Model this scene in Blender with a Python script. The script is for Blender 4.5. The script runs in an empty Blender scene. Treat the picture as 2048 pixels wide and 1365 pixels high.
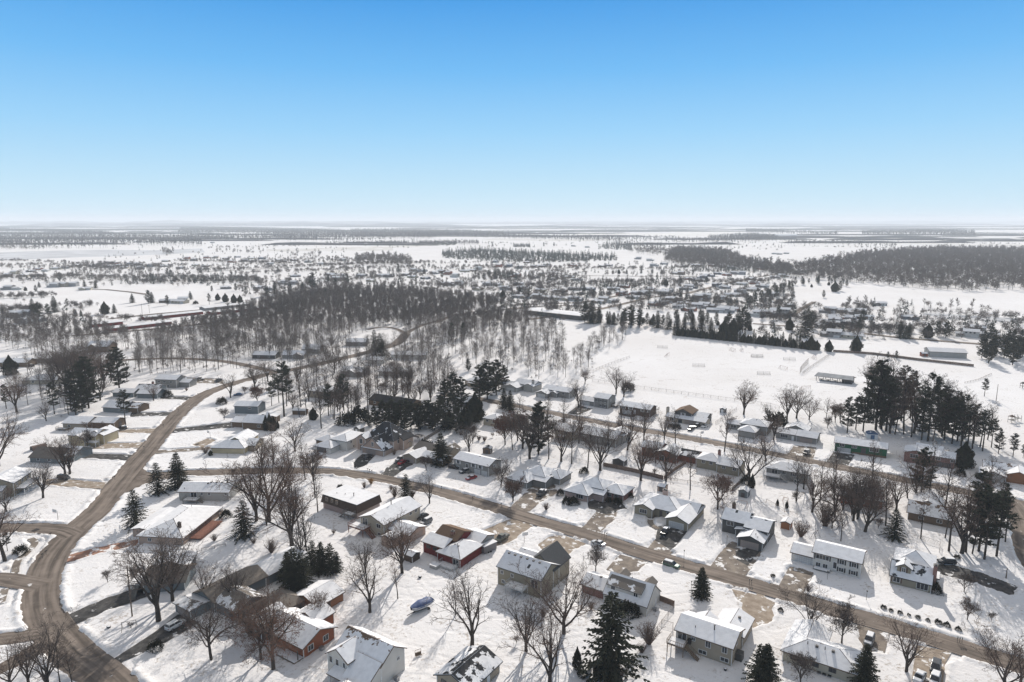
import bpy, math, random
import numpy as np
from mathutils import Vector, Matrix
from mathutils import noise as mnoise
sc = bpy.context.scene
R = math.radians
# ------------------------------------------------------------------ camera
CAMH, PITCH, FPX, CXP, CYP = 95.0, R(9.97), 1366.0, 1024.0, 682.5
cd = bpy.data.cameras.new('camera'); cam = bpy.data.objects.new('camera', cd)
sc.collection.objects.link(cam); sc.camera = cam
cd.sensor_width = 36.0; cd.lens = 36.0*FPX/2048.0
cd.clip_start = 0.5; cd.clip_end = 120000
cam.location = (0, 0, CAMH); cam.rotation_euler = (math.pi/2-PITCH, 0, 0)
# ------------------------------------------------------------------ sky, sun, exposure
SUN_EL, SUN_AZ = R(25.5), R(15.0)          # azimuth clockwise from +Y (the view direction)
w = bpy.data.worlds.new('World'); sc.world = w; w.use_nodes = True
nt = w.node_tree; nt.nodes.clear()
sky = nt.nodes.new('ShaderNodeTexSky'); sky.sky_type = 'NISHITA'; sky.sun_disc = False
sky.sun_elevation = SUN_EL; sky.sun_rotation = SUN_AZ
sky.altitude = 200; sky.air_density = 1.0; sky.dust_density = 0.15; sky.ozone_density = 2.5
# clear winter sky: colours measured low over the horizon, unseen zenith greyed and raised as neutral fill, with a little of the Nishita sky's own variation in it
tcw = nt.nodes.new('ShaderNodeTexCoord'); sxyz = nt.nodes.new('ShaderNodeSeparateXYZ'); nt.links.new(tcw.outputs['Generated'], sxyz.inputs[0])
rmp = nt.nodes.new('ShaderNodeValToRGB'); nt.links.new(sxyz.outputs['Z'], rmp.inputs['Fac'])
EXPO = 0.66; SKYS = ((0.0, (.60, .81, .93)), (.05, (.49, .75, .93)), (.12, (.31, .635, .94)), (.20, (.15, .485, .90)), (.285, (.058, .34, .80)), (.42, (.16, .24, .38)), (.7, (.50, .50, .515)), (1.0, (.55, .545, .55)))
els = rmp.color_ramp.elements
while len(els) < len(SKYS): els.new(.5)
for e_, (p_, c_) in zip(els, SKYS): e_.position = p_
for e_, (p_, c_) in zip(els, SKYS): e_.color = (*[v_/2**EXPO for v_ in c_], 1)
sks = nt.nodes.new('ShaderNodeVectorMath'); sks.operation = 'SCALE'; sks.inputs[3].default_value = .0015; nt.links.new(sky.outputs[0], sks.inputs[0])
ska = nt.nodes.new('ShaderNodeVectorMath'); ska.operation = 'ADD'; nt.links.new(sks.outputs[0], ska.inputs[0]); nt.links.new(rmp.outputs[0], ska.inputs[1])
bg = nt.nodes.new('ShaderNodeBackground'); bg.inputs['Strength'].default_value = 1.0
wo = nt.nodes.new('ShaderNodeOutputWorld')
nt.links.new(ska.outputs[0], bg.inputs[0]); nt.links.new(bg.outputs[0], wo.inputs[0])
sl = bpy.data.lights.new('sun', 'SUN'); sl.energy = 3.85; sl.angle = R(0.55); sl.color = (1.0, 0.945, 0.875)
so = bpy.data.objects.new('sun', sl); sc.collection.objects.link(so)
sdir = Vector((math.sin(SUN_AZ)*math.cos(SUN_EL), math.cos(SUN_AZ)*math.cos(SUN_EL), math.sin(SUN_EL)))
so.rotation_euler = sdir.to_track_quat('Z', 'Y').to_euler(); so.location = (0, 0, 300)
sc.view_settings.view_transform = 'Standard'; sc.view_settings.look = 'None'
sc.view_settings.exposure = EXPO; sc.view_settings.gamma = 1.0; sc.view_settings.use_curve_mapping = False
sc.cycles.use_denoising = True
sc.cycles.max_bounces = 5; sc.cycles.volume_bounces = 1; sc.cycles.diffuse_bounces = 3
sc.cycles.transparent_max_bounces = 6
# ------------------------------------------------------------------ helpers
TILES = {'a': (0, 680, .25391), 'b': (510, 680, .25391), 'c': (1020, 680, .25391), 'd': (1528, 680, .25391),
         'e': (0, 1020, .25391), 'f': (510, 1020, .25391), 'g': (1020, 1020, .25391), 'h': (1528, 1020, .25391),
         'i': (0, 420, .3418), 'j': (650, 420, .3418), 'k': (1348, 420, .3418), 'p': (0, 0, 1.0),
         'q1': (250, 900, .12695), 'q2': (580, 1192, .12695), 'q3': (1230, 920, .12695), 'q4': (1400, 990, .12695), 'q5': (680, 830, .12695), 'q6': (970, 1060, .12695), 'q7': (640, 930, .12695), 'q8': (1180, 1120, .12695), 'q9': (330, 1100, .12695), 'q10': (0, 900, .12695), 'q11': (0, 1192, .12695)}
def px(t, x, y):
    o = TILES[t]; return o[0]+x*o[2], o[1]+y*o[2]
def ray(x, y):
    u, v = x-CXP, y-CYP
    c, s = math.cos(PITCH), math.sin(PITCH)
    return Vector((u, FPX*c-v*s, -(FPX*s+v*c)))
def G(t, x, y, z=0.0):
    """a point of the photograph laid on the ground (or on height z)"""
    r = ray(*px(t, x, y)); k = (CAMH-z)/(-r.z)
    return Vector((r.x*k, r.y*k, z))
def G2(t, x, y):
    p = G(t, x, y); return (p.x, p.y)
def proj(p):
    c, s = math.cos(PITCH), math.sin(PITCH)
    z = p[2]-CAMH; d = p[1]*c - z*s; v = -z*c - p[1]*s
    if d <= 0.1: return (-9999, -9999)
    return (CXP+FPX*p[0]/d, CYP+FPX*v/d)
def rnd(a, b): return random.uniform(a, b)
def link(o):
    sc.collection.objects.link(o); return o
class MB:
    """collects faces; build() links them as ONE mesh object"""
    def __init__(s): s.v = []; s.f = []; s.m = []; s.uv = None
    def poly(s, pts, m=0):
        n = len(s.v); s.v.extend(tuple(p) for p in pts); s.f.append(tuple(range(n, n+len(pts)))); s.m.append(m)
    def hexa(s, b, t, m=0, bottom=True):
        """b, t: lower and upper rings of the same length, counter-clockwise from above"""
        n = len(s.v); k = len(b); s.v.extend(tuple(p) for p in b); s.v.extend(tuple(p) for p in t)
        for i in range(k):
            j = (i+1) % k; s.f.append((n+i, n+j, n+k+j, n+k+i)); s.m.append(m)
        s.f.append(tuple(range(n+k, n+2*k))); s.m.append(m)
        if bottom: s.f.append(tuple(range(n+k-1, n-1, -1))); s.m.append(m)
    def box(s, x0, x1, y0, y1, z0, z1, m=0, bottom=True):
        s.hexa([(x0, y0, z0), (x1, y0, z0), (x1, y1, z0), (x0, y1, z0)], [(x0, y0, z1), (x1, y0, z1), (x1, y1, z1), (x0, y1, z1)], m, bottom)
    def tube(s, pts, rads, sides=6, m=0, cap=True):
        n0 = len(s.v); prev = None; pts = [Vector(p) for p in pts]; K = len(pts)
        for i, p in enumerate(pts):
            d = (pts[min(i+1, K-1)]-pts[max(i-1, 0)])
            if d.length < 1e-9: d = Vector((0, 0, 1))
            d.normalize()
            a = d.orthogonal().normalized() if prev is None else (prev-d*prev.dot(d))
            if a.length < 1e-6: a = d.orthogonal()
            a.normalize(); prev = a; b = d.cross(a)
            for k in range(sides):
                t = 2*math.pi*k/sides; q = p+(a*math.cos(t)+b*math.sin(t))*rads[i]; s.v.append((q.x, q.y, q.z))
        for i in range(K-1):
            for k in range(sides):
                k2 = (k+1) % sides; o = n0+i*sides
                s.f.append((o+k, o+k2, o+sides+k2, o+sides+k)); s.m.append(m)
        if cap:
            s.f.append(tuple(range(n0+sides-1, n0-1, -1))); s.m.append(m)
            s.f.append(tuple(range(n0+(K-1)*sides, n0+K*sides))); s.m.append(m)
    def bar(s, a, b, r, m=0, sides=4): s.tube([a, b], [r, r], sides, m)
    def mesh(s, name, mats):
        me = bpy.data.meshes.new(name); me.from_pydata(s.v, [], s.f)
        for mt in mats: me.materials.append(mt)
        if len(mats) > 1: me.polygons.foreach_set('material_index', s.m)
        me.update(); return me
    def build(s, name, mats, parent=None, loc=None, smooth=False):
        if not isinstance(mats, (list, tuple)): mats = [mats]
        me = s.mesh(name, mats)
        if smooth: me.polygons.foreach_set('use_smooth', [True]*len(me.polygons))
        o = link(bpy.data.objects.new(name, me))
        if parent is not None: o.parent = parent
        if loc is not None: o.location = loc
        return o
def tag(o, label=None, cat=None, group=None, kind=None):
    if label: o['label'] = label
    if cat: o['category'] = cat
    if group: o['group'] = group
    if kind: o['kind'] = kind
    return o
THINGS = []
def empty(name, label, cat, loc=(0, 0, 0), rz=0, group=None, shared=False):
    o = link(bpy.data.objects.new(name, None)); o.location = loc; o.rotation_euler = (0, 0, rz); o.empty_display_size = .5
    tag(o, label, cat, group); THINGS.append((o, shared)); return o
def thing(o, label, cat, group=None, shared=False):
    tag(o, label, cat, group); THINGS.append((o, shared)); return o
def copy_tree(src, loc, rz, sc_=1.0, label=None, group=None, shared=False, parent=None):
    c = src.copy(); link(c)
    if parent is None:
        c.location = loc; c.rotation_euler = (0, 0, rz); c.scale = (sc_,)*3 if not isinstance(sc_, tuple) else sc_
        if label: c['label'] = label
        if group: c['group'] = group
        THINGS.append((c, shared))
    else: c.parent = parent
    for ch in src.children: copy_tree(ch, None, None, parent=c)
    return c
# ------------------------------------------------------------------ materials
MATS = {}
def mat(name, col, rough=.8, noise=0.0, nscale=1.0, bump=0.0, bscale=4.0, spec=.3, metal=0.0, col2=None, rand=None, n2=None):
    if name in MATS: return MATS[name]
    m = bpy.data.materials.new(name); m.use_nodes = True; t = m.node_tree; b = t.nodes['Principled BSDF']
    b.inputs['Roughness'].default_value = rough; b.inputs['Specular IOR Level'].default_value = spec; b.inputs['Metallic'].default_value = metal
    b.inputs['Base Color'].default_value = (*col, 1)
    tc = t.nodes.new('ShaderNodeTexCoord')
    cur = None
    if noise or col2:
        n = t.nodes.new('ShaderNodeTexNoise'); n.inputs['Scale'].default_value = nscale; n.inputs['Detail'].default_value = 6
        t.links.new(tc.outputs['Object'], n.inputs['Vector'])
        r = t.nodes.new('ShaderNodeValToRGB'); r.color_ramp.elements[0].position = .3; r.color_ramp.elements[1].position = .7
        c2 = col2 or tuple(c*(1-noise) for c in col)
        r.color_ramp.elements[0].color = (*c2, 1); r.color_ramp.elements[1].color = (*col, 1)
        t.links.new(n.outputs['Fac'], r.inputs['Fac']); cur = r.outputs['Color']
    if rand:
        oi = t.nodes.new('ShaderNodeObjectInfo'); r2 = t.nodes.new('ShaderNodeValToRGB'); r2.color_ramp.interpolation = 'CONSTANT'
        els = r2.color_ramp.elements
        while len(els) < len(rand): els.new(0.5)
        for i, c in enumerate(rand): els[i].position = i/len(rand); els[i].color = (*c, 1)
        t.links.new(oi.outputs['Random'], r2.inputs['Fac'])
        if cur is not None:
            mx = t.nodes.new('ShaderNodeMix'); mx.data_type = 'RGBA'; mx.blend_type = 'MULTIPLY'; mx.inputs[0].default_value = 1
            t.links.new(cur, mx.inputs[6]); t.links.new(r2.outputs['Color'], mx.inputs[7]); cur = mx.outputs[2]
        else: cur = r2.outputs['Color']
    if cur is not None: t.links.new(cur, b.inputs['Base Color'])
    if bump:
        n = t.nodes.new('ShaderNodeTexNoise'); n.inputs['Scale'].default_value = bscale; n.inputs['Detail'].default_value = 5
        t.links.new(tc.outputs['Object'], n.inputs['Vector'])
        bp = t.nodes.new('ShaderNodeBump'); bp.inputs['Strength'].default_value = bump; bp.inputs['Distance'].default_value = .2
        t.links.new(n.outputs['Fac'], bp.inputs['Height']); t.links.new(bp.outputs['Normal'], b.inputs['Normal'])
    MATS[name] = m; return m
def nodes(m): return m.node_tree.nodes, m.node_tree.links
def math_node(t, op, a, b=None):
    n = t.nodes.new('ShaderNodeMath'); n.operation = op
    for i, x in enumerate((a, b)):
        if x is None: continue
        if isinstance(x, (int, float)): n.inputs[i].default_value = x
        else: t.links.new(x, n.inputs[i])
    return n.outputs[0]
def snow_ground_mat():
    m = bpy.data.materials.new('snow_ground'); m.use_nodes = True; t = m.node_tree; b = t.nodes['Principled BSDF']
    b.inputs['Roughness'].default_value = 1.0; b.inputs['Specular IOR Level'].default_value = .0
    g = t.nodes.new('ShaderNodeNewGeometry')
    def noise(scale, det=5, rough=.55, dist=0):
        n = t.nodes.new('ShaderNodeTexNoise'); n.inputs['Scale'].default_value = scale; n.inputs['Detail'].default_value = det
        n.inputs['Roughness'].default_value = rough; n.inputs['Distortion'].default_value = dist
        t.links.new(g.outputs['Position'], n.inputs['Vector']); return n.outputs['Fac']
    big = noise(.012, 4); mid = noise(.13, 5); fine = noise(1.1, 6, .7); foot = noise(.9, 3, .6, 1.5)
    # dry grass and leaf litter poking through thin snow; same speckle paints in twig shadows
    r = t.nodes.new('ShaderNodeValToRGB'); e = r.color_ramp.elements
    e[0].position = .56; e[0].color = (0, 0, 0, 1); e[1].position = .76; e[1].color = (.85, .85, .85, 1)
    s1 = math_node(t, 'MULTIPLY', fine, 1.0); s2 = math_node(t, 'MULTIPLY', math_node(t, 'SUBTRACT', mid, .5), .55)
    t.links.new(math_node(t, 'ADD', s1, s2), r.inputs['Fac'])
    mx = t.nodes.new('ShaderNodeMix'); mx.data_type = 'RGBA'
    t.links.new(r.outputs['Color'], mx.inputs[0]); mx.inputs[6].default_value = (.79, .775, .77, 1); mx.inputs[7].default_value = (.33, .27, .21, 1)
    # broad tone of thin and thick cover
    r2 = t.nodes.new('ShaderNodeValToRGB'); e = r2.color_ramp.elements
    e[0].position = .35; e[0].color = (.90, .885, .87, 1); e[1].position = .62; e[1].color = (1, 1, 1, 1)
    t.links.new(math_node(t, 'ADD', math_node(t, 'MULTIPLY', big, .6), math_node(t, 'MULTIPLY', mid, .4)), r2.inputs['Fac'])
    m2 = t.nodes.new('ShaderNodeMix'); m2.data_type = 'RGBA'; m2.blend_type = 'MULTIPLY'; m2.inputs[0].default_value = 1
    t.links.new(mx.outputs[2], m2.inputs[6]); t.links.new(r2.outputs['Color'], m2.inputs[7]); t.links.new(m2.outputs[2], b.inputs['Base Color'])
    bp = t.nodes.new('ShaderNodeBump'); bp.inputs['Strength'].default_value = .45; bp.inputs['Distance'].default_value = .3
    hh = math_node(t, 'ADD', math_node(t, 'MULTIPLY', fine, .7), math_node(t, 'MULTIPLY', foot, .8))
    t.links.new(hh, bp.inputs['Height']); t.links.new(bp.outputs['Normal'], b.inputs['Normal'])
    return m
def paved_mat(name, c1, c2, snow=.0, tracks=False, scale=.5, crack=False):
    """asphalt or concrete, worn tone from noise, crusts of packed snow above a threshold, wheel tracks along UV v"""
    m = bpy.data.materials.new(name); m.use_nodes = True; t = m.node_tree; b = t.nodes['Principled BSDF']
    b.inputs['Roughness'].default_value = .95; b.inputs['Specular IOR Level'].default_value = .08
    g = t.nodes.new('ShaderNodeNewGeometry')
    def noise(scale, det=6, rough=.6, vec=None):
        n = t.nodes.new('ShaderNodeTexNoise'); n.inputs['Scale'].default_value = scale; n.inputs['Detail'].default_value = det
        n.inputs['Roughness'].default_value = rough
        t.links.new(vec or g.outputs['Position'], n.inputs['Vector']); return n.outputs['Fac']
    n1 = noise(scale)
    if tracks:
        uv = t.nodes.new('ShaderNodeUVMap'); uv.uv_map = 'UVMap'
        mp = t.nodes.new('ShaderNodeMapping'); mp.inputs['Scale'].default_value = (6.5, .035, 1); t.links.new(uv.outputs[0], mp.inputs['Vector'])
        n1 = math_node(t, 'ADD', math_node(t, 'MULTIPLY', n1, .28), math_node(t, 'MULTIPLY', noise(1.0, 4, .5, mp.outputs[0]), .72))
    r = t.nodes.new('ShaderNodeValToRGB'); e = r.color_ramp.elements
    e[0].position = .38; e[0].color = (*c1, 1); e[1].position = .62; e[1].color = (*c2, 1); t.links.new(n1, r.inputs['Fac']); out = r.outputs['Color']
    if snow:
        r3 = t.nodes.new('ShaderNodeValToRGB'); e = r3.color_ramp.elements
        e[0].position = .72-snow; e[0].color = (0, 0, 0, 1); e[1].position = .76-snow; e[1].color = (1, 1, 1, 1)
        t.links.new(noise(.35, 8, .62), r3.inputs['Fac'])
        mx = t.nodes.new('ShaderNodeMix'); mx.data_type = 'RGBA'; t.links.new(r3.outputs['Color'], mx.inputs[0])
        t.links.new(out, mx.inputs[6]); mx.inputs[7].default_value = (.74, .72, .70, 1); out = mx.outputs[2]
    t.links.new(out, b.inputs['Base Color'])
    return m
M_SNOW = snow_ground_mat()
M_ROAD = paved_mat('road_asphalt', (.095, .078, .065), (.25, .205, .17), snow=.045, tracks=True, scale=.25)
M_ROADJ = paved_mat('road_junction', (.125, .10, .082), (.20, .165, .137), scale=.25)
M_ASPH = paved_mat('drive_asphalt', (.045, .043, .042), (.10, .095, .09), snow=.13, scale=.6)
M_CONC = paved_mat('drive_concrete', (.24, .19, .145), (.36, .30, .24), snow=.16, scale=.5)
M_CONC2 = paved_mat('drive_mixed', (.15, .125, .105), (.26, .22, .18), snow=.17, scale=.4)
M_PINK = paved_mat('drive_brick', (.25, .13, .09), (.36, .22, .16), snow=.18, scale=.5)
# ------------------------------------------------------------------ roads and drives
def smooth(pts, k=6):
    P = [Vector((p[0], p[1])) for p in pts]; out = []
    for i in range(len(P)-1):
        a, b, c, d = P[max(i-1, 0)], P[i], P[i+1], P[min(i+2, len(P)-1)]
        for j in range(k):
            t = j/k; out.append(.5*((2*b)+(c-a)*t+(2*a-5*b+4*c-d)*t*t+(3*b-a-3*c+d)*t**3))
    out.append(P[-1]); return out
def pp(t, *xy): return [G2(t, xy[i], xy[i+1]) for i in range(0, len(xy), 2)]
ROADS = [  # name, width at each end, centre line
 ('winding_road', 8.2, pp('p', 330,1462, 262,1408, 203,1352, 152,1312, 112,1268, 90,1232, 82,1195, 88,1155, 102,1118, 127,1085, 160,1052, 198,1018, 232,975, 267,932, 304,890, 337,850, 366,820, 406,791, 450,773, 495,760, 545,747, 612,735, 688,717, 748,702, 792,688, 812,668)),
 ('forest_lane', 4.2, pp('p', 806,672, 841,653, 903,635, 960,627, 992,622, 1060,616)), ('forest_lane', 4.0, pp('p', 812,668, 790,658, 763,655, 735,660)),
 ('hillside_road', 6.4, pp('p', 281,958, 310,952, 360,948, 467,944, 510,943, 586,942, 662,944, 713,950, 764,958, 840,975, 916,994, 1025,1027, 1182,1073, 1325,1118, 1540,1180, 1655,1216, 1782,1252, 1909,1291, 2048,1335, 2300,1416)),
 ('upper_road', 6.8, pp('p', 880,790, 930,795, 980,803, 1030,813, 1122,831, 1249,855, 1375,877, 1464,893, 1560,912, 1655,931, 1731,945, 1807,960, 1909,981, 2048,1009, 2200,1040)),
 ('forest_road', 5.6, pp('p', 230,722, 292,719, 360,718, 432,722, 480,729, 520,738, 556,746)),
 ('side_road', 6.6, pp('p', -120,1058, -10,1057, 60,1056, 120,1060, 150,1070)),
 ('side_road', 5.6, pp('p', -120,1160, -10,1158, 40,1164, 84,1172)),
 ('side_road', 4.5, pp('p', -100,1288, -10,1280, 40,1274, 90,1266)),
 ('side_road', 4.5, pp('p', -100,1372, -10,1345, 40,1320, 92,1286)),
 ('side_road', 7.0, pp('p', 2020,1003, 2046,1040, 2060,1105, 2110,1180, 2200,1280)),
]
DRIVES = [  # material, corner points
 (M_ASPH, pp('a', 1050,575, 1400,571, 1425,592, 1040,606)), (M_CONC, pp('a', 880,708, 1290,700, 1265,733, 900,730)),
 (M_CONC, pp('a', 745,822, 1200,808, 1165,850, 715,856)), (M_ASPH, pp('a', 600,895, 1100,908, 1070,948, 590,928)),
 (M_CONC, pp('a', 370,1100, 560,1108, 900,1132, 855,1176, 360,1140)), (M_ASPH, pp('a', 1275,445, 1575,452, 1540,474, 1275,466)),
 (M_ASPH, pp('a', 1395,700, 1825,652, 1830,688, 1385,728)), (M_CONC2, pp('a', 1240,872, 1685,842, 1690,860, 1225,896)),
 (M_CONC, pp('a', 1530,825, 1640,780, 1690,795, 1600,840)), (M_CONC2, pp('a', 1480,300, 1740,310, 1750,345, 1500,340)),
 (M_PINK, pp('e', 575,355, 760,305, 1100,235, 1105,268, 800,330, 545,405)), (M_ASPH, pp('e', 470,870, 850,705, 1100,625, 1190,640, 1120,690, 800,800, 505,935)),
 (M_ASPH, pp('e', 800,1200, 960,1150, 1190,1000, 1390,838, 1530,900, 1390,985, 1180,1085, 1020,1160, 930,1300, 860,1330)),
 (M_ASPH, pp('b', 790,965, 850,905, 930,915, 860,985, 800,1005)), (M_ASPH, pp('b', 1000,1068, 1060,1010, 1180,930, 1260,960, 1160,1020, 1060,1084)),
 (M_ASPH, pp('c', 470,575, 540,520, 640,545, 540,585)), (M_ASPH, pp('c', 865,590, 880,578, 985,585, 955,612)),
 (M_CONC2, pp('p', 1022,1018, 1050,992, 1066,975, 1100,962, 1112,985, 1075,1005, 1046,1030)), (M_CONC2, pp('g', 530,178, 620,110, 690,20, 720,-30, 830,-10, 800,70, 700,165, 690,200)),
 (M_ASPH, pp('c', 640,1280, 830,1240, 900,1330, 760,1359, 640,1330)),
 (M_CONC2, pp('g', 1085,325, 1170,225, 1180,180, 1250,240, 1270,290, 1220,372)), (M_ASPH, pp('g', 1168,230, 1190,140, 1260,125, 1370,170, 1270,300)),
 (M_CONC2, pp('g', 1590,462, 1710,310, 1760,260, 1960,325, 1925,375, 1820,535)), (M_ASPH, pp('g', 1815,340, 1870,318, 1945,330, 1870,420, 1810,380)),
 (M_CONC, pp('g', 250,280, 330,215, 430,225, 560,272, 400,365, 360,410)), (M_CONC, pp('p', 940,1083, 975,1060, 1035,1036, 1062,1050, 1020,1082, 985,1092)),
 (M_CONC2, pp('g', 870,372, 1050,415, 975,480, 820,490, 790,470)), (M_CONC, pp('g', 1775,648, 1960,700, 2048,740, 1960,870, 1900,920, 1850,740)),
 (M_CONC, pp('h', -50,660, 0,690, 60,830, 10,880, -40,860)),
 (M_CONC2, pp('h', 115,635, 215,455, 370,500, 280,668)), (M_CONC2, pp('h', 765,935, 955,990, 915,1112, 830,1100, 780,1020)),
 (M_CONC, pp('h', 1225,1100, 1455,1140, 1395,1215, 1385,1390, 1180,1390)), (M_ASPH, pp('h', 1385,440, 1500,450, 1700,500, 1960,600, 1935,665, 1700,580, 1400,500)),
 (M_CONC2, pp('d', 205,905, 250,835, 400,850, 370,935, 330,950)), (M_ASPH, pp('d', 505,965, 560,890, 700,908, 640,1000)),
 (M_ASPH, pp('e', 1030,480, 1100,470, 1180,640, 1080,640)),
 (M_ROADJ, pp('a', 1080,960, 1130,1030, 1200,1078, 1310,1065, 1310,1090, 1150,1130, 1010,1190, 930,1195, 980,1080)),
]
PATHS = [pp('e', 120,500, 125,450, 150,390, 200,350, 260,290, 275,255, 240,225), pp('g', 1165,150, 1110,110, 1110,60, 1170,40, 1230,30), pp('e', 5,740, 40,620)]

# ------------------------------------------------------------------ ground: one graded sheet, snow lying higher than the cleared paving
def vnoise(x, y, scale, seed):
    rs = np.random.RandomState(seed); N = 256; g = rs.rand(N, N).astype(np.float32)
    u = x/scale; v = y/scale; iu = np.floor(u).astype(int); iv = np.floor(v).astype(int); fu = (u-iu); fv = (v-iv)
    fu = fu*fu*(3-2*fu); fv = fv*fv*(3-2*fv); i0 = iu % N; i1 = (iu+1) % N; j0 = iv % N; j1 = (iv+1) % N
    return (g[j0, i0]*(1-fu)+g[j0, i1]*fu)*(1-fv)+(g[j1, i0]*(1-fu)+g[j1, i1]*fu)*fv
def big_mesh(name, verts, faces, mats, smooth=False, mi=None):
    me = bpy.data.meshes.new(name); verts = np.asarray(verts, dtype=np.float32); faces = np.asarray(faces, dtype=np.int32)
    nv, nf, k = len(verts), len(faces), faces.shape[1]
    me.vertices.add(nv); me.vertices.foreach_set('co', verts.ravel()); me.loops.add(nf*k); me.loops.foreach_set('vertex_index', faces.ravel())
    me.polygons.add(nf); me.polygons.foreach_set('loop_start', np.arange(0, nf*k, k, dtype=np.int32))
    for mt in mats: me.materials.append(mt)
    if mi is not None: me.polygons.foreach_set('material_index', np.asarray(mi, dtype=np.int32))
    if smooth: me.polygons.foreach_set('use_smooth', np.ones(nf, dtype=bool))
    me.update(calc_edges=True); return me
def axis(lo, hi, step, far, g=1.16):
    a = list(np.arange(lo, hi+step/2, step)); up = [hi]; s = step
    while up[-1] < far: s *= g; up.append(up[-1]+s)
    dn = [lo]; s = step
    while dn[-1] > -far: s *= g; dn.append(dn[-1]-s)
    return np.array(dn[:0:-1]+a+up[1:], dtype=np.float64)
RS = [(n, wd, smooth(c)) for n, wd, c in ROADS]
def seg_dist(XX, YY, a, b):
    ax, ay = a; bx, by = b; dx, dy = bx-ax, by-ay; L = dx*dx+dy*dy+1e-9
    t = np.clip(((XX-ax)*dx+(YY-ay)*dy)/L, 0, 1); return np.hypot(XX-(ax+t*dx), YY-(ay+t*dy))
def window(xs, ys, x0, x1, y0, y1, mgn):
    i0, i1 = np.searchsorted(xs, [x0-mgn, x1+mgn]); j0, j1 = np.searchsorted(ys, [y0-mgn, y1+mgn]); return i0, i1, j0, j1
def poly_sd(XX, YY, P):
    d = np.full(XX.shape, 1e9); ins = np.zeros(XX.shape, bool); n = len(P)
    for i in range(n):
        a, b = P[i], P[(i+1) % n]; d = np.minimum(d, seg_dist(XX, YY, a, b))
        if a[1] != b[1]:
            c = ((a[1] > YY) != (b[1] > YY)) & (XX < (b[0]-a[0])*(YY-a[1])/(b[1]-a[1])+a[0]); ins ^= c
    return np.where(ins, -d, d)
xs = axis(-235, 240, .5, 60000); ys = axis(108, 440, .5, 60000)
XX, YY = np.meshgrid(xs, ys)
inner = (XX > -234) & (XX < 239) & (YY > 109) & (YY < 439)
DR = np.full(XX.shape, 99.0); DD = np.full(XX.shape, 99.0)
for n_, wd, c in RS:
    for i in range(len(c)-1):
        a, b = (c[i].x, c[i].y), (c[i+1].x, c[i+1].y)
        i0, i1, j0, j1 = window(xs, ys, min(a[0], b[0]), max(a[0], b[0]), min(a[1], b[1]), max(a[1], b[1]), 12)
        if i1 <= i0 or j1 <= j0: continue
        s_ = np.s_[j0:j1, i0:i1]; DR[s_] = np.minimum(DR[s_], seg_dist(XX[s_], YY[s_], a, b)-wd/2)
for m_, P in DRIVES:
    i0, i1, j0, j1 = window(xs, ys, min(p[0] for p in P), max(p[0] for p in P), min(p[1] for p in P), max(p[1] for p in P), 6)
    if i1 <= i0 or j1 <= j0: continue
    s_ = np.s_[j0:j1, i0:i1]; DD[s_] = np.minimum(DD[s_], poly_sd(XX[s_], YY[s_], P))
for P in PATHS:
    for a, b in zip(P[:-1], P[1:]):
        i0, i1, j0, j1 = window(xs, ys, min(a[0], b[0]), max(a[0], b[0]), min(a[1], b[1]), max(a[1], b[1]), 4)
        s_ = np.s_[j0:j1, i0:i1]; DD[s_] = np.minimum(DD[s_], seg_dist(XX[s_], YY[s_], a, b)-.55)
n1 = vnoise(XX, YY, 1.3, 1); n2 = vnoise(XX, YY, 3.1, 2); n3 = vnoise(XX, YY, 9.0, 3); n4 = vnoise(XX, YY, 30.0, 4); n5 = vnoise(XX, YY, .8, 5)
edge = (n1-.5)*.7+(n2-.5)*.8
dr = DR+edge*.8; dd = DD-.75+edge*.7
walk = np.zeros(XX.shape); rw = np.random.RandomState(77)
def trail(x, y, a, n, wob, dep):
    for _ in range(n):
        i = np.searchsorted(xs, x); j = np.searchsorted(ys, y)
        if 1 < i < len(xs)-2 and 1 < j < len(ys)-2: walk[j, i] = min(walk[j, i], -dep)
        a += rw.uniform(-wob, wob); x += math.cos(a)*.62; y += math.sin(a)*.62
for _ in range(150): trail(rw.uniform(-62, 30), rw.uniform(118, 195), rw.uniform(0, 6.28), rw.randint(20, 70), .45, .14)
for _ in range(330): trail(rw.uniform(-200, 200), rw.uniform(112, 330), rw.uniform(0, 6.28), rw.randint(15, 60), .35, .13)
for _ in range(16):
    x0, y0, a0 = rw.uniform(-150, 180), rw.uniform(130, 300), rw.uniform(0, 6.28)
    for o_ in (0, 1.6): rs0 = rw.get_state(); trail(x0+o_*math.sin(a0), y0-o_*math.cos(a0), a0, 60, .06, .07)
base = walk+.10+.05*(n2-.5)+.12*(n3-.3)+.10*n4+.07*(n5-.5)
berm = (.12+.45*n1*n2*1.6)*np.exp(-((dr-1.1)/.8)**2)+(.06+.30*n1*n2*1.6)*np.exp(-((dd-.8)/.6)**2)
d = np.minimum(dr, dd); d = np.where((DD < 2.6) & (DR < 2.6), np.minimum(d, -.3), d); t_ = np.clip(d/.45, 0, 1)
Z = -.15*(1-t_)+(base+berm)*t_
Z = np.where(inner, Z, .10)
ny, nx = Z.shape
idx = np.arange(ny*nx).reshape(ny, nx)
F = np.stack([idx[:-1, :-1], idx[:-1, 1:], idx[1:, 1:], idx[1:, :-1]], -1).reshape(-1, 4)
V = np.stack([XX, YY, Z], -1).reshape(-1, 3)
gm = big_mesh('ground', V, F, [M_SNOW], smooth=True)
ground = link(bpy.data.objects.new('ground', gm)); tag(ground, kind='structure')
def ground_z(x, y):
    i = min(max(int(np.searchsorted(xs, x)), 0), nx-1); j = min(max(int(np.searchsorted(ys, y)), 0), ny-1); return float(Z[j, i])
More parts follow.
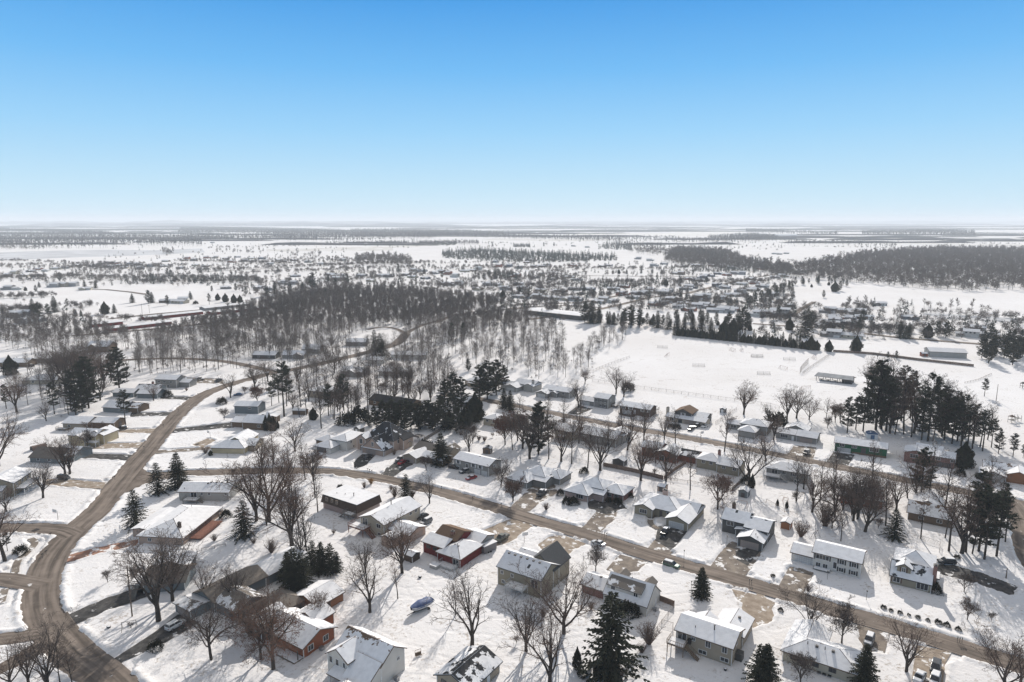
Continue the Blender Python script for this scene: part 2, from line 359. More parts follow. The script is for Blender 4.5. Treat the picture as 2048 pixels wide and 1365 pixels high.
def paved_clear(x, y):
    i = min(max(int(np.searchsorted(xs, x)), 0), nx-1); j = min(max(int(np.searchsorted(ys, y)), 0), ny-1); return float(min(DR[j, i], DD[j, i]))
del V, F, n1, n2, n3, n4, n5
def strip(name, wd, c, z, m, kind='structure'):
    vs, fs, uv = [], [], []; L = 0
    for i, p in enumerate(c):
        q = c[min(i+1, len(c)-1)]-c[max(i-1, 0)]; q.normalize(); nrm = Vector((-q.y, q.x))
        if i: L += (p-c[i-1]).length
        zz = z if p.y < 436 else z+.16
        for s in (-1, -.33, .33, 1): v = p+nrm*(s*(wd/2+.35)); vs.append((v.x, v.y, zz)); uv.append(((s+1)/2, L))
    for i in range(len(c)-1):
        for k in range(3): o = i*4+k; fs.append((o, o+4, o+5, o+1))
    me = bpy.data.meshes.new(name); me.from_pydata(vs, [], [f[::-1] for f in fs]); me.materials.append(m)
    ul = me.uv_layers.new(name='UVMap'); li = [0]*len(me.loops); me.loops.foreach_get('vertex_index', li)
    for k, vi in enumerate(li): ul.data[k].uv = uv[vi]
    o = link(bpy.data.objects.new(name, me)); tag(o, kind=kind); return o
for i, (n_, wd, c) in enumerate(RS): strip(n_, wd, c, .04+.005*i, M_ROAD)
for i, (m_, P) in enumerate(DRIVES):
    mb = MB(); z = .004*(i % 6); cx = sum(p[0] for p in P)/len(P); cy = sum(p[1] for p in P)/len(P)
    Q = []
    for p in P:      # the sheet runs a little under the snow edge
        dx, dy = p[0]-cx, p[1]-cy; l = math.hypot(dx, dy); Q.append((p[0]+dx/l*1.6, p[1]+dy/l*1.6, z))
    area = sum(Q[k][0]*Q[(k+1) % len(Q)][1]-Q[(k+1) % len(Q)][0]*Q[k][1] for k in range(len(Q)))
    mb.poly(Q if area > 0 else Q[::-1]); tag(mb.build('driveway', m_), kind='structure')
for P in PATHS: strip('footpath', 1.1, smooth(P, 3), .03, M_CONC2)
# ------------------------------------------------------------------ trees
M_BARK = mat('bark', (.066, .053, .045), .95, col2=(.034, .028, .024), nscale=3.0)
M_TWIG = mat('twigs', (.125, .096, .080), .95, rand=((1, 1, 1), (1.12, 1.0, .95), (.82, .82, .85), (1.25, 1.05, .95)), noise=.2)
M_LEAFB = mat('dry_leaves', (.25, .11, .06), .9, col2=(.14, .06, .035), nscale=.6)
M_LEAFR = mat('dry_leaves_red', (.19, .075, .05), .9, col2=(.09, .04, .03), nscale=.6)
M_NEED = mat('needles', (.050, .052, .034), .95, spec=.05, col2=(.022, .024, .017), nscale=.9)
M_PINE = mat('pine_needles', (.082, .088, .062), .95, spec=.05, col2=(.040, .044, .033), nscale=.7)
M_THUJA = mat('thuja', (.036, .034, .021), .95, spec=.1, col2=(.016, .017, .011), nscale=2.0)
M_SHRUB = mat('shrub_stems', (.17, .12, .095), .95, col2=(.10, .065, .05), nscale=1.5)
M_GOLD = mat('dry_grass_shrub', (.42, .25, .10), .95, col2=(.24, .13, .05), nscale=2.0)
def grow(rs, base, d, L, r, lvl, maxl, out, P, base_frac=.3):
    """one limb and, recursively, what grows from it; out[level] gets (points, radii)"""
    n = P['seg'][min(lvl, len(P['seg'])-1)]; pts = [base.copy()]; rad = [r]; p = base.copy(); d = d.copy()
    for i in range(n):
        up = P['up'][min(lvl, len(P['up'])-1)]; w = P['wob'][min(lvl, len(P['wob'])-1)]
        d = (d+Vector((rs.uniform(-w, w), rs.uniform(-w, w), rs.uniform(-w, w)+up))).normalized()
        p = p+d*(L/n); pts.append(p.copy()); rad.append(r*(1-(i+1)/n*P['taper'][min(lvl, len(P['taper'])-1)]))
    out[lvl].append((pts, rad))
    if lvl >= maxl: return
    k = P['kids'][lvl]; k = max(1, int(round(k*rs.uniform(.85, 1.15)*(1 if lvl == 0 else max(.5, min(1.2, L/P['ref'][lvl])))))); a0 = rs.uniform(0, 6.28)
    for j in range(k):
        t = base_frac+(1-base_frac)*((j+rs.uniform(.2, .8))/k) if lvl == 0 else rs.uniform(.22, 1.0)
        f = t*n; i = min(int(f), n-1); q = pts[i].lerp(pts[i+1], f-i); dd = (pts[i+1]-pts[i]).normalized(); rr = rad[i]*(1-(f-i))+rad[i+1]*(f-i)
        a0 += 2.4+rs.uniform(-.5, .5); ax = dd.orthogonal().normalized(); ax.rotate(Matrix.Rotation(a0, 3, dd))
        ang = R(rs.uniform(*P['ang'][min(lvl, len(P['ang'])-1)])); nd = dd*math.cos(ang)+ax*math.sin(ang)
        ln = L*rs.uniform(*P['len'][min(lvl, len(P['len'])-1)])*(1-.45*t if lvl == 0 else 1-.35*t)
        grow(rs, q, nd, ln, max(rr*rs.uniform(.45, .7), P['rmin']), lvl+1, maxl, out, P)
VASE = dict(seg=[5, 5, 4, 3, 2], up=[.02, .085, .07, .05, .03], wob=[.06, .16, .2, .25, .3], taper=[.45, .8, .85, .8, .7], kids=[9, 8, 6, 5], ref=[1, 8, 4.2, 2.2, 1.2], ang=[(18, 44), (22, 50), (25, 58), (25, 65)], len=[(2.0, 2.7), (.38, .62), (.40, .62), (.4, .62)], rmin=.02)
OAK = dict(VASE, len=[(1.2, 1.6), (.45, .66), (.45, .66), (.4, .66)], up=[.0, .03, .04, .03, .02], wob=[.10, .24, .3, .35, .3], ang=[(32, 66), (28, 60), (30, 70), (30, 70)], kids=[11, 8, 6, 5])
TALL = dict(VASE, up=[.02, .12, .10, .06, .03], wob=[.045, .15, .2, .25, .3], taper=[.75, .8, .85, .8, .7], kids=[17, 7, 5, 4], ang=[(28, 58), (25, 55), (25, 60), (25, 65)], len=[(.28, .42), (.45, .65), (.45, .62), (.4, .6)], ref=[1, 5.0, 3, 1.6, 1])
SMALLT = dict(VASE, len=[(1.3, 1.8), (.42, .66), (.42, .66), (.4, .66)], kids=[10, 7, 5, 3], ref=[1, 3.2, 1.7, .9, .5], rmin=.012)
def bare_tree(seed, P, H, r0, trunk_frac, style=None):
    rs = random.Random(seed); out = [[] for _ in range(5)]
    L = H*trunk_frac; P = dict(P, ref=[v if i == 0 else v*H/18.0 for i, v in enumerate(P['ref'])])
    if P is None: return
    grow(rs, Vector((0, 0, -.3)), Vector((rs.uniform(-.05, .05), rs.uniform(-.05, .05), 1)).normalized(), L, r0, 0, 4, out, P, .30 if trunk_frac < .8 else .38)
    zmax = max(p.z for lv in out for pts, _ in lv for p in pts); k = H/zmax
    tr = MB(); cr = MB()
    for lv, lst in enumerate(out):
        for pts, rad in lst:
            pts = [p*k for p in pts]
            rad = [q*(1.12, 1.22, 1.25, 1.15, 1.1)[lv] for q in rad]
            if lv == 0: tr.tube(pts, rad, 7, 0, False)
            elif lv == 1: tr.tube(pts, rad, 5, 0, False)
            elif lv == 2: cr.tube(pts, rad, 4, 0, False)
            else: cr.tube(pts, [max(q, .020) for q in rad], 3, 0, False)
    leaves = None
    if style:
        leaves = MB()
        for pts, rad in out[3]+out[4]:
            for q in pts[1:]:
                q = q*k
                if rs.random() > style[1] or q.z > H*style[2]: continue
                for _ in range(2):
                    c = q+Vector((rs.uniform(-.25, .25), rs.uniform(-.25, .25), rs.uniform(-.25, .1))); a = Vector((rs.uniform(-1, 1), rs.uniform(-1, 1), rs.uniform(-1, 1))).normalized()*.11; b = a.orthogonal().normalized()*.09
                    leaves.poly([c-a, c+b, c+a, c-b])
    return tr, cr, leaves
TREES = {}
def make_tree_proto(key, tr, cr, leaves=None, lm=None, name='bare_tree', mt=None, mc=None, crname='crown'):
    TREES[key] = (tr.mesh('trunk', [mt or M_BARK]) if tr else None, cr.mesh(crname, [mc or M_TWIG]), leaves.mesh('dry_leaves', [lm]) if leaves else None, name)
def place_tree(key, x, y, H=None, rz=None, s=1.0, label='bare tree', cat='tree', group=None, shared=False, z=-.05, sxy=None):
    tm, cm, lm, nm = TREES[key]; rz = rnd(0, 6.28) if rz is None else rz
    e = empty(nm, label, cat, (x, y, z), rz, group, shared); e.scale = (s*(sxy or 1), s*(sxy or 1), s)
    if tm is not None: o = link(bpy.data.objects.new('trunk', tm)); o.parent = e
    o = link(bpy.data.objects.new('crown', cm)); o.parent = e
    if lm is not None: o = link(bpy.data.objects.new('dry_leaves', lm)); o.parent = e
    return e
NARROW = dict(VASE, ang=[(13, 34), (22, 48), (25, 60), (25, 65)], kids=[8, 8, 6, 5])
for i in range(6): make_tree_proto(f'vase{i}', *bare_tree(10+i, VASE if i < 3 else NARROW, 16, .34, .30 if i < 3 else .24)[:2])
for i in range(3): make_tree_proto(f'oak{i}', *bare_tree(30+i, OAK, 16, .42, .42)[:2])
for i in range(5): make_tree_proto(f'tall{i}', *bare_tree(50+i, TALL, 18, .24, .86)[:2])
for i in range(3): make_tree_proto(f'small{i}', *bare_tree(70+i, SMALLT, 8, .14, .34)[:2])
t_ = bare_tree(90, OAK, 15, .38, .5, ('b', .20, .62)); make_tree_proto('rust0', t_[0], t_[1], t_[2], M_LEAFB)
t_ = bare_tree(91, OAK, 15, .36, .5, ('b', .24, .55)); make_tree_proto('rust1', t_[0], t_[1], t_[2], M_LEAFR)
t_ = bare_tree(92, SMALLT, 8, .15, .36, ('b', .3, 1.0)); make_tree_proto('rust2', t_[0], t_[1], t_[2], M_LEAFR)
def bush(seed, H, n=60, spread=.8, leaf=False):
    rs = random.Random(seed); mb = MB()
    for i in range(n):
        a = rs.uniform(0, 6.28); t = rs.uniform(0, spread); p = Vector((rs.uniform(-.2, .2), rs.uniform(-.2, .2), 0)); d = Vector((math.cos(a)*t, math.sin(a)*t, 1)).normalized(); pts = [p]
        for k in range(4): d = (d+Vector((rs.uniform(-.2, .2), rs.uniform(-.2, .2), rs.uniform(-.05, .1)))).normalized(); p = p+d*H*rs.uniform(.2, .3); pts.append(p)
        mb.tube(pts, [.03, .025, .02, .015, .01], 3, 0, False)
        for q in pts[1:]:
            for _ in range(3):
                e = q+Vector((rs.uniform(-1, 1), rs.uniform(-1, 1), rs.uniform(.1, 1))).normalized()*H*.22; mb.tube([q, e], [.014, .008], 3, 0, False)
    return mb
for i in range(2): make_tree_proto(f'bush{i}', None, bush(200+i, 2.2), name='bare_shrub', mc=M_SHRUB)
make_tree_proto('gold', None, bush(205, 1.8, 110, .9), name='dry_shrub', mc=M_GOLD)
def blade(mb, c, d, L, w, rs, droop=0.0):
    """a needle spray: a pointed, slightly folded leaf-like patch along d"""
    s = d.cross(Vector((rs.uniform(-.3, .3), rs.uniform(-.3, .3), 1))).normalized()*w
    m = c+d*L*.45+Vector((0, 0, rs.uniform(-.04, .08))); e = c+d*L-Vector((0, 0, droop*L)); mb.poly([c, m-s, e, m+s])
def spruce(seed, H, R0, dens=1.0, base=.06, tipw=.28, lowdroop=.35):
    rs = random.Random(seed); tr = MB(); cr = MB(); tr.tube([(0, 0, -.3), (0, 0, H*.5), (0, 0, H*.98)], [.028*H*.6, .014*H*.6, .02], 6, 0)
    z = H*base
    while z < H*.985:
        t = (z/H-base)/(1-base); Rz = R0*(1-t)**.85*(1 if t > .08 else .75+t*3); nb = max(4, int((9 if t < .7 else 6)*dens)); a0 = rs.uniform(0, 6.28)
        for k in range(nb):
            a = a0+6.283*k/nb+rs.uniform(-.25, .25); L = Rz*rs.uniform(.72, 1.15)+.12; el = -.25+.75*t; h = Vector((math.cos(a), math.sin(a), el)).normalized()
            zz = z+rs.uniform(-.15, .15); p0 = Vector((0, 0, zz)); steps = max(2, int(L/.34))
            cr.tube([p0, p0+h*L*.9], [.03, .012], 3, 0, False)
            for q in range(steps):
                f = (q+.6)/steps; c = p0+h*L*f-Vector((0, 0, lowdroop*L*f*f*.5*(1-t)))
                if rs.random() < .07: continue
                for sd in (-1, 1):
                    b = a+sd*rs.uniform(.35, 1.0); dv = Vector((math.cos(b), math.sin(b), rs.uniform(-.45, .1))).normalized()
                    blade(cr, c, dv, (.35+.45*(1-f))*min(1, L/1.3+.3)*rs.uniform(.8, 1.25), tipw*.42, rs, .2)
                blade(cr, c, h, .5*min(1, L+.3), tipw*.4, rs, .25)
        z += (.30+.22*(1-t))*H/12/dens**.5
    return tr, cr
def pine(seed, H, R0, bare=.35, dens=1.0):
    """white pine: long bare stem, open tiers of level boughs carrying plumes near their ends"""
    rs = random.Random(seed); tr = MB(); cr = MB(); tr.tube([(0, 0, -.3), (rs.uniform(-.2, .2), 0, H*.5), (0, rs.uniform(-.2, .2), H*.97)], [.017*H, .011*H, .03], 6, 0)
    z = H*bare
    while z < H*.97:
        t = (z/H-bare)/(1-bare); Rz = R0*min(1, .55+1.3*t)*(1-t)**.62+.35; nb = rs.randint(4, 6)
        for k in range(nb):
            if rs.random() < .16: continue
            a = rs.uniform(0, 6.283); L = Rz*rs.uniform(.55, 1.25); h = Vector((math.cos(a), math.sin(a), .08+.5*t)).normalized(); p0 = Vector((0, 0, z+rs.uniform(-.3, .3))); e = p0+h*L+Vector((0, 0, .15*L))
            tr.tube([p0, p0+h*L*.5, e], [.06, .045, .015], 4, 0, False)
            for q in range(int((6+L*4.2)*dens)):
                f = rs.uniform(.35, 1.02)**.8; c = p0.lerp(e, f)+Vector((rs.uniform(-.5, .5), rs.uniform(-.5, .5), rs.uniform(-.12, .25)))*min(1, L/2.2)
                for _ in range(6):
                    dv = Vector((rs.uniform(-1, 1)+h.x*.4, rs.uniform(-1, 1)+h.y*.4, rs.uniform(-.1, .8))).normalized(); blade(cr, c, dv, rs.uniform(.35, .65), .10, rs, -.05)
        z += rs.uniform(.5, .95)*H/18
    return tr, cr
def thuja(seed, H, R0, rough=0.0, bl=.10):
    rs = random.Random(seed); tr = MB(); cr = MB(); tr.tube([(0, 0, -.2), (0, 0, H*.9)], [.08, .02], 5, 0)
    n = int(900*H*R0/2.5)
    for i in range(n):
        t = rs.random()**.85; z = H*t; r = R0*(math.sin(math.pi*min(1, t*.82+.2))**.55)*(1-t**3)*rs.uniform(.55-rough*.2, 1.05+rough*.25); a = rs.uniform(0, 6.283); r *= 1+rough*.25*math.sin(3*a+z*1.3)
        c = Vector((math.cos(a)*r, math.sin(a)*r, z)); dv = Vector((math.cos(a)*.45, math.sin(a)*.45, 1)).normalized(); blade(cr, c-dv*.15, dv, rs.uniform(.3, .5)*(1+rough*.8), bl, rs)
    return tr, cr
def juniper(seed, Rr, H, n=900):
    rs = random.Random(seed); cr = MB()
    for i in range(n):
        a = rs.uniform(0, 6.283); u = rs.uniform(0, 1); el = math.asin(u); k = rs.uniform(.6, 1.0)*(1+.18*math.sin(3*a+seed)); c = Vector((math.cos(a)*math.cos(el)*Rr*k, math.sin(a)*math.cos(el)*Rr*k, math.sin(el)*H*k))
        dv = (c.normalized()+Vector((rs.uniform(-.5, .5), rs.uniform(-.5, .5), rs.uniform(-.1, .6)))).normalized(); blade(cr, c, dv, rs.uniform(.18, .34), .07, rs)
    return cr
for i in range(3): make_tree_proto(f'spruce{i}', *spruce(110+i, 12, 3.1), name='spruce_tree', mc=M_NEED)
make_tree_proto('spruceN', *spruce(120, 12, 2.2, 1.0), name='spruce_tree', mc=M_NEED)
make_tree_proto('spruceW', *spruce(121, 12, 3.9, .75, .05, .30, .5), name='spruce_tree', mc=M_NEED)
for i in range(4): make_tree_proto(f'pine{i}', *pine(130+i, 18, 4.2, [.30, .42, .36, .2][i]), name='pine_tree', mc=M_PINE)
make_tree_proto('pineD', *pine(140, 18, 4.6, .10, 1.5), name='pine_tree', mc=M_PINE)
for i in range(2): make_tree_proto(f'thuja{i}', *thuja(150+i, 4, .85), name='arborvitae', mc=M_THUJA)
for i in range(2): make_tree_proto(f'juniper{i}', None, juniper(160+i, 1.2, 1.1), name='evergreen_shrub', mc=M_THUJA)
make_tree_proto('bigthuja', *thuja(155, 8, 2.2, 1.0, .2), name='evergreen_tree', mc=M_NEED)
# lighter prototypes for the woods seen far off
def sliver_tree(seed, H, n, w):
    rs = random.Random(seed); V, F = [], []
    def sl(a, b, w0, w1):
        d = (b-a).normalized(); s = d.cross(Vector((rs.uniform(-1, 1), rs.uniform(-1, 1), .1))).normalized(); k = len(V)
        V.extend([a-s*w0, a+s*w0, b+s*w1, b-s*w1]); F.append((k, k+1, k+2, k+3))
    top = Vector((rs.uniform(-.5, .5), rs.uniform(-.5, .5), H*.95)); sl(Vector((0, 0, -.3)), top*.6, .20, .15); sl(Vector((0, 0, -.3)), top*.6, .20, .15); sl(top*.55, top, .13, .04)
    for i in range(n):
        z = H*(.36+.57*rs.random()**.8); a = rs.uniform(0, 6.283); L = H*rs.uniform(.14, .3)*(1.15-.6*z/H); d = Vector((math.cos(a), math.sin(a), rs.uniform(.5, 1.6))).normalized(); p = Vector((0, 0, z*.92))+Vector((math.cos(a), math.sin(a), 0))*rs.uniform(0, .35)*L; e = p+d*L
        sl(p, e, w, w*.5)
        for _ in range(2): q = p.lerp(e, rs.uniform(.2, .9)); dd = (d+Vector((rs.uniform(-1, 1), rs.uniform(-1, 1), rs.uniform(-.2, .6)))).normalized(); sl(q, q+dd*L*rs.uniform(.3, .6), w*.6, w*.3)
    return np.array([tuple(v) for v in V]), np.array(F)
def round_tree(seed, H, n, w):
    rs = random.Random(seed); V, F = [], []; cr = H*.48
    def sl(a, b, w0, w1):
        d = (b-a).normalized(); s = d.cross(Vector((rs.uniform(-1, 1), rs.uniform(-1, 1), .1))).normalized(); k = len(V)
        V.extend([a-s*w0, a+s*w0, b+s*w1, b-s*w1]); F.append((k, k+1, k+2, k+3))
    sl(Vector((0, 0, -.2)), Vector((0, 0, H*.5)), .16, .1); sl(Vector((0, 0, -.2)), Vector((0, 0, H*.5)), .16, .1)
    for i in range(n):
        u = Vector((rs.gauss(0, 1), rs.gauss(0, 1), rs.gauss(.3, .8))).normalized(); c = Vector((0, 0, H*.52)); a = c+Vector((u.x*cr*.15, u.y*cr*.15, u.z*cr*.3)); b = c+Vector((u.x*cr*.85, u.y*cr*.85, u.z*cr*.95))*rs.uniform(.7, 1.0)
        sl(a, b, w, w*.5)
        for _ in range(2): q = a.lerp(b, rs.uniform(.4, .95)); dd = (u+Vector((rs.uniform(-1, 1), rs.uniform(-1, 1), rs.uniform(-.4, .8)))).normalized(); sl(q, q+dd*cr*rs.uniform(.25, .5), w*.8, w*.5)
    return np.array([tuple(v) for v in V]), np.array(F)
def cone_tree(seed, H, Rr, n, name=None):
    rs = random.Random(seed); V, F = [], []
    for i in range(n):
        t = rs.random()**1.2; z = H*(.06+.92*t); r = Rr*(1-t)**.8*rs.uniform(.6, 1.1)+.1; a = rs.uniform(0, 6.283); k = len(V); s = .45+.5*(1-t); c = Vector((math.cos(a)*r, math.sin(a)*r, z)); u = Vector((-math.sin(a), math.cos(a), rs.uniform(-.4, .4)))*s; w = Vector((math.cos(a)*.5, math.sin(a)*.5, -1))*s*.9
        V.extend([c-u+w*.4, c+u+w*.4, c-w*.9]); F.append((k, k+1, k+2, k+2))
    return np.array([tuple(v) for v in V]), np.array(F)
def scatter_mesh(name, protos, pts, mats, label=None, kind='stuff', mi=None):
    """pts: (x, y, scale, rot); joins copies of light prototypes into one stuff object"""
    VV, FF, MM, off = [], [], [], 0; rs = random.Random(len(pts))
    for x, y, s, a in pts:
        pi = rs.randrange(len(protos)); V, F = protos[pi]; c, sn = math.cos(a)*s, math.sin(a)*s
        W = np.empty_like(V); W[:, 0] = V[:, 0]*c-V[:, 1]*sn+x; W[:, 1] = V[:, 0]*sn+V[:, 1]*c+y; W[:, 2] = V[:, 2]*s*rs.uniform(.85, 1.15)
        VV.append(W); FF.append(F+off); off += len(V); MM.append(np.full(len(F), (mi[pi] if mi else 0)))
    F = np.concatenate(FF); tri = (F[:, 3] == F[:, 2]).all()
    me = big_mesh(name, np.concatenate(VV), F[:, :3] if tri else F, mats, mi=np.concatenate(MM)); o = link(bpy.data.objects.new(name, me)); tag(o, label, None, kind=kind); return o
# ------------------------------------------------------------------ houses
def siding(name, col, k=5.0):
    """lap siding: fine level courses and a little weathering"""
    if name in MATS: return MATS[name]
    m = mat(name, col, .8, noise=.14, nscale=.35); t = m.node_tree; b = t.nodes['Principled BSDF']; tc = t.nodes.new('ShaderNodeTexCoord')
    sp = t.nodes.new('ShaderNodeSeparateXYZ'); t.links.new(tc.outputs['Object'], sp.inputs[0]); fr = math_node(t, 'FRACT', math_node(t, 'MULTIPLY', sp.outputs['Z'], k))
    bp = t.nodes.new('ShaderNodeBump'); bp.inputs['Strength'].default_value = .5; bp.inputs['Distance'].default_value = .04; t.links.new(fr, bp.inputs['Height']); t.links.new(bp.outputs[0], b.inputs['Normal'])
    return m
def brick(name, c1, c2, mort=(.35, .32, .30)):
    if name in MATS: return MATS[name]
    m = mat(name, c1, .9); t = m.node_tree; b = t.nodes['Principled BSDF']; tc = t.nodes.new('ShaderNodeTexCoord'); mp = t.nodes.new('ShaderNodeMapping')
    mp.inputs['Rotation'].default_value = (R(90), 0, 0); br = t.nodes.new('ShaderNodeTexBrick'); br.inputs['Scale'].default_value = 2.4
    br.inputs['Color1'].default_value = (*c1, 1); br.inputs['Color2'].default_value = (*c2, 1); br.inputs['Mortar'].default_value = (*mort, 1)
    t.links.new(tc.outputs['Object'], mp.inputs['Vector']); t.links.new(mp.outputs[0], br.inputs['Vector']); t.links.new(br.outputs['Color'], b.inputs['Base Color']); return m
def roof_snow(col):
    """snow lying on a roof: melted patches start at the ridge (UV v=1), spread with UV u and follow noise; what shows there is shingle"""
    key = f'roof_snow_{col}'
    if key in MATS: return MATS[key]
    m = bpy.data.materials.new('roof_snow'); m.use_nodes = True; t = m.node_tree; b = t.nodes['Principled BSDF']; b.inputs['Roughness'].default_value = .95; b.inputs['Specular IOR Level'].default_value = .05
    uv = t.nodes.new('ShaderNodeUVMap'); uv.uv_map = 'UVMap'; sp = t.nodes.new('ShaderNodeSeparateXYZ'); t.links.new(uv.outputs[0], sp.inputs[0])
    g = t.nodes.new('ShaderNodeNewGeometry'); n = t.nodes.new('ShaderNodeTexNoise'); n.inputs['Scale'].default_value = .42; n.inputs['Detail'].default_value = 7; n.inputs['Roughness'].default_value = .62; t.links.new(g.outputs['Position'], n.inputs['Vector'])
    f = math_node(t, 'ADD', math_node(t, 'MULTIPLY', n.outputs['Fac'], 1.1), math_node(t, 'MULTIPLY', math_node(t, 'POWER', sp.outputs['Y'], 3.0), .22))
    f = math_node(t, 'ADD', f, math_node(t, 'ADD', math_node(t, 'MULTIPLY', sp.outputs['X'], .44), math_node(t, 'MULTIPLY', math_node(t, 'MAXIMUM', math_node(t, 'SUBTRACT', sp.outputs['X'], .8), 0.0), 1.6)))
    r = t.nodes.new('ShaderNodeValToRGB'); e = r.color_ramp.elements; th = .93; e[0].position = th; e[0].color = (0, 0, 0, 1); e[1].position = th+.015; e[1].color = (1, 1, 1, 1); t.links.new(f, r.inputs['Fac'])
    n2 = t.nodes.new('ShaderNodeTexNoise'); n2.inputs['Scale'].default_value = .8; n2.inputs['Detail'].default_value = 4; t.links.new(g.outputs['Position'], n2.inputs['Vector'])
    r2 = t.nodes.new('ShaderNodeValToRGB'); e = r2.color_ramp.elements; e[0].position = .3; e[0].color = (.70, .69, .69, 1); e[1].position = .6; e[1].color = (.80, .79, .79, 1); t.links.new(n2.outputs['Fac'], r2.inputs['Fac'])
    n3 = t.nodes.new('ShaderNodeTexNoise'); n3.inputs['Scale'].default_value = 3.0; n3.inputs['Detail'].default_value = 4; t.links.new(g.outputs['Position'], n3.inputs['Vector']); r3 = t.nodes.new('ShaderNodeValToRGB'); e = r3.color_ramp.elements; c = SHING[col]; e[0].color = (*[v*.75 for v in c], 1); e[1].color = (*[v*1.15 for v in c], 1); t.links.new(n3.outputs['Fac'], r3.inputs['Fac'])
    mx = t.nodes.new('ShaderNodeMix'); mx.data_type = 'RGBA'; t.links.new(r.outputs['Color'], mx.inputs[0]); t.links.new(r2.outputs['Color'], mx.inputs[6]); t.links.new(r3.outputs['Color'], mx.inputs[7]); t.links.new(mx.outputs[2], b.inputs['Base Color'])
    bp = t.nodes.new('ShaderNodeBump'); bp.inputs['Strength'].default_value = .4; bp.inputs['Distance'].default_value = .12; t.links.new(math_node(t, 'SUBTRACT', n2.outputs['Fac'], math_node(t, 'MULTIPLY', r.outputs['Color'], .5)), bp.inputs['Height']); t.links.new(bp.outputs[0], b.inputs['Normal'])
    MATS[key] = m; return m
SHING = {'grey': (.10, .10, .10), 'brown': (.17, .115, .08), 'dark': (.05, .05, .052), 'taupe': (.20, .175, .15)}
M_SH = {k: mat('shingle_'+k, c, .9, noise=.35, nscale=2.5) for k, c in SHING.items()}
WALLC = dict(white=(.62, .61, .59), offwhite=(.52, .50, .46), tan=(.34, .295, .24), beige=(.45, .41, .34), grey=(.27, .27, .265), lgrey=(.40, .40, .39), slate=(.085, .10, .115), dgrey=(.10, .10, .10), brown=(.17, .12, .085), dbrown=(.085, .06, .048), red=(.16, .024, .026), orange=(.27, .095, .05), green=(.018, .115, .06), cream=(.55, .47, .32), olive=(.285, .26, .205), cedar=(.30, .14, .075), rust=(.26, .09, .055), pinkbeige=(.44, .34, .29), bluegrey=(.17, .20, .22))
def wallm(c):
    if c == 'brick': return brick('brick_red', (.24, .09, .065), (.17, .07, .05))
    if c == 'brickp': return brick('brick_pink', (.40, .28, .24), (.32, .22, .19), (.45, .42, .40))
    if c == 'stone': return brick('stone_tan', (.42, .36, .28), (.33, .28, .22), (.45, .42, .38))
    r_, g_, b_ = WALLC[c]; return siding('siding_'+c, (r_*1.0, g_*.965, b_*.91))
M_TRIM = mat('white_trim', (.66, .65, .63), .6); M_TRIMD = mat('dark_trim', (.09, .08, .075), .7)
M_GLASS = mat('window_glass', (.022, .026, .032), .12, spec=.6); M_GDOOR = siding('garage_door_white', (.60, .59, .57), 1.9); M_GDOORT = siding('garage_door_tan', (.36, .29, .25), 1.9); M_GDOORD = siding('garage_door_dark', (.10, .09, .085), 1.9)
M_METAL = mat('grey_metal', (.30, .30, .31), .45, metal=.6); M_BLACKP = mat('black_plastic', (.02, .02, .021), .6)
M_DECK = mat('deck_wood', (.20, .145, .10), .9, noise=.3, nscale=2.0); M_DECKR = mat('deck_red', (.24, .105, .072), .9, noise=.4, nscale=1.2); M_DECKG = mat('deck_grey', (.22, .21, .19), .9, noise=.3, nscale=2.0); M_DECKW = mat('deck_white', (.55, .54, .52), .8, noise=.15, nscale=2.0)
M_SNOWP = mat('settled_snow', (.80, .79, .79), 1.0, noise=.06, nscale=1.5, spec=.05, bump=.3, bscale=3)
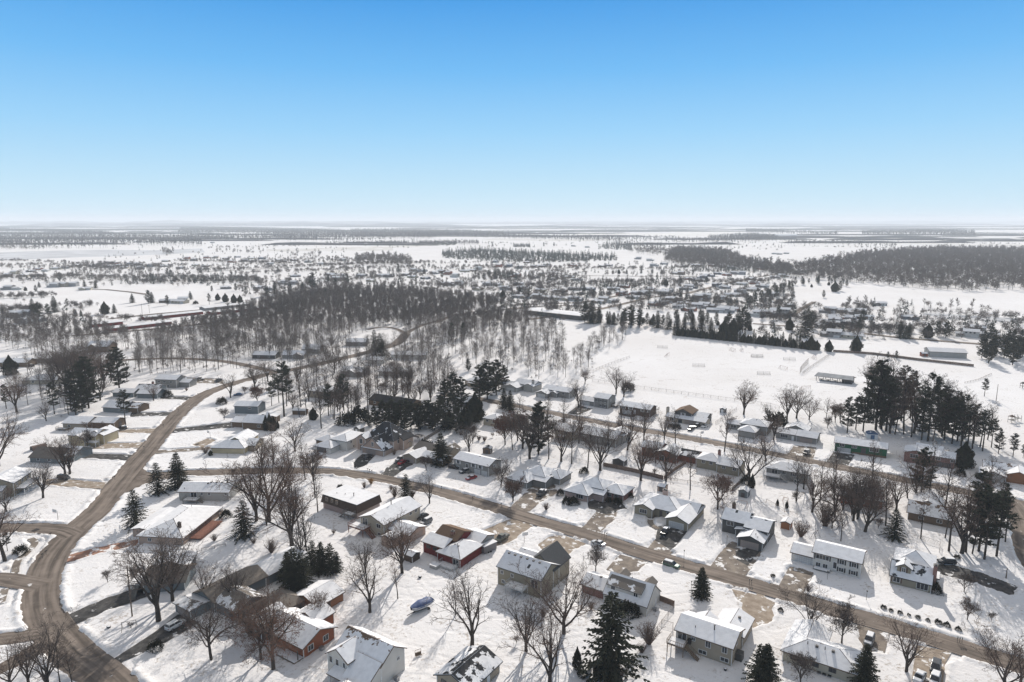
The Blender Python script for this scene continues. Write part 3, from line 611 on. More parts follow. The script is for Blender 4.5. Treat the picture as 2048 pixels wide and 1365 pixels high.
class House:
    def __init__(s, label, t, A, B, ang=None, w=None, wall='tan', shing='grey', bare=.15, group=None, cat='house', name='house', anchor='A'):
        a = G(t, *A); b = G(t, *B)
        if ang is not None:      # keep A, take the wall's heading as given and make B's picture column fix the length
            dx, dy = math.cos(ang), math.sin(ang); r = ray(*px(t, *B)); den = dx*r.y-dy*r.x
            L = (a.y*r.x-a.x*r.y)/den if abs(den) > 1e-6 else 10; L = abs(L)
        else: d = b-a; L = d.length; ang = math.atan2(d.y, d.x)
        if anchor == 'B': a = b-Vector((math.cos(ang), math.sin(ang), 0))*w
        s.W = w or L; s.ang = ang; s.label = label; s.wallc = wall; s.shing = shing; s.bare = bare
        s.o = empty(name, label, cat, (a.x, a.y, 0), ang, group); s.walls = {}; s.roof = MB(); s.snow = MB(); s.snowuv = []; s.k = 0; s.masses = []; s.loc = a; s.parts = 0
        s.roofobj = None; s.vents = []; s.rs = random.Random(int(abs(a.x*7+a.y*13)))
    def wm(s, c):
        if c not in s.walls: s.walls[c] = MB()
        return s.walls[c]
    def mass(s, x0, y0, w, d, h, roof='gx', pitch=.34, oh=.5, z0=-.3, wall=None, bare=None, gable_wall=None, shed_drop=1.0):
        s.k += 1; s.lastpitch = pitch; e = .004*s.k; x0 += e; y0 += e; wc = wall or s.wallc; mb = s.wm(wc); x1, y1 = x0+w, y0+d
        s.masses.append((x0, y0, x1, y1, h)); mb.box(x0, x1, y0, y1, z0, h, 0, False)
        g = s.wm(gable_wall or wc); bare = s.bare if bare is None else bare; T = .16
        def plane(pts, vv):      # pts: eave..ridge order; vv: v of each
            top = [Vector(p) for p in pts]; n = (top[1]-top[0]).cross(top[-1]-top[0]).normalized()
            if n.z < 0: top.reverse(); vv = vv[::-1]; n = -n
            s.roof.hexa([p-Vector((0, 0, T)) for p in top], top, 0)
            c = sum(top, Vector())/len(top); ins = []
            for p, v in zip(top, vv):
                q = c-p; q.z = q.z; l = q.length; f = (.16 if v < .5 else .10)/max(l, .01); ins.append(p+q*f+n*.02)
            K = len(s.snow.v); up = [p+n*.07 for p in ins]; s.snow.hexa(ins, up, 0, False); k = len(ins)
            for fidx in range(k+1):
                if fidx < k: i, j = fidx, (fidx+1) % k; s.snowuv.append([(0, -2)]*4 if bare < .9 else [(1, 0)]*4)
                else: s.snowuv.append([(bare, vv[i] if bare > 0 else -1) for i in range(k)])
        if roof == 'gx':
            ry = (y0+y1)/2; rz = h+pitch*d/2; ez = h-pitch*oh
            plane([(x0-oh, y0-oh, ez), (x1+oh, y0-oh, ez), (x1+oh, ry, rz), (x0-oh, ry, rz)], [0, 0, 1, 1])
            plane([(x1+oh, y1+oh, ez), (x0-oh, y1+oh, ez), (x0-oh, ry, rz+.002), (x1+oh, ry, rz+.002)], [0, 0, 1, 1])
            for xx in (x0, x1): g.poly([(xx, y0, h-.02), (xx, y1, h-.02), (xx, ry, rz-T-.02)])
        elif roof == 'gy':
            rx = (x0+x1)/2; rz = h+pitch*w/2; ez = h-pitch*oh
            plane([(x0-oh, y1+oh, ez), (x0-oh, y0-oh, ez), (rx, y0-oh, rz), (rx, y1+oh, rz)], [0, 0, 1, 1])
            plane([(x1+oh, y0-oh, ez), (x1+oh, y1+oh, ez), (rx, y1+oh, rz+.002), (rx, y0-oh, rz+.002)], [0, 0, 1, 1])
            for yy in (y0, y1): g.poly([(x0, yy, h-.02), (x1, yy, h-.02), (rx, yy, rz-T-.02)])
        elif roof == 'hip':
            ez = h-pitch*oh; m = min(w, d)/2; rz = h+pitch*m; X0, X1, Y0, Y1 = x0-oh, x1+oh, y0-oh, y1+oh
            if w >= d: a, b = (x0+m, (y0+y1)/2, rz), (x1-m, (y0+y1)/2, rz)
            else: a, b = ((x0+x1)/2, y0+m, rz), ((x0+x1)/2, y1-m, rz)
            if w >= d:
                plane([(X0, Y0, ez), (X1, Y0, ez), b, a] if w > d+.1 else [(X0, Y0, ez), (X1, Y0, ez), a], [0, 0, 1, 1] if w > d+.1 else [0, 0, 1])
                plane([(X1, Y1, ez), (X0, Y1, ez), a, b] if w > d+.1 else [(X1, Y1, ez), (X0, Y1, ez), a], [0, 0, 1, 1] if w > d+.1 else [0, 0, 1])
                plane([(X1, Y0, ez), (X1, Y1, ez), b], [0, 0, 1]); plane([(X0, Y1, ez), (X0, Y0, ez), a], [0, 0, 1])
            else:
                plane([(X1, Y0, ez), (X1, Y1, ez), b, a], [0, 0, 1, 1]); plane([(X0, Y1, ez), (X0, Y0, ez), a, b], [0, 0, 1, 1])
                plane([(X0, Y0, ez), (X1, Y0, ez), a], [0, 0, 1]); plane([(X1, Y1, ez), (X0, Y1, ez), b], [0, 0, 1])
        elif roof == 'flat':
            plane([(x0-oh, y0-oh, h+.12), (x1+oh, y0-oh, h+.12), (x1+oh, y1+oh, h+.12), (x0-oh, y1+oh, h+.12)], [0, 0, .5, .5])
        elif roof == 'shed':      # falls towards the front
            z1 = h+shed_drop; sl = shed_drop/d
            plane([(x0-oh, y0-oh, h-sl*oh), (x1+oh, y0-oh, h-sl*oh), (x1+oh, y1+.05, z1), (x0-oh, y1+.05, z1)], [0, 0, 1, 1])
            for xx in (x0, x1): g.poly([(xx, y0, h-.02), (xx, y1, h-.02), (xx, y1, z1-.15)])
        s.last = (x0, y0, x1, y1, h); return s
    def loc_(s, t, x, y):
        p = G(t, x, y)-s.loc; c, q = math.cos(s.ang), math.sin(s.ang); return (p.x*c+p.y*q, -p.x*q+p.y*c)
    def frame_pts(s, side, u, z, w, h, out, m=-1):
        """corners of a rectangle on wall side of mass m; u from that wall's left as seen from outside"""
        x0, y0, x1, y1, _ = s.masses[m]
        if side == 'f': o, a, n = Vector((x0, y0, 0)), Vector((1, 0, 0)), Vector((0, -1, 0))
        elif side == 'r': o, a, n = Vector((x1, y0, 0)), Vector((0, 1, 0)), Vector((1, 0, 0))
        elif side == 'l': o, a, n = Vector((x0, y1, 0)), Vector((0, -1, 0)), Vector((-1, 0, 0))
        else: o, a, n = Vector((x1, y1, 0)), Vector((-1, 0, 0)), Vector((0, 1, 0))
        return o, a, n
    def slab(s, mb, side, u, z, w, h, t0, t1, m=-1, mi=0):
        o, a, n = s.frame_pts(side, 0, 0, 0, 0, 0, m); p = o+a*u
        b = [p+n*t1, p+a*w+n*t1, p+a*w+n*t0, p+n*t0]
        mb.hexa([q+Vector((0, 0, z)) for q in b], [q+Vector((0, 0, z+h)) for q in b], mi)
    def win(s, side, u, z, w=1.1, h=1.2, m=-1, shut=None, panes=2, trim=None, label=None, out=0.0):
        mb = MB(); s.slab(mb, side, u, z, w, h, -.02, .03+out, m); o = mb.build('window', M_GLASS, s.o); fr = MB(); T = .10
        s.slab(fr, side, u-T, z-T, w+2*T, T, -.02, .07+out, m); s.slab(fr, side, u-T, z+h, w+2*T, T, -.02, .07+out, m); s.slab(fr, side, u-T, z, T, h, -.02, .068+out, m); s.slab(fr, side, u+w, z, T, h, -.02, .068+out, m)
        for k in range(1, panes): s.slab(fr, side, u+w*k/panes-.035, z, .07, h, -.02, .055+out, m)
        fr.build('frame', trim or M_TRIM, o)
        if shut: 
            for uu in (u-T-.42, u+w+T+.06): sh = MB(); s.slab(sh, side, uu, z-T, .36, h+2*T, -.02, .05, m); sh.build('shutter', shut, o)
        return s
    def wins(s, side, z, us, w=1.1, h=1.2, m=-1, **k):
        for u in us: s.win(side, u, z, w, h, m, **k)
        return s
    def door(s, side, u, z=.05, w=1.0, h=2.1, m=-1, col=None, glass=False):
        mb = MB(); s.slab(mb, side, u, z, w, h, -.02, .05, m); o = mb.build('door', col or M_TRIM, s.o)
        if glass: g = MB(); s.slab(g, side, u+.15, z+.3, w-.3, h-.45, .04, .07, m); g.build('pane', M_GLASS, o)
        return s
    def slider(s, side, u, z, m=-1):
        mb = MB(); s.slab(mb, side, u, z, 1.9, 2.05, -.02, .04, m); o = mb.build('patio_door', M_GLASS, s.o); f = MB()
        for uu, ww in ((u-.1, .1), (u+.92, .09), (u+1.9, .1)): s.slab(f, side, uu, z, ww, 2.05, -.02, .07, m)
        s.slab(f, side, u-.1, z+2.05, 2.1, .1, -.02, .075, m); f.build('frame', M_TRIM, o); return s
    def gdoor(s, side, u, w=4.8, h=2.15, m=-1, col=None):
        mb = MB(); s.slab(mb, side, u, .0, w, h, -.02, .04, m); o = mb.build('garage_door', col or M_GDOOR, s.o); f = MB()
        for k in (.25, .5, .75): s.slab(f, side, u+.1, h*k-.02, w-.2, .04, .03, .055, m)
        for k in range(1, int(w/.6)): s.slab(f, side, u+k*.6, .1, .04, h-.2, .03, .052, m)
        f.build('panel_grooves', mat('groove', (.30, .29, .28), .8), o); return s
    def chimney(s, x, y, z1, w=.9, d=.7, z0=-.2, c='brick'):
        mb = MB(); mb.box(x, x+w, y, y+d, z0, z1); o = mb.build('chimney', wallm(c), s.o); cp = MB(); cp.box(x-.08, x+w+.08, y-.08, y+d+.08, z1, z1+.12); cp.box(x+.25, x+w-.25, y+.2, y+d-.2, z1+.12, z1+.4); cp.build('chimney_cap', M_TRIMD, o); return s
    def vent(s, x, y, z, kind='pipe'):
        s.vents.append((x, y, z, kind)); return s
    def dormer(s, x, y, w, d, z0, h, wall=None, pitch=.7, roof='gy', win=True, bare=None, shut=None):
        s.mass(x, y, w, d, h, roof, pitch, .3, z0, wall, bare)
        if win: s.win('f', w/2-.4, z0+(h-z0)*.25, .8, (h-z0)*.65, -1, shut=shut)
        return s
    def deck(s, x0, y0, w, d, z, m=None, rail=True, stairs=None, posts=True, snow=True, label=None):
        m = m or M_DECK; mb = MB(); mb.box(x0, x0+w, y0, y0+d, z-.22, z)
        if posts:
            for px_ in (x0+.15, x0+w-.15):
                for py_ in ((y0+.15, y0+d-.3) if z > .6 else ()): mb.box(px_-.08, px_+.08, py_-.08, py_+.08, -.2, z-.22)
        o = mb.build('deck', m, s.o)
        if label: o['label'] = label
        if rail:
            r = MB()
            for a, b in (((x0, y0), (x0+w, y0)), ((x0, y0), (x0, y0+d)), ((x0+w, y0), (x0+w, y0+d))):
                L = math.hypot(b[0]-a[0], b[1]-a[1]); n = max(2, int(L/.45))
                r.bar((*a, z+.95), (*b, z+.95), .05); r.bar((*a, z+.2), (*b, z+.2), .035)
                for k in range(n+1): q = (a[0]+(b[0]-a[0])*k/n, a[1]+(b[1]-a[1])*k/n); r.bar((*q, z), (*q, z+.95), .03 if k % 4 else .055)
            r.build('railing', m, o)
        if snow: sn = MB(); sn.box(x0+.12, x0+w-.12, y0+.12, y0+d-.05, z, z+.09); sn.build('deck_snow', M_SNOWP, o)
        if stairs:
            sx, sy, dx, dy, sw = stairs; st = MB(); n = max(3, int(z/.2)); run = .28*n
            for k in range(n):
                zz = z-(k+1)*z/n; cx, cy = sx+dx*(k+.5)*.28, sy+dy*(k+.5)*.28; hx, hy = (.15, sw/2) if dx else (sw/2, .15); st.box(cx-hx, cx+hx, cy-hy, cy+hy, zz, zz+.07)
            for sg in (-1, 1):
                ox, oy = (0, sg*sw/2) if dx else (sg*sw/2, 0); st.bar((sx+ox, sy+oy, z+.9), (sx+ox+dx*run, sy+oy+dy*run, .9), .05); st.bar((sx+ox, sy+oy, z-.1), (sx+ox+dx*run, sy+oy+dy*run, -.05), .08)
                for k in range(0, n+1, 2): q = (sx+ox+dx*.28*k, sy+oy+dy*.28*k); st.bar((*q, z-z*k/n), (*q, z-z*k/n+.9), .03)
            st.build('stairs', m, o)
        return s
    def box(s, name, x0, x1, y0, y1, z0, z1, m, snow=False):
        mb = MB(); mb.box(x0, x1, y0, y1, z0, z1); o = mb.build(name, m, s.o)
        return s
    def pr(s, name, mb, m): mb.build(name, m, s.o); return s
    def skylight(s, x, y, mi=0, w=.7, d=1.1):
        """on the front plane of a gable mass; y measured from the eave wall"""
        x0, y0, x1, y1, h = s.masses[mi]; pz = s.lastpitch; mb = MB(); z = lambda yy: h+pz*(yy-y0)+.12
        mb.hexa([(x, y, z(y)-.1), (x+w, y, z(y)-.1), (x+w, y+d, z(y+d)-.1), (x, y+d, z(y+d)-.1)], [(x, y, z(y)), (x+w, y, z(y)), (x+w, y+d, z(y+d)), (x, y+d, z(y+d))]); mb.build('skylight', M_GLASS, s.o); return s
    def done(s):
        corner = s.wm(s.wallc)
        for (x0, y0, x1, y1, h) in s.masses[:6]:
            if h < 1.8: continue
            for xx, yy in ((x0, y0), (x1, y0), (x1, y1)): corner.box(xx-.07, xx+.07, yy-.07, yy+.07, -.2, h-.12, 1)
        for i, (c, mb) in enumerate(s.walls.items()): mb.build('wall', [wallm(c), M_TRIM if s.wallc not in ('brick', 'stone') else wallm(s.wallc)], s.o)
        r = s.roof.build('roof', M_SH[s.shing], s.o)
        me = s.snow.mesh('roof_snow', [roof_snow(s.shing)]); ul = me.uv_layers.new(name='UVMap'); k = 0
        # faces of each slab come side by side: its sides, then its top
        for p, u in zip(me.polygons, s.snowuv):
            for li, q in zip(p.loop_indices, u): ul.data[li].uv = q
        o = link(bpy.data.objects.new('roof_snow', me)); o.parent = r
        for x, y, z, kd in s.vents:
            v = MB()
            if kd == 'pipe': v.tube([(x, y, z-.3), (x, y, z+.55)], [.09, .09], 7)
            elif kd == 'stack': v.tube([(x, y, z-.3), (x, y, z+1.1)], [.14, .14], 7); v.tube([(x, y, z+1.1), (x, y, z+1.25)], [.22, .22], 7)
            else: v.box(x-.28, x+.28, y-.28, y+.28, z-.2, z+.28)
            v.build('roof_vent', M_TRIMD, r)
        return s
SA = R(-33.5)      # heading of the two slanting streets and their houses
# ---- the near houses, one by one
W2 = M_TRIM; BLK = mat('shutter_black', (.03, .03, .035), .7); BRS = mat('shutter_brown', (.10, .06, .045), .7)
h = House('tan split level house with a raised rear deck and stairs, behind the chain link fence', 'g', (1305, 1085), (1745, 1188), SA, wall='tan', shing='brown', bare=.08); w = h.W
h.mass(0, 0, w, 8.2, 4.7, 'gx', .36).wins('f', 3.2, [.28*w], .8, .7).wins('f', 2.75, [.54*w, .83*w], 1.0, 1.6).wins('f', .75, [.42*w, .81*w], 1.7, .85)
h.slider('f', .4, 2.6).win('r', 3.0, 3.3, .9, 1.1).mass(w-6.4, 7.6, 6.6, 8.5, 3.2, 'gy', .38).mass(1.5, 7.8, 4.5, 3.2, 3.4, 'gy', .5)
h.deck(-1.1, -3.0, 3.9, 3.0, 2.45, M_DECK, stairs=(2.8, -1.9, 1, 0, 1.1)).box('porch_post', 2.9, 3.6, -.9, -.2, 2.45, 3.6, M_BLACKP); h.vent(w*.62, 2.6, 5.7, 'stack').vent(w*.3, 1.7, 5.3).vent(w-2, 13, 4.2, 'box').box('utility_shed', w+.1, w+1.5, 2.6, 4.4, -.1, 1.9, wallm('dgrey')).done()
h = House('white cape style house with two rear dormers and a half melted shed dormer', 'q8', (215, 680), (890, 885), SA, wall='white', shing='taupe', bare=.10); w = h.W
h.mass(0, 0, w, 8.6, 2.9, 'gx', .86, .3).win('f', w-2.9, .9, 1.1, 1.3).win('f', 3.5, 1.0, 1.6, 1.2).door('r', 5.4).mass(.5, 1.0, w-2.6, 3.4, 5.1, 'shed', .3, .3, 2.9, bare=.85, shed_drop=1.35)
h.wins('f', 3.6, [1.0, w-4.4], 1.0, 1.1).mass(.8, 5.0, 2.4, 3.6, 5.2, 'gy', .75, .25, 4.0, bare=1.0).mass(w-3.4, 5.0, 2.4, 3.6, 5.2, 'gy', .75, .25, 4.0, bare=1.0)
h.mass(-6.8, 1.2, 6.8, 6.8, 2.7, 'gx', .40, wall='brick').vent(-3, 4.5, 4.0, 'box').vent(w*.5, 4.2, 6.4).box('air_conditioner', w+.4, w+1.2, 3.2, 4.0, -.1, .9, M_METAL).done()
h = House('tall tan two storey house with a skylight and a rear balcony', 'q6', (205, 865), (880, 1062), SA, wall='olive', shing='grey', bare=.05); w = h.W
h.mass(0, 0, w, 9.2, 5.5, 'gx', .52, .4).wins('f', 3.6, [.9, 4.1], .8, .8).win('f', 1.3, 1.1, .8, .8).slider('f', w-2.9, 2.7).skylight(w*.60, 1.6)
h.mass(w*.40, 6.2, w*.60, 8.6, 5.5, 'gy', .82, .4, bare=1.0).mass(.4, 8.5, 5.5, 5.5, 4.5, 'gx', .45).deck(4.2, -3.1, 5.4, 3.1, 2.6, M_DECKW)
for k in range(6): h.vent(1.0+k*(w-1.8)/6, 3.9, 7.55, 'box')
h.done()
h = House('sage coloured ranch house with a white double garage door and a curved path', 'q3', (305, 850), (580, 900), SA, wall='olive', shing='dark', bare=.06); w1 = h.W; gx_, gy_ = h.loc_('q3', 800, 1045); x2 = h.loc_('q3', 1140, 1130)[0]; gw = 7.0
h.mass(0, 0, w1, 5, 3.0, 'gy', .40).win('f', w1*.30, 1.0, 2.4, 1.3, panes=3).mass(.2, 2.2, 14.0, 11, 3.0, 'hip', .42).mass(gx_, gy_, gw, 15.5, 2.8, 'gy', .42).gdoor('f', .9, 4.9)
h.mass(gx_-2.5, gy_+8.8, gw+2.3, 7.2, 3.0, 'gx', .44).skylight(gx_+3.4, gy_+10.5, 3).door('f', w1+1.5, m=1, col=M_TRIMD).win('f', w1+4.0, .8, 1.5, 1.4, 1).chimney(5.2, 11.2, 5.6, 1.6, .9, c='brickp').done()

h = House('dark charcoal house with a pinkish garage door, skylight and grey shed behind', 'q4', (340, 582), (1070, 770), SA, wall='dgrey', shing='dark', bare=.08); w = h.W; gx_, gy_ = h.loc_('q4', 590, 802)
h.mass(0, 0, w*.52, 8.5, 4.6, 'gx', .42).win('f', 1.5, 2.7, 2.0, 1.3, trim=M_TRIM).door('f', 4.4, .1, 1.1, 2.2, col=M_TRIMD).skylight(3.0, 3.0).mass(w*.52, -1.3, w*.48, 9.0, 4.2, 'gx', .36).skylight(w*.56, 2.2, 1, .6, .6)
h.mass(gx_, gy_, 7.0, abs(gy_)+.4, 2.8, 'gy', .38).gdoor('f', .8, 5.2, col=M_GDOORT).mass(gx_-2.0, gy_+4.8, 5.5, 2.2, 3.0, 'gy', .22).chimney(.9, 7.0, 7.2, 1.0, .8, c='dbrown').vent(gx_+4.6, gy_+2, 3.9).vent(gx_+5.4, gy_+1, 3.5).done()
h = House('white split level house with black shutters and an attached garage on its left', 'h', (215, 400), (755, 535), SA, wall='white', shing='brown', bare=.0); w = h.W; xg = h.loc_('h', 382, 450)[0]
h.mass(0, 0, xg, 7.0, 2.8, 'gx', .34).gdoor('f', .9, 4.9).mass(xg, -.5, w-xg, 8.2, 4.7, 'gx', .34).win('f', .7, 2.9, 3.2, 1.2, panes=4, shut=BLK).wins('f', 2.9, [w-xg-5.2, w-xg-2.2], 1.1, 1.2, shut=BLK)
h.wins('f', .7, [w-xg-5.2, w-xg-2.2], 1.1, 1.1, shut=BLK).wins('f', .6, [.8, 2.6], 1.1, 1.1).door('f', 5.0, .9, 1.1, 2.2, glass=True).deck(xg+.4, -2.3, 4.2, 1.7, .5, M_DECKG, rail=False).done()
h = House('tan cape house with a big gabled dormer and a brick chimney on its right end', 'h', (990, 580), (1310, 660), SA, wall='olive', shing='dark', bare=.35); w = h.W
h.mass(0, 0, w, 7.4, 2.7, 'gx', .74, .35, bare=.55).win('f', .7, .9, 1.5, 1.3, shut=BRS).win('f', 6.1, .6, 2.5, 1.7, panes=3).mass(.3, 6.8, w-.2, 9.6, 3.5, 'hip', .52, bare=.0).mass(w-.4, 3.4, 1.6, 3.6, 3.0, 'flat')
h.mass(1.2, 1.0, 3.3, 4.2, 5.0, 'gy', .62, .35, 3.0, bare=.1).win('f', 1.2, 3.7, .8, 1.1, shut=BRS).chimney(w+.05, 2.0, 6.9, .9, 1.3).vent(w*.75, 2, 4.4).done()
h = House('long tan ranch house with dark windows at the bottom right corner, spruce at its end', 'h', (145, 1190), (640, 1332), SA, wall='beige', shing='brown', bare=.06); w = h.W
h.mass(0, 0, w+2.2, 8.4, 2.9, 'hip', .36, .6).wins('f', 1.2, [2.0, 5.9, 9.3], 1.3, 1.0, trim=M_TRIMD).mass(.3, 4.5, 7, 8.5, 2.9, 'gy', .36, .6).win('f', 1.6, 1.2, 1.2, 1.0, 0, trim=M_TRIMD)
for k, q in enumerate((.35, .5, .63, .76)): h.vent(w*q, 2.9, 4.2, 'box' if k % 2 else 'pipe')
h.done()
h = House('bright orange house with white framed double windows beside the brown garage', 'f', (30, 1100), (350, 1197), SA, w=13.5, anchor='B', wall='orange', shing='brown', bare=.12); w = h.W
h.mass(0, 1.2, w, 8.8, 3.1, 'gx', .42, .7).wins('r', 1.0, [1.3, 5.6], 1.4, 1.3).mass(-5.5, .0, 6, 7.5, 3.8, 'gy', .42, wall='dbrown').wins('f', 2.0, [1.0, 3.6], .8, 1.1).mass(1.5, 9.3, 7, 5, 3.0, 'gy', .35)
h.deck(w-6, -1.4, 6, 2.6, .35, M_DECK, rail=False).box('porch_post', w-.35, w-.15, -.3, -.1, 0, 2.6, M_TRIMD).box('air_conditioner', w+.5, w+1.4, 5.0, 5.9, -.1, .9, M_METAL).done()
h = House('white two storey house with cross gables and melted brown roof patches, bottom centre', 'q2', (590, 1250), (1290, 1500), SA, w=12.6, wall='white', shing='brown', bare=.30); w = h.W
h.mass(0, 3.2, w, 7.0, 5.5, 'gx', .66, .5, bare=.52).win('r', 4.8, 3.6, .7, .7).mass(0.2, .2, 6.0, 5.0, 5.4, 'gy', .66, .45, bare=.22).wins('f', 3.4, [.5, 2.4], .85, 1.35, panes=1).win('f', 4.6, 3.6, .6, 1.1, panes=1).win('f', .9, .8, 1.4, 1.2)
h.mass(6.2, -1.5, w-6.2, 4.8, 2.8, 'shed', .3, .4, bare=.0, shed_drop=3.1).mass(2.6, -2.0, 4.2, 2.6, 2.75, 'shed', .3, .3, 2.45, bare=0, shed_drop=.7).mass(6.8, -5.6, 6.0, 5.0, 2.7, 'hip', .5, .5, bare=0)
h.box('porch_post', 2.75, 2.95, -1.9, -1.7, 0, 2.5, M_TRIM).box('air_conditioner', w+.5, w+1.4, 6.3, 7.2, -.1, .9, M_METAL).vent(9.2, -3.4, 4.0).done()
h = House('small tan house at the bottom edge with a black and white patchy gabled roof', 'f', (1435, 1392), (1700, 1480), SA, w=8.4, wall='tan', shing='dark', bare=.72); w = h.W
h.mass(0, 0, w, 10.5, 3.0, 'gy', .42, .6).win('f', 1.2, 1.4, 1.2, .8, trim=M_TRIMD).door('r', 6).vent(w*.7, 6, 4.0, 'box').done()
h = House('rust brown detached garage with a snowy gabled roof', 'f', (305, 748), (525, 850), SA, w=9.0, wall='cedar', shing='brown', bare=.03, cat='garage', name='garage'); w = h.W
h.mass(0, 0, w, 8.2, 2.6, 'gy', .34, .5).gdoor('f', 1.2, 4.4, col=wallm('rust')).door('r', 3.0, col=M_TRIMD).done()
h = House('dark red house with a hipped roof, brown roof patch and small rear deck', 'f', (1300, 355), (1615, 475), SA, wall='red', shing='brown', bare=.10); w = h.W
h.mass(0, 1.6, 7.5, 7.5, 3.7, 'gx', .30).wins('f', 2.0, [1.2, 3.6], 1.4, .8, trim=M_TRIMD).mass(1.6, 5.4, 7.5, 7.0, 4.8, 'gx', .40, bare=.95).mass(6.6, 0, w-6.6, 10.5, 3.1, 'hip', .42).slider('f', w-6.6-2.4, .3)
h.mass(6.9, 9.8, 7.0, 7.5, 3.1, 'gx', .36, wall='lgrey').deck(w-6.2, -2.7, 5.6, 2.7, .6, M_DECKW).chimney(6.2, 6.5, 6.3, 1, .8).vent(w*.78, 3.4, 4.3, 'box').vent(w*.70, 3.6, 4.4, 'box').done()
h = House('beige house with a raised red brown deck and wide stairs beside the mansard house', 'q7', (650, 1040), (1010, 1130), SA, wall='beige', shing='brown', bare=.12); w = h.W
h.mass(0, 0, w, 16.5, 4.8, 'gy', .36, .6).slider('f', .9, 2.6).wins('f', 2.9, [w-3.0], 1.7, 1.2).win('f', w-2.5, .6, 1.0, .8).wins('r', 3.2, [11.5, 14], 1.0, .9).mass(w, 1.8, 8.6, 7.2, 2.8, 'gx', .34, wall='pinkbeige', bare=.0).gdoor('r', 1.2, 4.8, col=M_GDOORT)
h.deck(-2.2, -3.4, 6.4, 3.4, 2.5, M_DECKR, stairs=(4.2, -1.8, 1, 0, 1.6)).vent(w*.45, 9, 6.6, 'stack').done()
h = House('flat topped house with dark mansard upper storey over pinkish brick', 'q7', (55, 688), (590, 850), SA, wall='brickp', shing='dark', bare=0.0); w = h.W
D_ = 10.2; wl = h.wm('brickp'); h.masses.append((0, 0, w, D_, 1.5)); wl.box(0, w, 0, D_, -.3, 2.5, 0, False); up = MB()
up.hexa([(-.55, -.55, 2.4), (w+.55, -.55, 2.4), (w+.55, D_+.55, 2.4), (-.55, D_+.55, 2.4)], [(-.05, -.05, 5.0), (w+.05, -.05, 5.0), (w+.05, D_+.05, 5.0), (-.05, D_+.05, 5.0)]); h.pr('upper_storey', up, wallm('dbrown'))
h.k += 1; sn = MB(); sn.box(0, w, 0, D_, 5.0, 5.12); h.roof.box(-.1, w+.1, -.1, D_+.1, 4.86, 5.003)
h.snow.hexa([(0, 0, 5.005), (w, 0, 5.005), (w, D_, 5.005), (0, D_, 5.005)], [(0, 0, 5.1), (w, 0, 5.1), (w, D_, 5.1), (0, D_, 5.1)], 0, False); h.snowuv += [[(0, 0)]*4]*5
for u in (1.8, 4.3, 6.6): h.win('f', u, 3.4, .9, 1.1, out=.38, trim=mat('trim_tan', (.40, .30, .22), .7))
h.slider('f', w-2.6, 2.6).deck(w-3.6, -2.6, 3.4, 2.1, 2.3, M_DECKG, stairs=(w-3.6, -1.6, -1, 0, 1.0)).vent(w*.62, 4.5, 5.0, 'stack').vent(w*.4, 4.0, 5.0).vent(w*.22, 3.0, 5.0).done()
h = House('taupe split level house with two lower garage doors and a red car in front', 'b', (1570, 1018), (1840, 1100), SA, wall='grey', shing='dark', bare=.10); w = h.W
h.mass(0, 0, w, 8.2, 4.5, 'gx', .34).wins('f', 2.7, [1.3, 8.6, 11.8], 1.3, 1.2, shut=W2).win('f', 1.2, .7, 1.4, .8).door('f', 5.6, 1.2, 1.2, 2.3, glass=True).gdoor('f', w-6.6, 2.7).gdoor('f', w-3.3, 2.7).box('entry_porch', 4.6, 8.2, -1.6, 0, 0, 1.1, M_DECKG).win('r', 3.2, 3, .9, 1.0).done()
h = House('large pinkish house with steep dark roofs and arched windows', 'q5', (350, 602), (690, 668), R(-27), wall='pinkbeige', shing='dark', bare=.35); w = h.W
h.mass(0, 0, w, 9.5, 2.8, 'gy', .82, .35, bare=.80).win('f', w/2-.5, 3.8, 1.0, 1.7).mass(-.2, -.35, w+.4, .9, 2.75, 'shed', .3, .2, 2.4, bare=0, shed_drop=.3).mass(-4.4, 2.2, 4.4, 6, 5.6, 'gy', .7, .3).win('f', 1.4, 3.2, 1.4, 2.0).door('f', 1.7, .1, 1.3, 2.3, col=M_TRIMD)
h.mass(-3.0, 6.0, 14.5, 11.5, 5.4, 'hip', .95, .35, bare=.86).wins('r', 3.2, [3, 7], 1.0, 1.4).gdoor('f', 2.0, 5.0, m=0, col=M_GDOORT).mass(w-.8, 10.0, 3.4, 7, 5.0, 'gy', .7, bare=.9).done()
h = House('tan ranch house with bare brown rear roofs and a snowy front wing', 'q5', (1000, 735), (1215, 745), SA, w=6.6, wall='tan', shing='taupe', bare=.15); w = h.W
h.mass(0, 0, w, 9, 2.8, 'gy', .40).gdoor('f', .9, 4.8, col=M_GDOORT).mass(-1.5, 8.0, 17.0, 8.4, 3.2, 'gx', .44, bare=.9).mass(w, 3.6, 10.5, 6, 2.8, 'gx', .38, wall='brown').wins('f', 1.0, [2.0, 6.0], 1.6, 1.1).mass(8, 14, 6, 5, 3.1, 'gy', .44, bare=.8).done()
h = House('white hip roofed house with a brown garage door in its front wing', 'b', (472, 880), (595, 897), R(-26), wall='white', shing='grey', bare=.04); w = max(h.W, 7.4)
h.mass(0, 0, w, 7.5, 2.8, 'hip', .44).gdoor('f', 1.1, 5.0, col=M_GDOORD).mass(3.8, 5.6, 8.4, 12.5, 4.6, 'hip', .36).wins('r', 3.0, [2.5, 7.0, 10], .9, .9).wins('r', .8, [4, 9], .9, .7).mass(-5.0, 6.5, 8, 7, 2.8, 'hip', .4, wall='brown').done()
h = House('grey ranch house with three hipped roofs and a dark driveway', 'c', (-28, 1140), (130, 1178), SA, wall='grey', shing='dark', bare=.10); w = h.W; bx, by = h.loc_('c', 262, 1120)
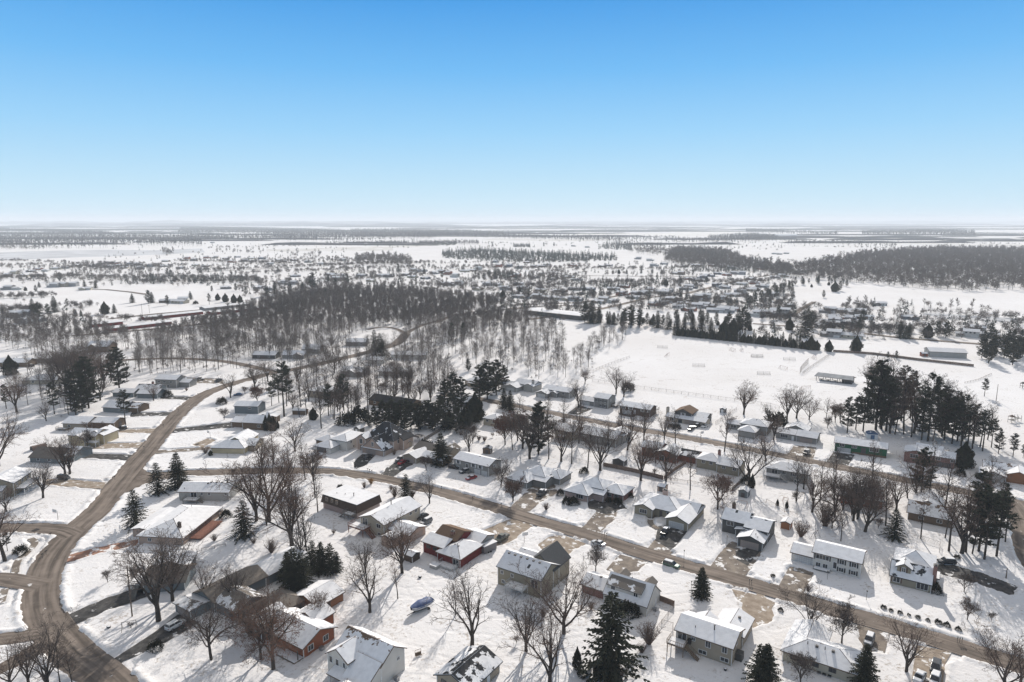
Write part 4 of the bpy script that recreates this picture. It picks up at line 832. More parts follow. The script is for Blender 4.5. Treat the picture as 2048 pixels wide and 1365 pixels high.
h.mass(0, 0, w, 9.5, 2.8, 'hip', .40).wins('f', 1.2, [1.6, 5.4], 1.4, 1.0).mass(bx, by, 7.0, 8.4, 2.8, 'hip', .40).gdoor('l', 1.4, 4.9, col=M_GDOORT).mass(3.4, 6.5, 9.0, 8.5, 3.6, 'hip', .44, bare=.3).mass(w-.6, 4.2, 6, 6.5, 2.7, 'gx', .3).vent(5, 4, 4.4).done()
h = House('pink brick ranch house with three hipped roofs and round snowy shrubs', 'c', (430, 1240), (610, 1305), SA, wall='brickp', shing='dark', bare=.06); w = h.W; bx, by = h.loc_('c', 705, 1238)
h.mass(0, 0, w, 8.8, 2.8, 'hip', .40).win('f', w-4.4, 1.0, 2.6, 1.3, panes=3).mass(bx, by, 8.8, 8.5, 2.8, 'hip', .38, wall='brick').wins('f', 1.1, [3.0, 5.6], 1.3, 1.1).door('f', .5, .1, col=mat('red_door', (.25, .02, .03), .6)).mass(2.6, 6.0, 9.2, 8.0, 3.7, 'hip', .44, bare=.15).mass(w-.4, 3.5, 4.5, 6, 2.6, 'gx', .3).vent(w+5, 5, 4.0).done()
h = House('pale grey house with two garage doors at the top of the far street', 'c', (-2, 408), (128, 422), SA, w=9.5, wall='lgrey', shing='grey', bare=.02); w = h.W
h.mass(-3.8, 0, 8.4, 7, 2.8, 'gy', .38).gdoor('f', 1.6, 4.9).mass(-1.0, 6.4, 13, 8.5, 3.8, 'gx', .40).wins('f', 2.4, [9.0], 1.2, 1.2).mass(6.6, 4.6, 5.8, 9, 3.8, 'gy', .40, bare=.1).chimney(10.2, 7, 6.4, 1.1, 1.2, c='lgrey').done()
h = House('grey ranch house with a small gable over its white garage door, far street', 'c', (205, 450), (290, 465), SA, w=6.8, wall='grey', shing='grey', bare=.08); w = h.W
h.mass(0, 0, w, 6.5, 2.7, 'gy', .38).gdoor('f', .9, 4.9).mass(1.0, 5.8, 16.5, 8.4, 3.8, 'gx', .34).wins('f', 2.0, [8.2, 12.2], 1.3, 1.2).mass(w, 3.6, 4.0, 3, 2.8, 'gy', .42).done()
h = House('blue grey two storey house with an attached white garage, far street', 'c', (545, 512), (770, 542), SA, wall='grey', shing='dark', bare=.12); w = h.W
h.mass(0, .6, w-7.6, 7.5, 2.8, 'gx', .34).gdoor('f', .8, 4.9).mass(w-7.8, 0, 7.8, 8.6, 5.5, 'gx', .34).wins('f', 3.5, [.9, 3.3, 5.7], 1.0, 1.2, shut=BLK).wins('f', .9, [3.3, 5.7], 1.0, 1.3, shut=BLK).win('r', 3, 3.6, .8, 1.0).deck(w+.1, 4, 2.8, 4.5, 1.2, M_DECK).done()
h = House('dark brown split level house with a white garage door under white windows, far street', 'c', (865, 577), (1100, 607), SA, wall='dbrown', shing='grey', bare=.10); w = h.W
h.mass(0, 0, w, 8.2, 4.2, 'gx', .32).gdoor('f', 1.3, 4.9).wins('f', 2.7, [1.1, 5.0], 1.5, 1.0, shut=W2).wins('f', 2.6, [w-4.4, w-2.4], 1.1, 1.2, shut=W2).door('f', 7.4, .7, 1.1, 2.2).deck(w-4, 8.4, 4.5, 3, 2.2, M_DECK).done()
h = House('dark house with stone lower walls, arched doorway and stone chimney, far street', 'c', (1225, 642), (1535, 672), SA, wall='dgrey', shing='brown', bare=.25); w = h.W
h.mass(0, .4, w, 7.0, 2.6, 'gx', .30, wall='stone', bare=.1).win('f', 1.9, .9, 1.8, 1.2, shut=W2).door('f', 6.0, .1, 2.0, 2.1, col=M_GLASS).gdoor('f', 9.2, 4.9, col=M_GDOORT).mass(3.4, 3.0, 8.2, 8.5, 4.9, 'gy', .42, bare=.95).win('f', 3.4, 3.4, 1.3, 1.1, shut=W2)
h.mass(10.8, 5.8, 7.2, 7.5, 3.4, 'gx', .30, bare=.15).chimney(-1.1, 3.2, 5.9, 1.1, 1.6, c='stone').done()
h = House('grey hip roofed house with a square front wing behind the far street tree', 'c', (1795, 765), (1905, 782), SA, w=7.2, wall='grey', shing='dark', bare=.16); w = h.W
h.mass(0, 0, w, 8, 3.4, 'hip', .42).mass(-1.0, 7.2, 11.5, 9.0, 4.6, 'hip', .36, bare=.35).mass(-8.0, 9.5, 9, 6.5, 2.9, 'gx', .32).win('f', 2.0, 1.0, 2.4, 1.3).done()
h = House('long grey ranch house with skylights in a snowy roof, left of the green house', 'd', (90, 776), (410, 836), SA, wall='grey', shing='grey', bare=.04); w = h.W
h.mass(0, .3, w*.52, 7.5, 3.0, 'gx', .34).win('f', 2.0, 1.0, 3.0, 1.3, panes=4).door('f', 6.6).skylight(2.2, 3.0, 0, .6, .8).skylight(4.2, 3.0, 0, .6, .8).mass(w*.52, 0, w*.48, 8.2, 3.0, 'gx', .36).gdoor('f', 1.5, 4.9, col=M_GDOORT).mass(2.0, 7.6, 9.5, 7.5, 3.2, 'gy', .42, bare=.35).done()
h = House('long green split level house with white windows and a white garage door', 'd', (555, 880), (965, 928), R(-28), wall='green', shing='brown', bare=.05); w = h.W
h.mass(0, 0, w, 8.2, 4.2, 'gx', .32).gdoor('f', 1.0, 5.0).wins('f', 2.7, [1.8, 6.4], 1.7, 1.0, panes=3).win('f', w-6.2, 2.2, 3.2, 1.5, panes=4).door('f', w-9.4, .9, 1.8, 2.4, col=M_TRIMD)
h.slab(h.wm('brown'), 'f', 6.4, -.2, w-6.6, 1.2, 0, .10, 0); h.done()
h = House('red brick house with two white front windows, dark conical evergreen at its right end', 'd', (1100, 962), (1490, 1050), SA, wall='brick', shing='brown', bare=.05); w = h.W
h.mass(0, 0, 8.0, 8.5, 4.4, 'gy', .30).win('f', 2.0, 2.4, 2.6, 1.4, panes=3).mass(8.0, .8, w-8.0, 8.0, 4.4, 'gx', .32).wins('f', 2.8, [2.6, 7.6], 1.5, 1.0).gdoor('f', w-8-6.0, 5.0, col=M_GDOORD).mass(3.5, 8, 9, 6.5, 4.2, 'gx', .4).done()
h = House('pale house with a gabled front wing and brown board right wing, far right edge', 'd', (1695, 1105), (1898, 1135), SA, wall='lgrey', shing='brown', bare=.12); w = min(h.W, 10)
h.mass(0, 0, w, 7.5, 2.9, 'gy', .32).mass(1.2, 7.2, 10, 7.2, 3.6, 'gx', .38, bare=.5).mass(w+.2, 2.8, 7.5, 9, 3.2, 'gy', .42, wall='cedar').door('r', 2, m=0).done()
h = House('grey raised ranch house with a white rear deck and dark shutters', 'd', (15, 1088), (345, 1127), R(-30), wall='grey', shing='grey', bare=.12); w = h.W
h.mass(0, 0, w, 8.8, 4.3, 'hip', .34).wins('f', 2.7, [5.6], 1.2, 1.1).win('f', w-5.4, 2.6, 1.5, 1.2, shut=BLK).slider('f', 2.0, 2.4).win('f', w-4.6, .4, 1.6, .8).deck(-.6, -3.2, 5.8, 3.2, 2.2, M_DECKW, stairs=(5.2, -1.6, 1, 0, 1.0)).vent(7, 4, 5.6).vent(9, 3.6, 5.4).done()
h = House('beige two storey house behind the bare trees of the middle block', 'c', (355, 775), (470, 795), SA, wall='beige', shing='brown', bare=.05); w = max(h.W, 9)
h.mass(0, 0, w, 8.6, 4.4, 'gx', .40).wins('f', 2.8, [1.5, 5.0], 1.0, 1.1).wins('f', .8, [1.5], 1.0, 1.0).mass(w-1, 2.2, 7, 8, 3.0, 'gx', .36).deck(2, -3, 4, 3, 2.2, M_DECKG).done()
h = House('greige hip roofed house with a patio and covered pool in the middle block', 'c', (552, 800), (830, 880), SA, wall='grey', shing='brown', bare=.12); w = h.W
h.mass(0, 0, w, 9.6, 4.2, 'gx', .42).wins('f', 2.6, [4.5, 8.0, w-4], 1.1, 1.1).wins('f', .8, [w-4.2], 1.6, 1.2).slider('f', 1.2, .3).mass(w-7, 6.2, 7.5, 8.5, 3.9, 'gy', .42).done()
h = House('rust red house with patchy roofs under a spreading bare tree in the middle block', 'c', (1020, 922), (1310, 978), SA, wall='rust', shing='dark', bare=.42); w = h.W
h.mass(0, 2, w*.5, 8, 4.0, 'gx', .40).wins('f', 2.3, [2, 4.5], 1.1, 1.0).mass(w*.42, 0, w*.58, 9, 3.6, 'gy', .34, bare=.15).slider('f', 2.0, .4).mass(w-.5, 4, 7, 7.5, 3.0, 'gx', .36, bare=.8).done()
h = House('olive grey house behind the bare trees right of the rust red house', 'c', (1460, 1015), (1800, 1062), SA, wall='olive', shing='grey', bare=.14); w = h.W
h.mass(0, 1.2, w*.55, 8.5, 4.0, 'hip', .38).wins('f', 2.5, [2, 5], 1.2, 1.0).mass(w*.5, 0, w*.5, 8.5, 3.8, 'gx', .36).wins('f', 2.3, [2, 6], 1.2, 1.0).chimney(6.5, 6.5, 6.8, 1, .9).done()
h = House('rust coloured house almost hidden by bare trees near the right edge', 'd', (600, 1290), (930, 1338), R(-25), wall='rust', shing='brown', bare=.30); w = h.W
h.mass(0, 0, w, 9, 3.2, 'gx', .38, bare=.45).wins('f', 1.2, [2, 6, 10], 1.3, 1.1).mass(w-7, 6, 7, 8, 3.4, 'gy', .42, bare=.5).done()
h = House('brown house with bare brown roof planes and low rear wall by the right edge', 'h', (1130, 80), (1480, 152), SA, wall='brown', shing='brown', bare=.55); w = h.W
h.mass(0, 0, w, 9.5, 3.0, 'gx', .48).wins('f', 1.2, [3, 8], 1.3, 1.0).mass(1.0, 6, 8, 10, 3.6, 'gy', .52, bare=.1).done()
h = House('long pale house with a red timber deck along its right side', 'e', (1095, 268), (1440, 266), R(-6), wall='pinkbeige', shing='brown', bare=.0); w = h.W
h.mass(0, 0, w, 22, 2.8, 'hip', .33, .5).win('f', w*.22, 1.1, .9, .9).mass(-4.6, 4, 5, 15, 2.7, 'gx' if False else 'gy', .2)  .deck(w+.1, 3.5, 3.6, 12.5, .8, M_DECKR, snow=False, posts=False).chimney(w*.74, 3.6, 5.4, .9, .7, c='dbrown')
for k in range(6): h.vent(w*.5, 7+k*2.0, 4.75, 'pipe')
h.done()
h = House('light grey ranch house with a small rear deck beside two big spruces', 'q1', (860, 802), (1640, 792), R(-2), wall='lgrey', shing='brown', bare=.0); w = h.W
h.mass(0, 0, w, 8.8, 3.5, 'gx', .36).slider('f', 4.2, 1.4).wins('f', 2.2, [7.6, 10.2, w-1.4], .7, .8).deck(2.6, -3.0, 5.0, 3.0, 1.3, M_DECKG, stairs=(7.6, -1.6, 1, 0, 1.1)).vent(w*.5, 3.6, 4.9, 'box').vent(1.6, .9, 3.9)
for k in range(4): h.vent(w*.55+k*1.9, 4.2, 5.05, 'box')
h.done()
h = House('cream house with a complex snowy roof above the side street', 'a', (1668, 897), (1925, 906), R(-3), wall='cream', shing='dark', bare=.04); w = h.W
h.mass(0, 0, w, 8.5, 2.8, 'hip', .42).mass(3.2, 5.5, 9.0, 12, 3.2, 'gy', .48, bare=.12).mass(w-1, 3.5, 4, 9, 2.8, 'gx', .34, wall='tan').done()
h = House('taupe brown house with a snowy gable and left garage, three dark evergreens at its right', 'a', (1822, 692), (1925, 716), R(-10), w=19.5, wall='brown', shing='brown', bare=.04); w = h.W
h.mass(0, .6, 7, 8, 2.8, 'gx', .34).mass(6.8, -1.5, 11.5, 10, 3.6, 'gx', .42).win('f', 7.4, 1.4, 1.4, 1.1).mass(8, 7, 9, 7, 3.4, 'gy', .4).done()
h = House('slate blue house with a white roof beside the curved road', 'a', (1850, 582), (2035, 588), R(-5), wall='bluegrey', shing='dark', bare=.02); w = h.W
h.mass(0, 0, w, 8.2, 4.2, 'gx', .34).win('f', w-5, 2.4, 1.3, 1.0).done()
h = House('olive house with a white columned porch at the left edge', 'q10', (-60, 770), (235, 742), R(8), w=9.5, anchor='B', wall='olive', shing='grey', bare=.0); w = h.W
h.mass(0, 0, w, 11, 5.3, 'gy', .42).wins('r', 3.4, [1.5, 5, 8.5], 1.0, 1.3).mass(-.4, -2.6, w-2, 2.7, 3.4, 'shed', .3, .3, bare=0, wall='offwhite', shed_drop=.9).mass(w, 1.0, 2.8, 9.5, 2.7, 'shed', .3, .3, 2.5, wall='white', bare=0, shed_drop=.3)
pc = MB()
for k in range(5): pc.box(w+2.5, w+2.7, 1.2+k*2.25, 1.4+k*2.25, 0, 2.5)
h.pr('porch_columns', pc, M_TRIM).deck(w, 1.0, 2.8, 9.4, .4, M_DECKW, rail=False).done()
h = House('grey house showing a bare grey roof plane behind forked bare trees', 'a', (240, 968), (470, 1005), R(-8), wall='bluegrey', shing='taupe', bare=1.0); w = h.W
h.mass(0, 0, w, 10, 2.6, 'gx', .50).wins('f', 1.0, [3, 8], 1.2, 1.0).mass(w-4, 3.0, 8, 10, 2.8, 'gx', .42, bare=.0).done()
h = House('tan house with a wide snowy roof and an open carport wing', 'a', (500, 706), (690, 716), R(-6), wall='tan', shing='brown', bare=.03); w = h.W
h.mass(0, 0, w, 10, 3.2, 'gx', .36).win('f', 2.4, 1.2, 1.1, 1.0).deck(-2, -2.4, 5, 2.4, .8, M_DECK).mass(w+.5, 2.5, 11, 8, 3.2, 'gx', .34, wall='brown').door('r', 3, .1, 2.2, 2.2, col=M_TRIMD).done()
h = House('cream house with brown balcony posts and a scalloped snowy roof', 'a', (508, 838), (720, 852), R(-10), wall='cream', shing='brown', bare=.10); w = h.W
h.mass(0, 2.5, w, 9, 4.4, 'gx', .40).wins('f', 2.6, [3, 6, 10], 1.2, 1.2, trim=M_TRIMD).mass(w-6, 5, 8, 8.5, 4.2, 'gy', .44).mass(3, 0, 7, 4, 4.0, 'gy', .4, bare=.2).deck(w-3, .2, 5, 2.4, 2.3, M_DECKW).done()
h = House('slate house with brown patched roof behind the roadside pine', 'a', (815, 572), (985, 592), R(-12), wall='bluegrey', shing='brown', bare=.30); w = h.W
h.mass(0, 0, w, 10, 3.0, 'gx', .44).mass(w-1, 2.4, 6.5, 8, 2.8, 'gx', .4, wall='brown', bare=.6).done()
h = House('grey two storey house with parked cars beside the forest', 'a', (1228, 378), (1392, 386), R(-8), wall='grey', shing='grey', bare=.04); w = h.W
h.mass(0, 0, w, 9, 5.3, 'gx', .36).wins('f', 3.3, [1.5, 5, 9], 1.4, .9).wins('f', .9, [2, 7], 1.4, 1.0).mass(w-1, 3, 7, 7, 3.2, 'gx', .36).done()
h = House('low blue grey house with two snowy wings by the curved road', 'a', (1082, 462), (1240, 466), R(-5), wall='bluegrey', shing='dark', bare=.05); w = h.W
h.mass(0, 0, w, 8.5, 2.9, 'gx', .40).mass(-15, 1.5, 12, 7.5, 2.8, 'gx', .36).mass(-6, 8, 13, 8, 3.4, 'gx', .44, bare=.5).chimney(1, 12, 6.2, 1, 1).done()
def simple(label, t, A, B, ang, d, hh, roof, wall, shing='grey', bare=.05, pitch=.36, wing=None, w=None, wn=2, garage=None):
    h = House(label, t, A, B, ang, w=w, wall=wall, shing=shing, bare=bare); w = h.W
    h.mass(0, 0, w, d, hh, roof, pitch); z = hh-1.7
    for k in range(wn): h.win('f', w*(k+.6)/(wn+.2)-.6, z, 1.2, 1.0)
    if garage is not None: h.gdoor('f', garage, 4.8, m=0)
    if wing: h.mass(*wing)
    return h.done()
simple('beige ranch house with a broad snowy hip roof at the upper left', 'a', (175, 355), (490, 325), R(4), 12, 2.9, 'hip', 'beige', wing=(3, 8, 10, 9, 3.0, 'gy', .3))
simple('long grey building with a flat snowy roof at the upper left', 'a', (275, 185), (500, 178), R(2), 10, 3.4, 'gx', 'grey', pitch=.2, wn=0)
simple('dark house at the left edge behind an evergreen', 'a', (-40, 215), (215, 210), R(0), 10, 3.2, 'gx', 'brown', 'dark', .3, wing=(4, 7, 9, 7, 3.2, 'gy', .4))
simple('house with twin steep snowy gables among the trees, upper left', 'a', (690, 98), (860, 96), R(-3), 10, 4.6, 'gx', 'brown', 'dark', .05, .6, wing=(2, -2, 6, 8, 4.4, 'gy', .7), wn=0)
simple('tan split level house among bare trees above the middle street', 'b', (420, 455), (600, 500), R(-20), 10, 4.2, 'hip', 'tan', 'brown', .05, wing=(9, 5, 9, 8, 3.2, 'gx', .34))
simple('grey house with a snowy gable facing the forest road junction', 'b', (675, 285), (850, 300), R(-15), 9, 3.4, 'gx', 'grey', 'grey', .08, .45, wing=(4, -2, 7, 8, 3.2, 'gy', .45))
simple('light grey ranch house with a long snowy roof, left of the white ranch', 'b', (975, 285), (1130, 300), R(-12), 10, 3.2, 'gx', 'lgrey', 'grey', .05, wing=(9, 3, 9, 8, 3.0, 'gx', .3))
simple('white ranch house with a flat snowy roof among tall bare trees', 'b', (1130, 152), (1340, 165), R(-8), 10, 3.4, 'gx', 'white', 'grey', .03, .3, wing=(-6, 2, 7, 8, 2.8, 'gx', .3), wn=3)
simple('small white shed like house with a dark door, upper centre', 'b', (890, 190), (1010, 195), R(-10), 8, 3.0, 'gx', 'white', 'grey', .03, wn=1)
simple('grey cottage with a snowy gable left of the road junction', 'b', (215, 150), (385, 152), R(-5), 9, 3.0, 'gx', 'grey', 'dark', .1, .5, wing=(8, -1, 6, 8, 3.0, 'gy', .5))
simple('dark low house behind bare trees at the road junction', 'b', (-20, 150), (160, 150), R(-5), 9, 3.0, 'gx', 'dgrey', 'dark', .3, .4)
simple('grey gabled house above the road bend, upper centre left', 'b', (370, 110), (510, 108), R(-3), 10, 3.6, 'gx', 'grey', 'grey', .1, .5)
simple('grey house with white roof at the top of the winding road', 'b', (720, 52), (880, 40), R(4), 10, 3.4, 'gx', 'grey', 'dark', .2, .4)
simple('dark reddish house wrapped by tall evergreens in the middle', 'b', (900, 515), (1220, 555), R(-28), 10, 3.2, 'gx', 'brown', 'dark', .9, .4, wn=4)
simple('small grey house with a snowy roof above the evergreens', 'b', (1570, 525), (1690, 530), R(-20), 9, 3.0, 'gx', 'grey', 'grey', .3, .4)
simple('beige house with a red leaved tree in front, head of the far street', 'b', (1800, 672), (1910, 692), SA, 9, 3.8, 'hip', 'beige', 'grey', .08, wing=(8, 4, 8, 8, 3.0, 'hip', .36))
simple('tan hip roofed house above the head of the far street', 'b', (1655, 355), (1850, 380), SA, 9, 3.0, 'hip', 'tan', 'brown', .06, wing=(4, -3, 9, 9, 2.8, 'hip', .4))
simple('grey white garage wing house left of the pale grey house', 'b', (1935, 385), (2010, 395), SA, 8, 2.9, 'gx', 'lgrey', 'grey', .04, wn=0)
# sheds, garages in the yards
def shed(label, t, A, B, ang, d, hh, roof, wall, w=None, bare=.0, pitch=.4, door=True, shing='grey'):
    h = House(label, t, A, B, ang, w=w, wall=wall, shing=shing, bare=bare, cat='shed', name='garden_shed'); h.mass(0, 0, h.W, d, hh, roof, pitch, .2)
    if door: h.door('f', h.W/2-.6, .05, 1.2, 1.8, col=M_TRIMD if wall not in ('dgrey', 'dbrown') else M_TRIM)
    return h.done()
shed('orange cedar shed with a snowy roof beside the charcoal house', 'q4', (1268, 535), (1412, 568), SA, 3.6, 2.3, 'gy', 'cedar', door=False)
shed('small pale shed behind the light grey ranch house', 'q1', (1340, 1055), (1490, 1058), R(0), 2.6, 1.9, 'gy', 'pinkbeige')
shed('small light shed behind the sage ranch house', 'c', (1160, 1195), (1215, 1210), SA, 3.2, 2.1, 'gx', 'pinkbeige')
shed('dark blue grey shed behind the charcoal house', 'c', (1798, 1238), (1868, 1255), SA, 3.6, 2.4, 'gy', 'bluegrey', pitch=.5)
shed('small dark shed by the soccer field fence', 'c', (1652, 575), (1690, 583), SA, 3, 2.2, 'gy', 'dgrey')
shed('pink beige shed with a domed snowy roof beside the beige deck house', 'q7', (968, 1275), (1130, 1320), SA, 3.8, 3.0, 'gy', 'pinkbeige', door=False)
shed('tan barn shaped shed behind the tan ranch house', 'q5', (905, 505), (1050, 525), SA, 3.6, 2.2, 'gx', 'tan', pitch=.6, door=False)
shed('slate shed behind the pinkish steep roofed house', 'q5', (222, 282), (300, 288), SA, 3.4, 2.3, 'gy', 'dgrey', pitch=.6)
shed('small dark playhouse shed behind the taupe split level house', 'b', (1795, 900), (1858, 910), R(-10), 3, 2.4, 'gy', 'brown', bare=.8)
shed('black open sided shed left of the dark red house', 'f', (1172, 400), (1240, 425), SA, 3.2, 2.1, 'gx', 'dbrown', bare=.3, door=False)
shed('grey shed tucked behind the rust red house', 'c', (808, 985), (895, 1005), SA, 3.2, 2.3, 'gy', 'dgrey', door=False)
shed('tan shed among the trees left of the evergreens', 'b', (295, 592), (400, 600), R(-8), 3, 2.4, 'gx', 'brown')
shed('rust brown shed at the back of the park field', 'k', (1450, 860), (1485, 862), R(-10), 4, 2.4, 'gx', 'rust')
shed('dark shed on stilts beside the path north of the park', 'k', (660, 572), (705, 575), R(-5), 5, 3.2, 'gx', 'dgrey')
h = House('grey green house with a bare roof and side deck behind the big forked tree', 'e', (1135, 660), (1455, 598), R(8), wall='bluegrey', shing='taupe', bare=1.0); w = h.W
h.mass(0, 0, w, 9, 2.8, 'gx', .42).mass(-.5, 7.5, 9, 7, 3.2, 'gy', .42, bare=.0).deck(-4.0, .5, 3.8, 8, 2.2, M_DECKG, stairs=(-2, .4, 0, -1, 1.4)).done()
h = House('long grey house with bare brown roof planes, white car at its front garage', 'q9', (175, 985), (480, 1112), SA, w=6.4, wall='bluegrey', shing='taupe', bare=.95); w = h.W
h.mass(0, 0, w, 5.2, 2.7, 'gx', .12, bare=.6).gdoor('f', .8, 4.8, col=M_GDOORT).mass(.4, 5.0, 8.0, 15, 3.2, 'gy', .42).mass(.6, 19.8, 7.8, 14, 3.1, 'gy', .42, bare=.0).mass(8.4, 5.5, 8.5, 8, 3.2, 'gx', .46, bare=.8).mass(16.9, 6.5, 8.5, 12, 3.0, 'hip', .5, bare=1.0)
h.wins('f', 1.1, [2, 5], 1.2, 1.2).done()
# ------------------------------------------------------------------ trees of the yards, each read off the photograph: base, and top of the crown
random.seed(7)
def height_for(b, ytop):
    lo, hi = .3, 45
    for _ in range(30):
        m = (lo+hi)/2
        if proj((b.x, b.y, m))[1] > ytop: lo = m
        else: hi = m
    return hi
PROTOH = {'vase': 16, 'oak': 16, 'tall': 18, 'small': 8, 'rust0': 15, 'rust1': 15, 'rust2': 8, 'bush': 2.2, 'gold': 1.8, 'spruce': 12, 'pine': 18, 'pineD': 18, 'thuja': 4, 'bigthuja': 8, 'juniper': 1.1}
KINDTXT = {'bare_tree': 'bare', 'spruce_tree': 'dark spruce', 'pine_tree': 'open crowned pine', 'arborvitae': 'narrow arborvitae', 'evergreen_shrub': 'dark evergreen shrub', 'evergreen_tree': 'dense dark conical evergreen', 'bare_shrub': 'bare twiggy shrub', 'dry_shrub': 'golden dry shrub'}
CATS = {'arborvitae': 'shrub', 'evergreen_shrub': 'shrub', 'bare_shrub': 'shrub', 'dry_shrub': 'shrub'}
PLANTS = []
HOUSES = [(o, o['label']) for o, _ in THINGS if o.get('category') == 'house']
def plant(t, x, y, top, key, desc=None, sxy=None, group=None):
    b = G(t, x, y); H = height_for(b, px(t, x, top)[1])
    if t == 'd' and 580 < x < 1830 and y < 880 and key.startswith('pine'): H *= .9; key = 'pine3' if key == 'pine' and random.random() < .6 else key
    k = key
    if sxy is None: sxy = {'vase': 1.18, 'oak': 1.05, 'spruceW': 1.3, 'spruce0': 1.45, 'spruce1': 1.4, 'spruce2': 1.4, 'pineD': 1.1, 'juniper': .8, 'small': 1.1, 'rust0': .78, 'rust1': .8}.get(key, 1.18 if key.startswith('vase') else None)
    if k in ('vase', 'oak', 'tall', 'small', 'spruce', 'pine', 'thuja', 'bush', 'juniper'):
        opts = [q for q in TREES if q.startswith(k) and q[len(k):].isdigit()]; k = random.choice(opts)
    ph = PROTOH.get(key) or PROTOH.get(key.rstrip('0123456789NWD')) or 12; s = H/ph
    e = place_tree(k, b.x, b.y, s=s, z=.05, sxy=sxy, group=group); e['label'] = 'x'; e['category'] = CATS.get(TREES[k][3], 'tree'); PLANTS.append((e, k, H, desc)); return e
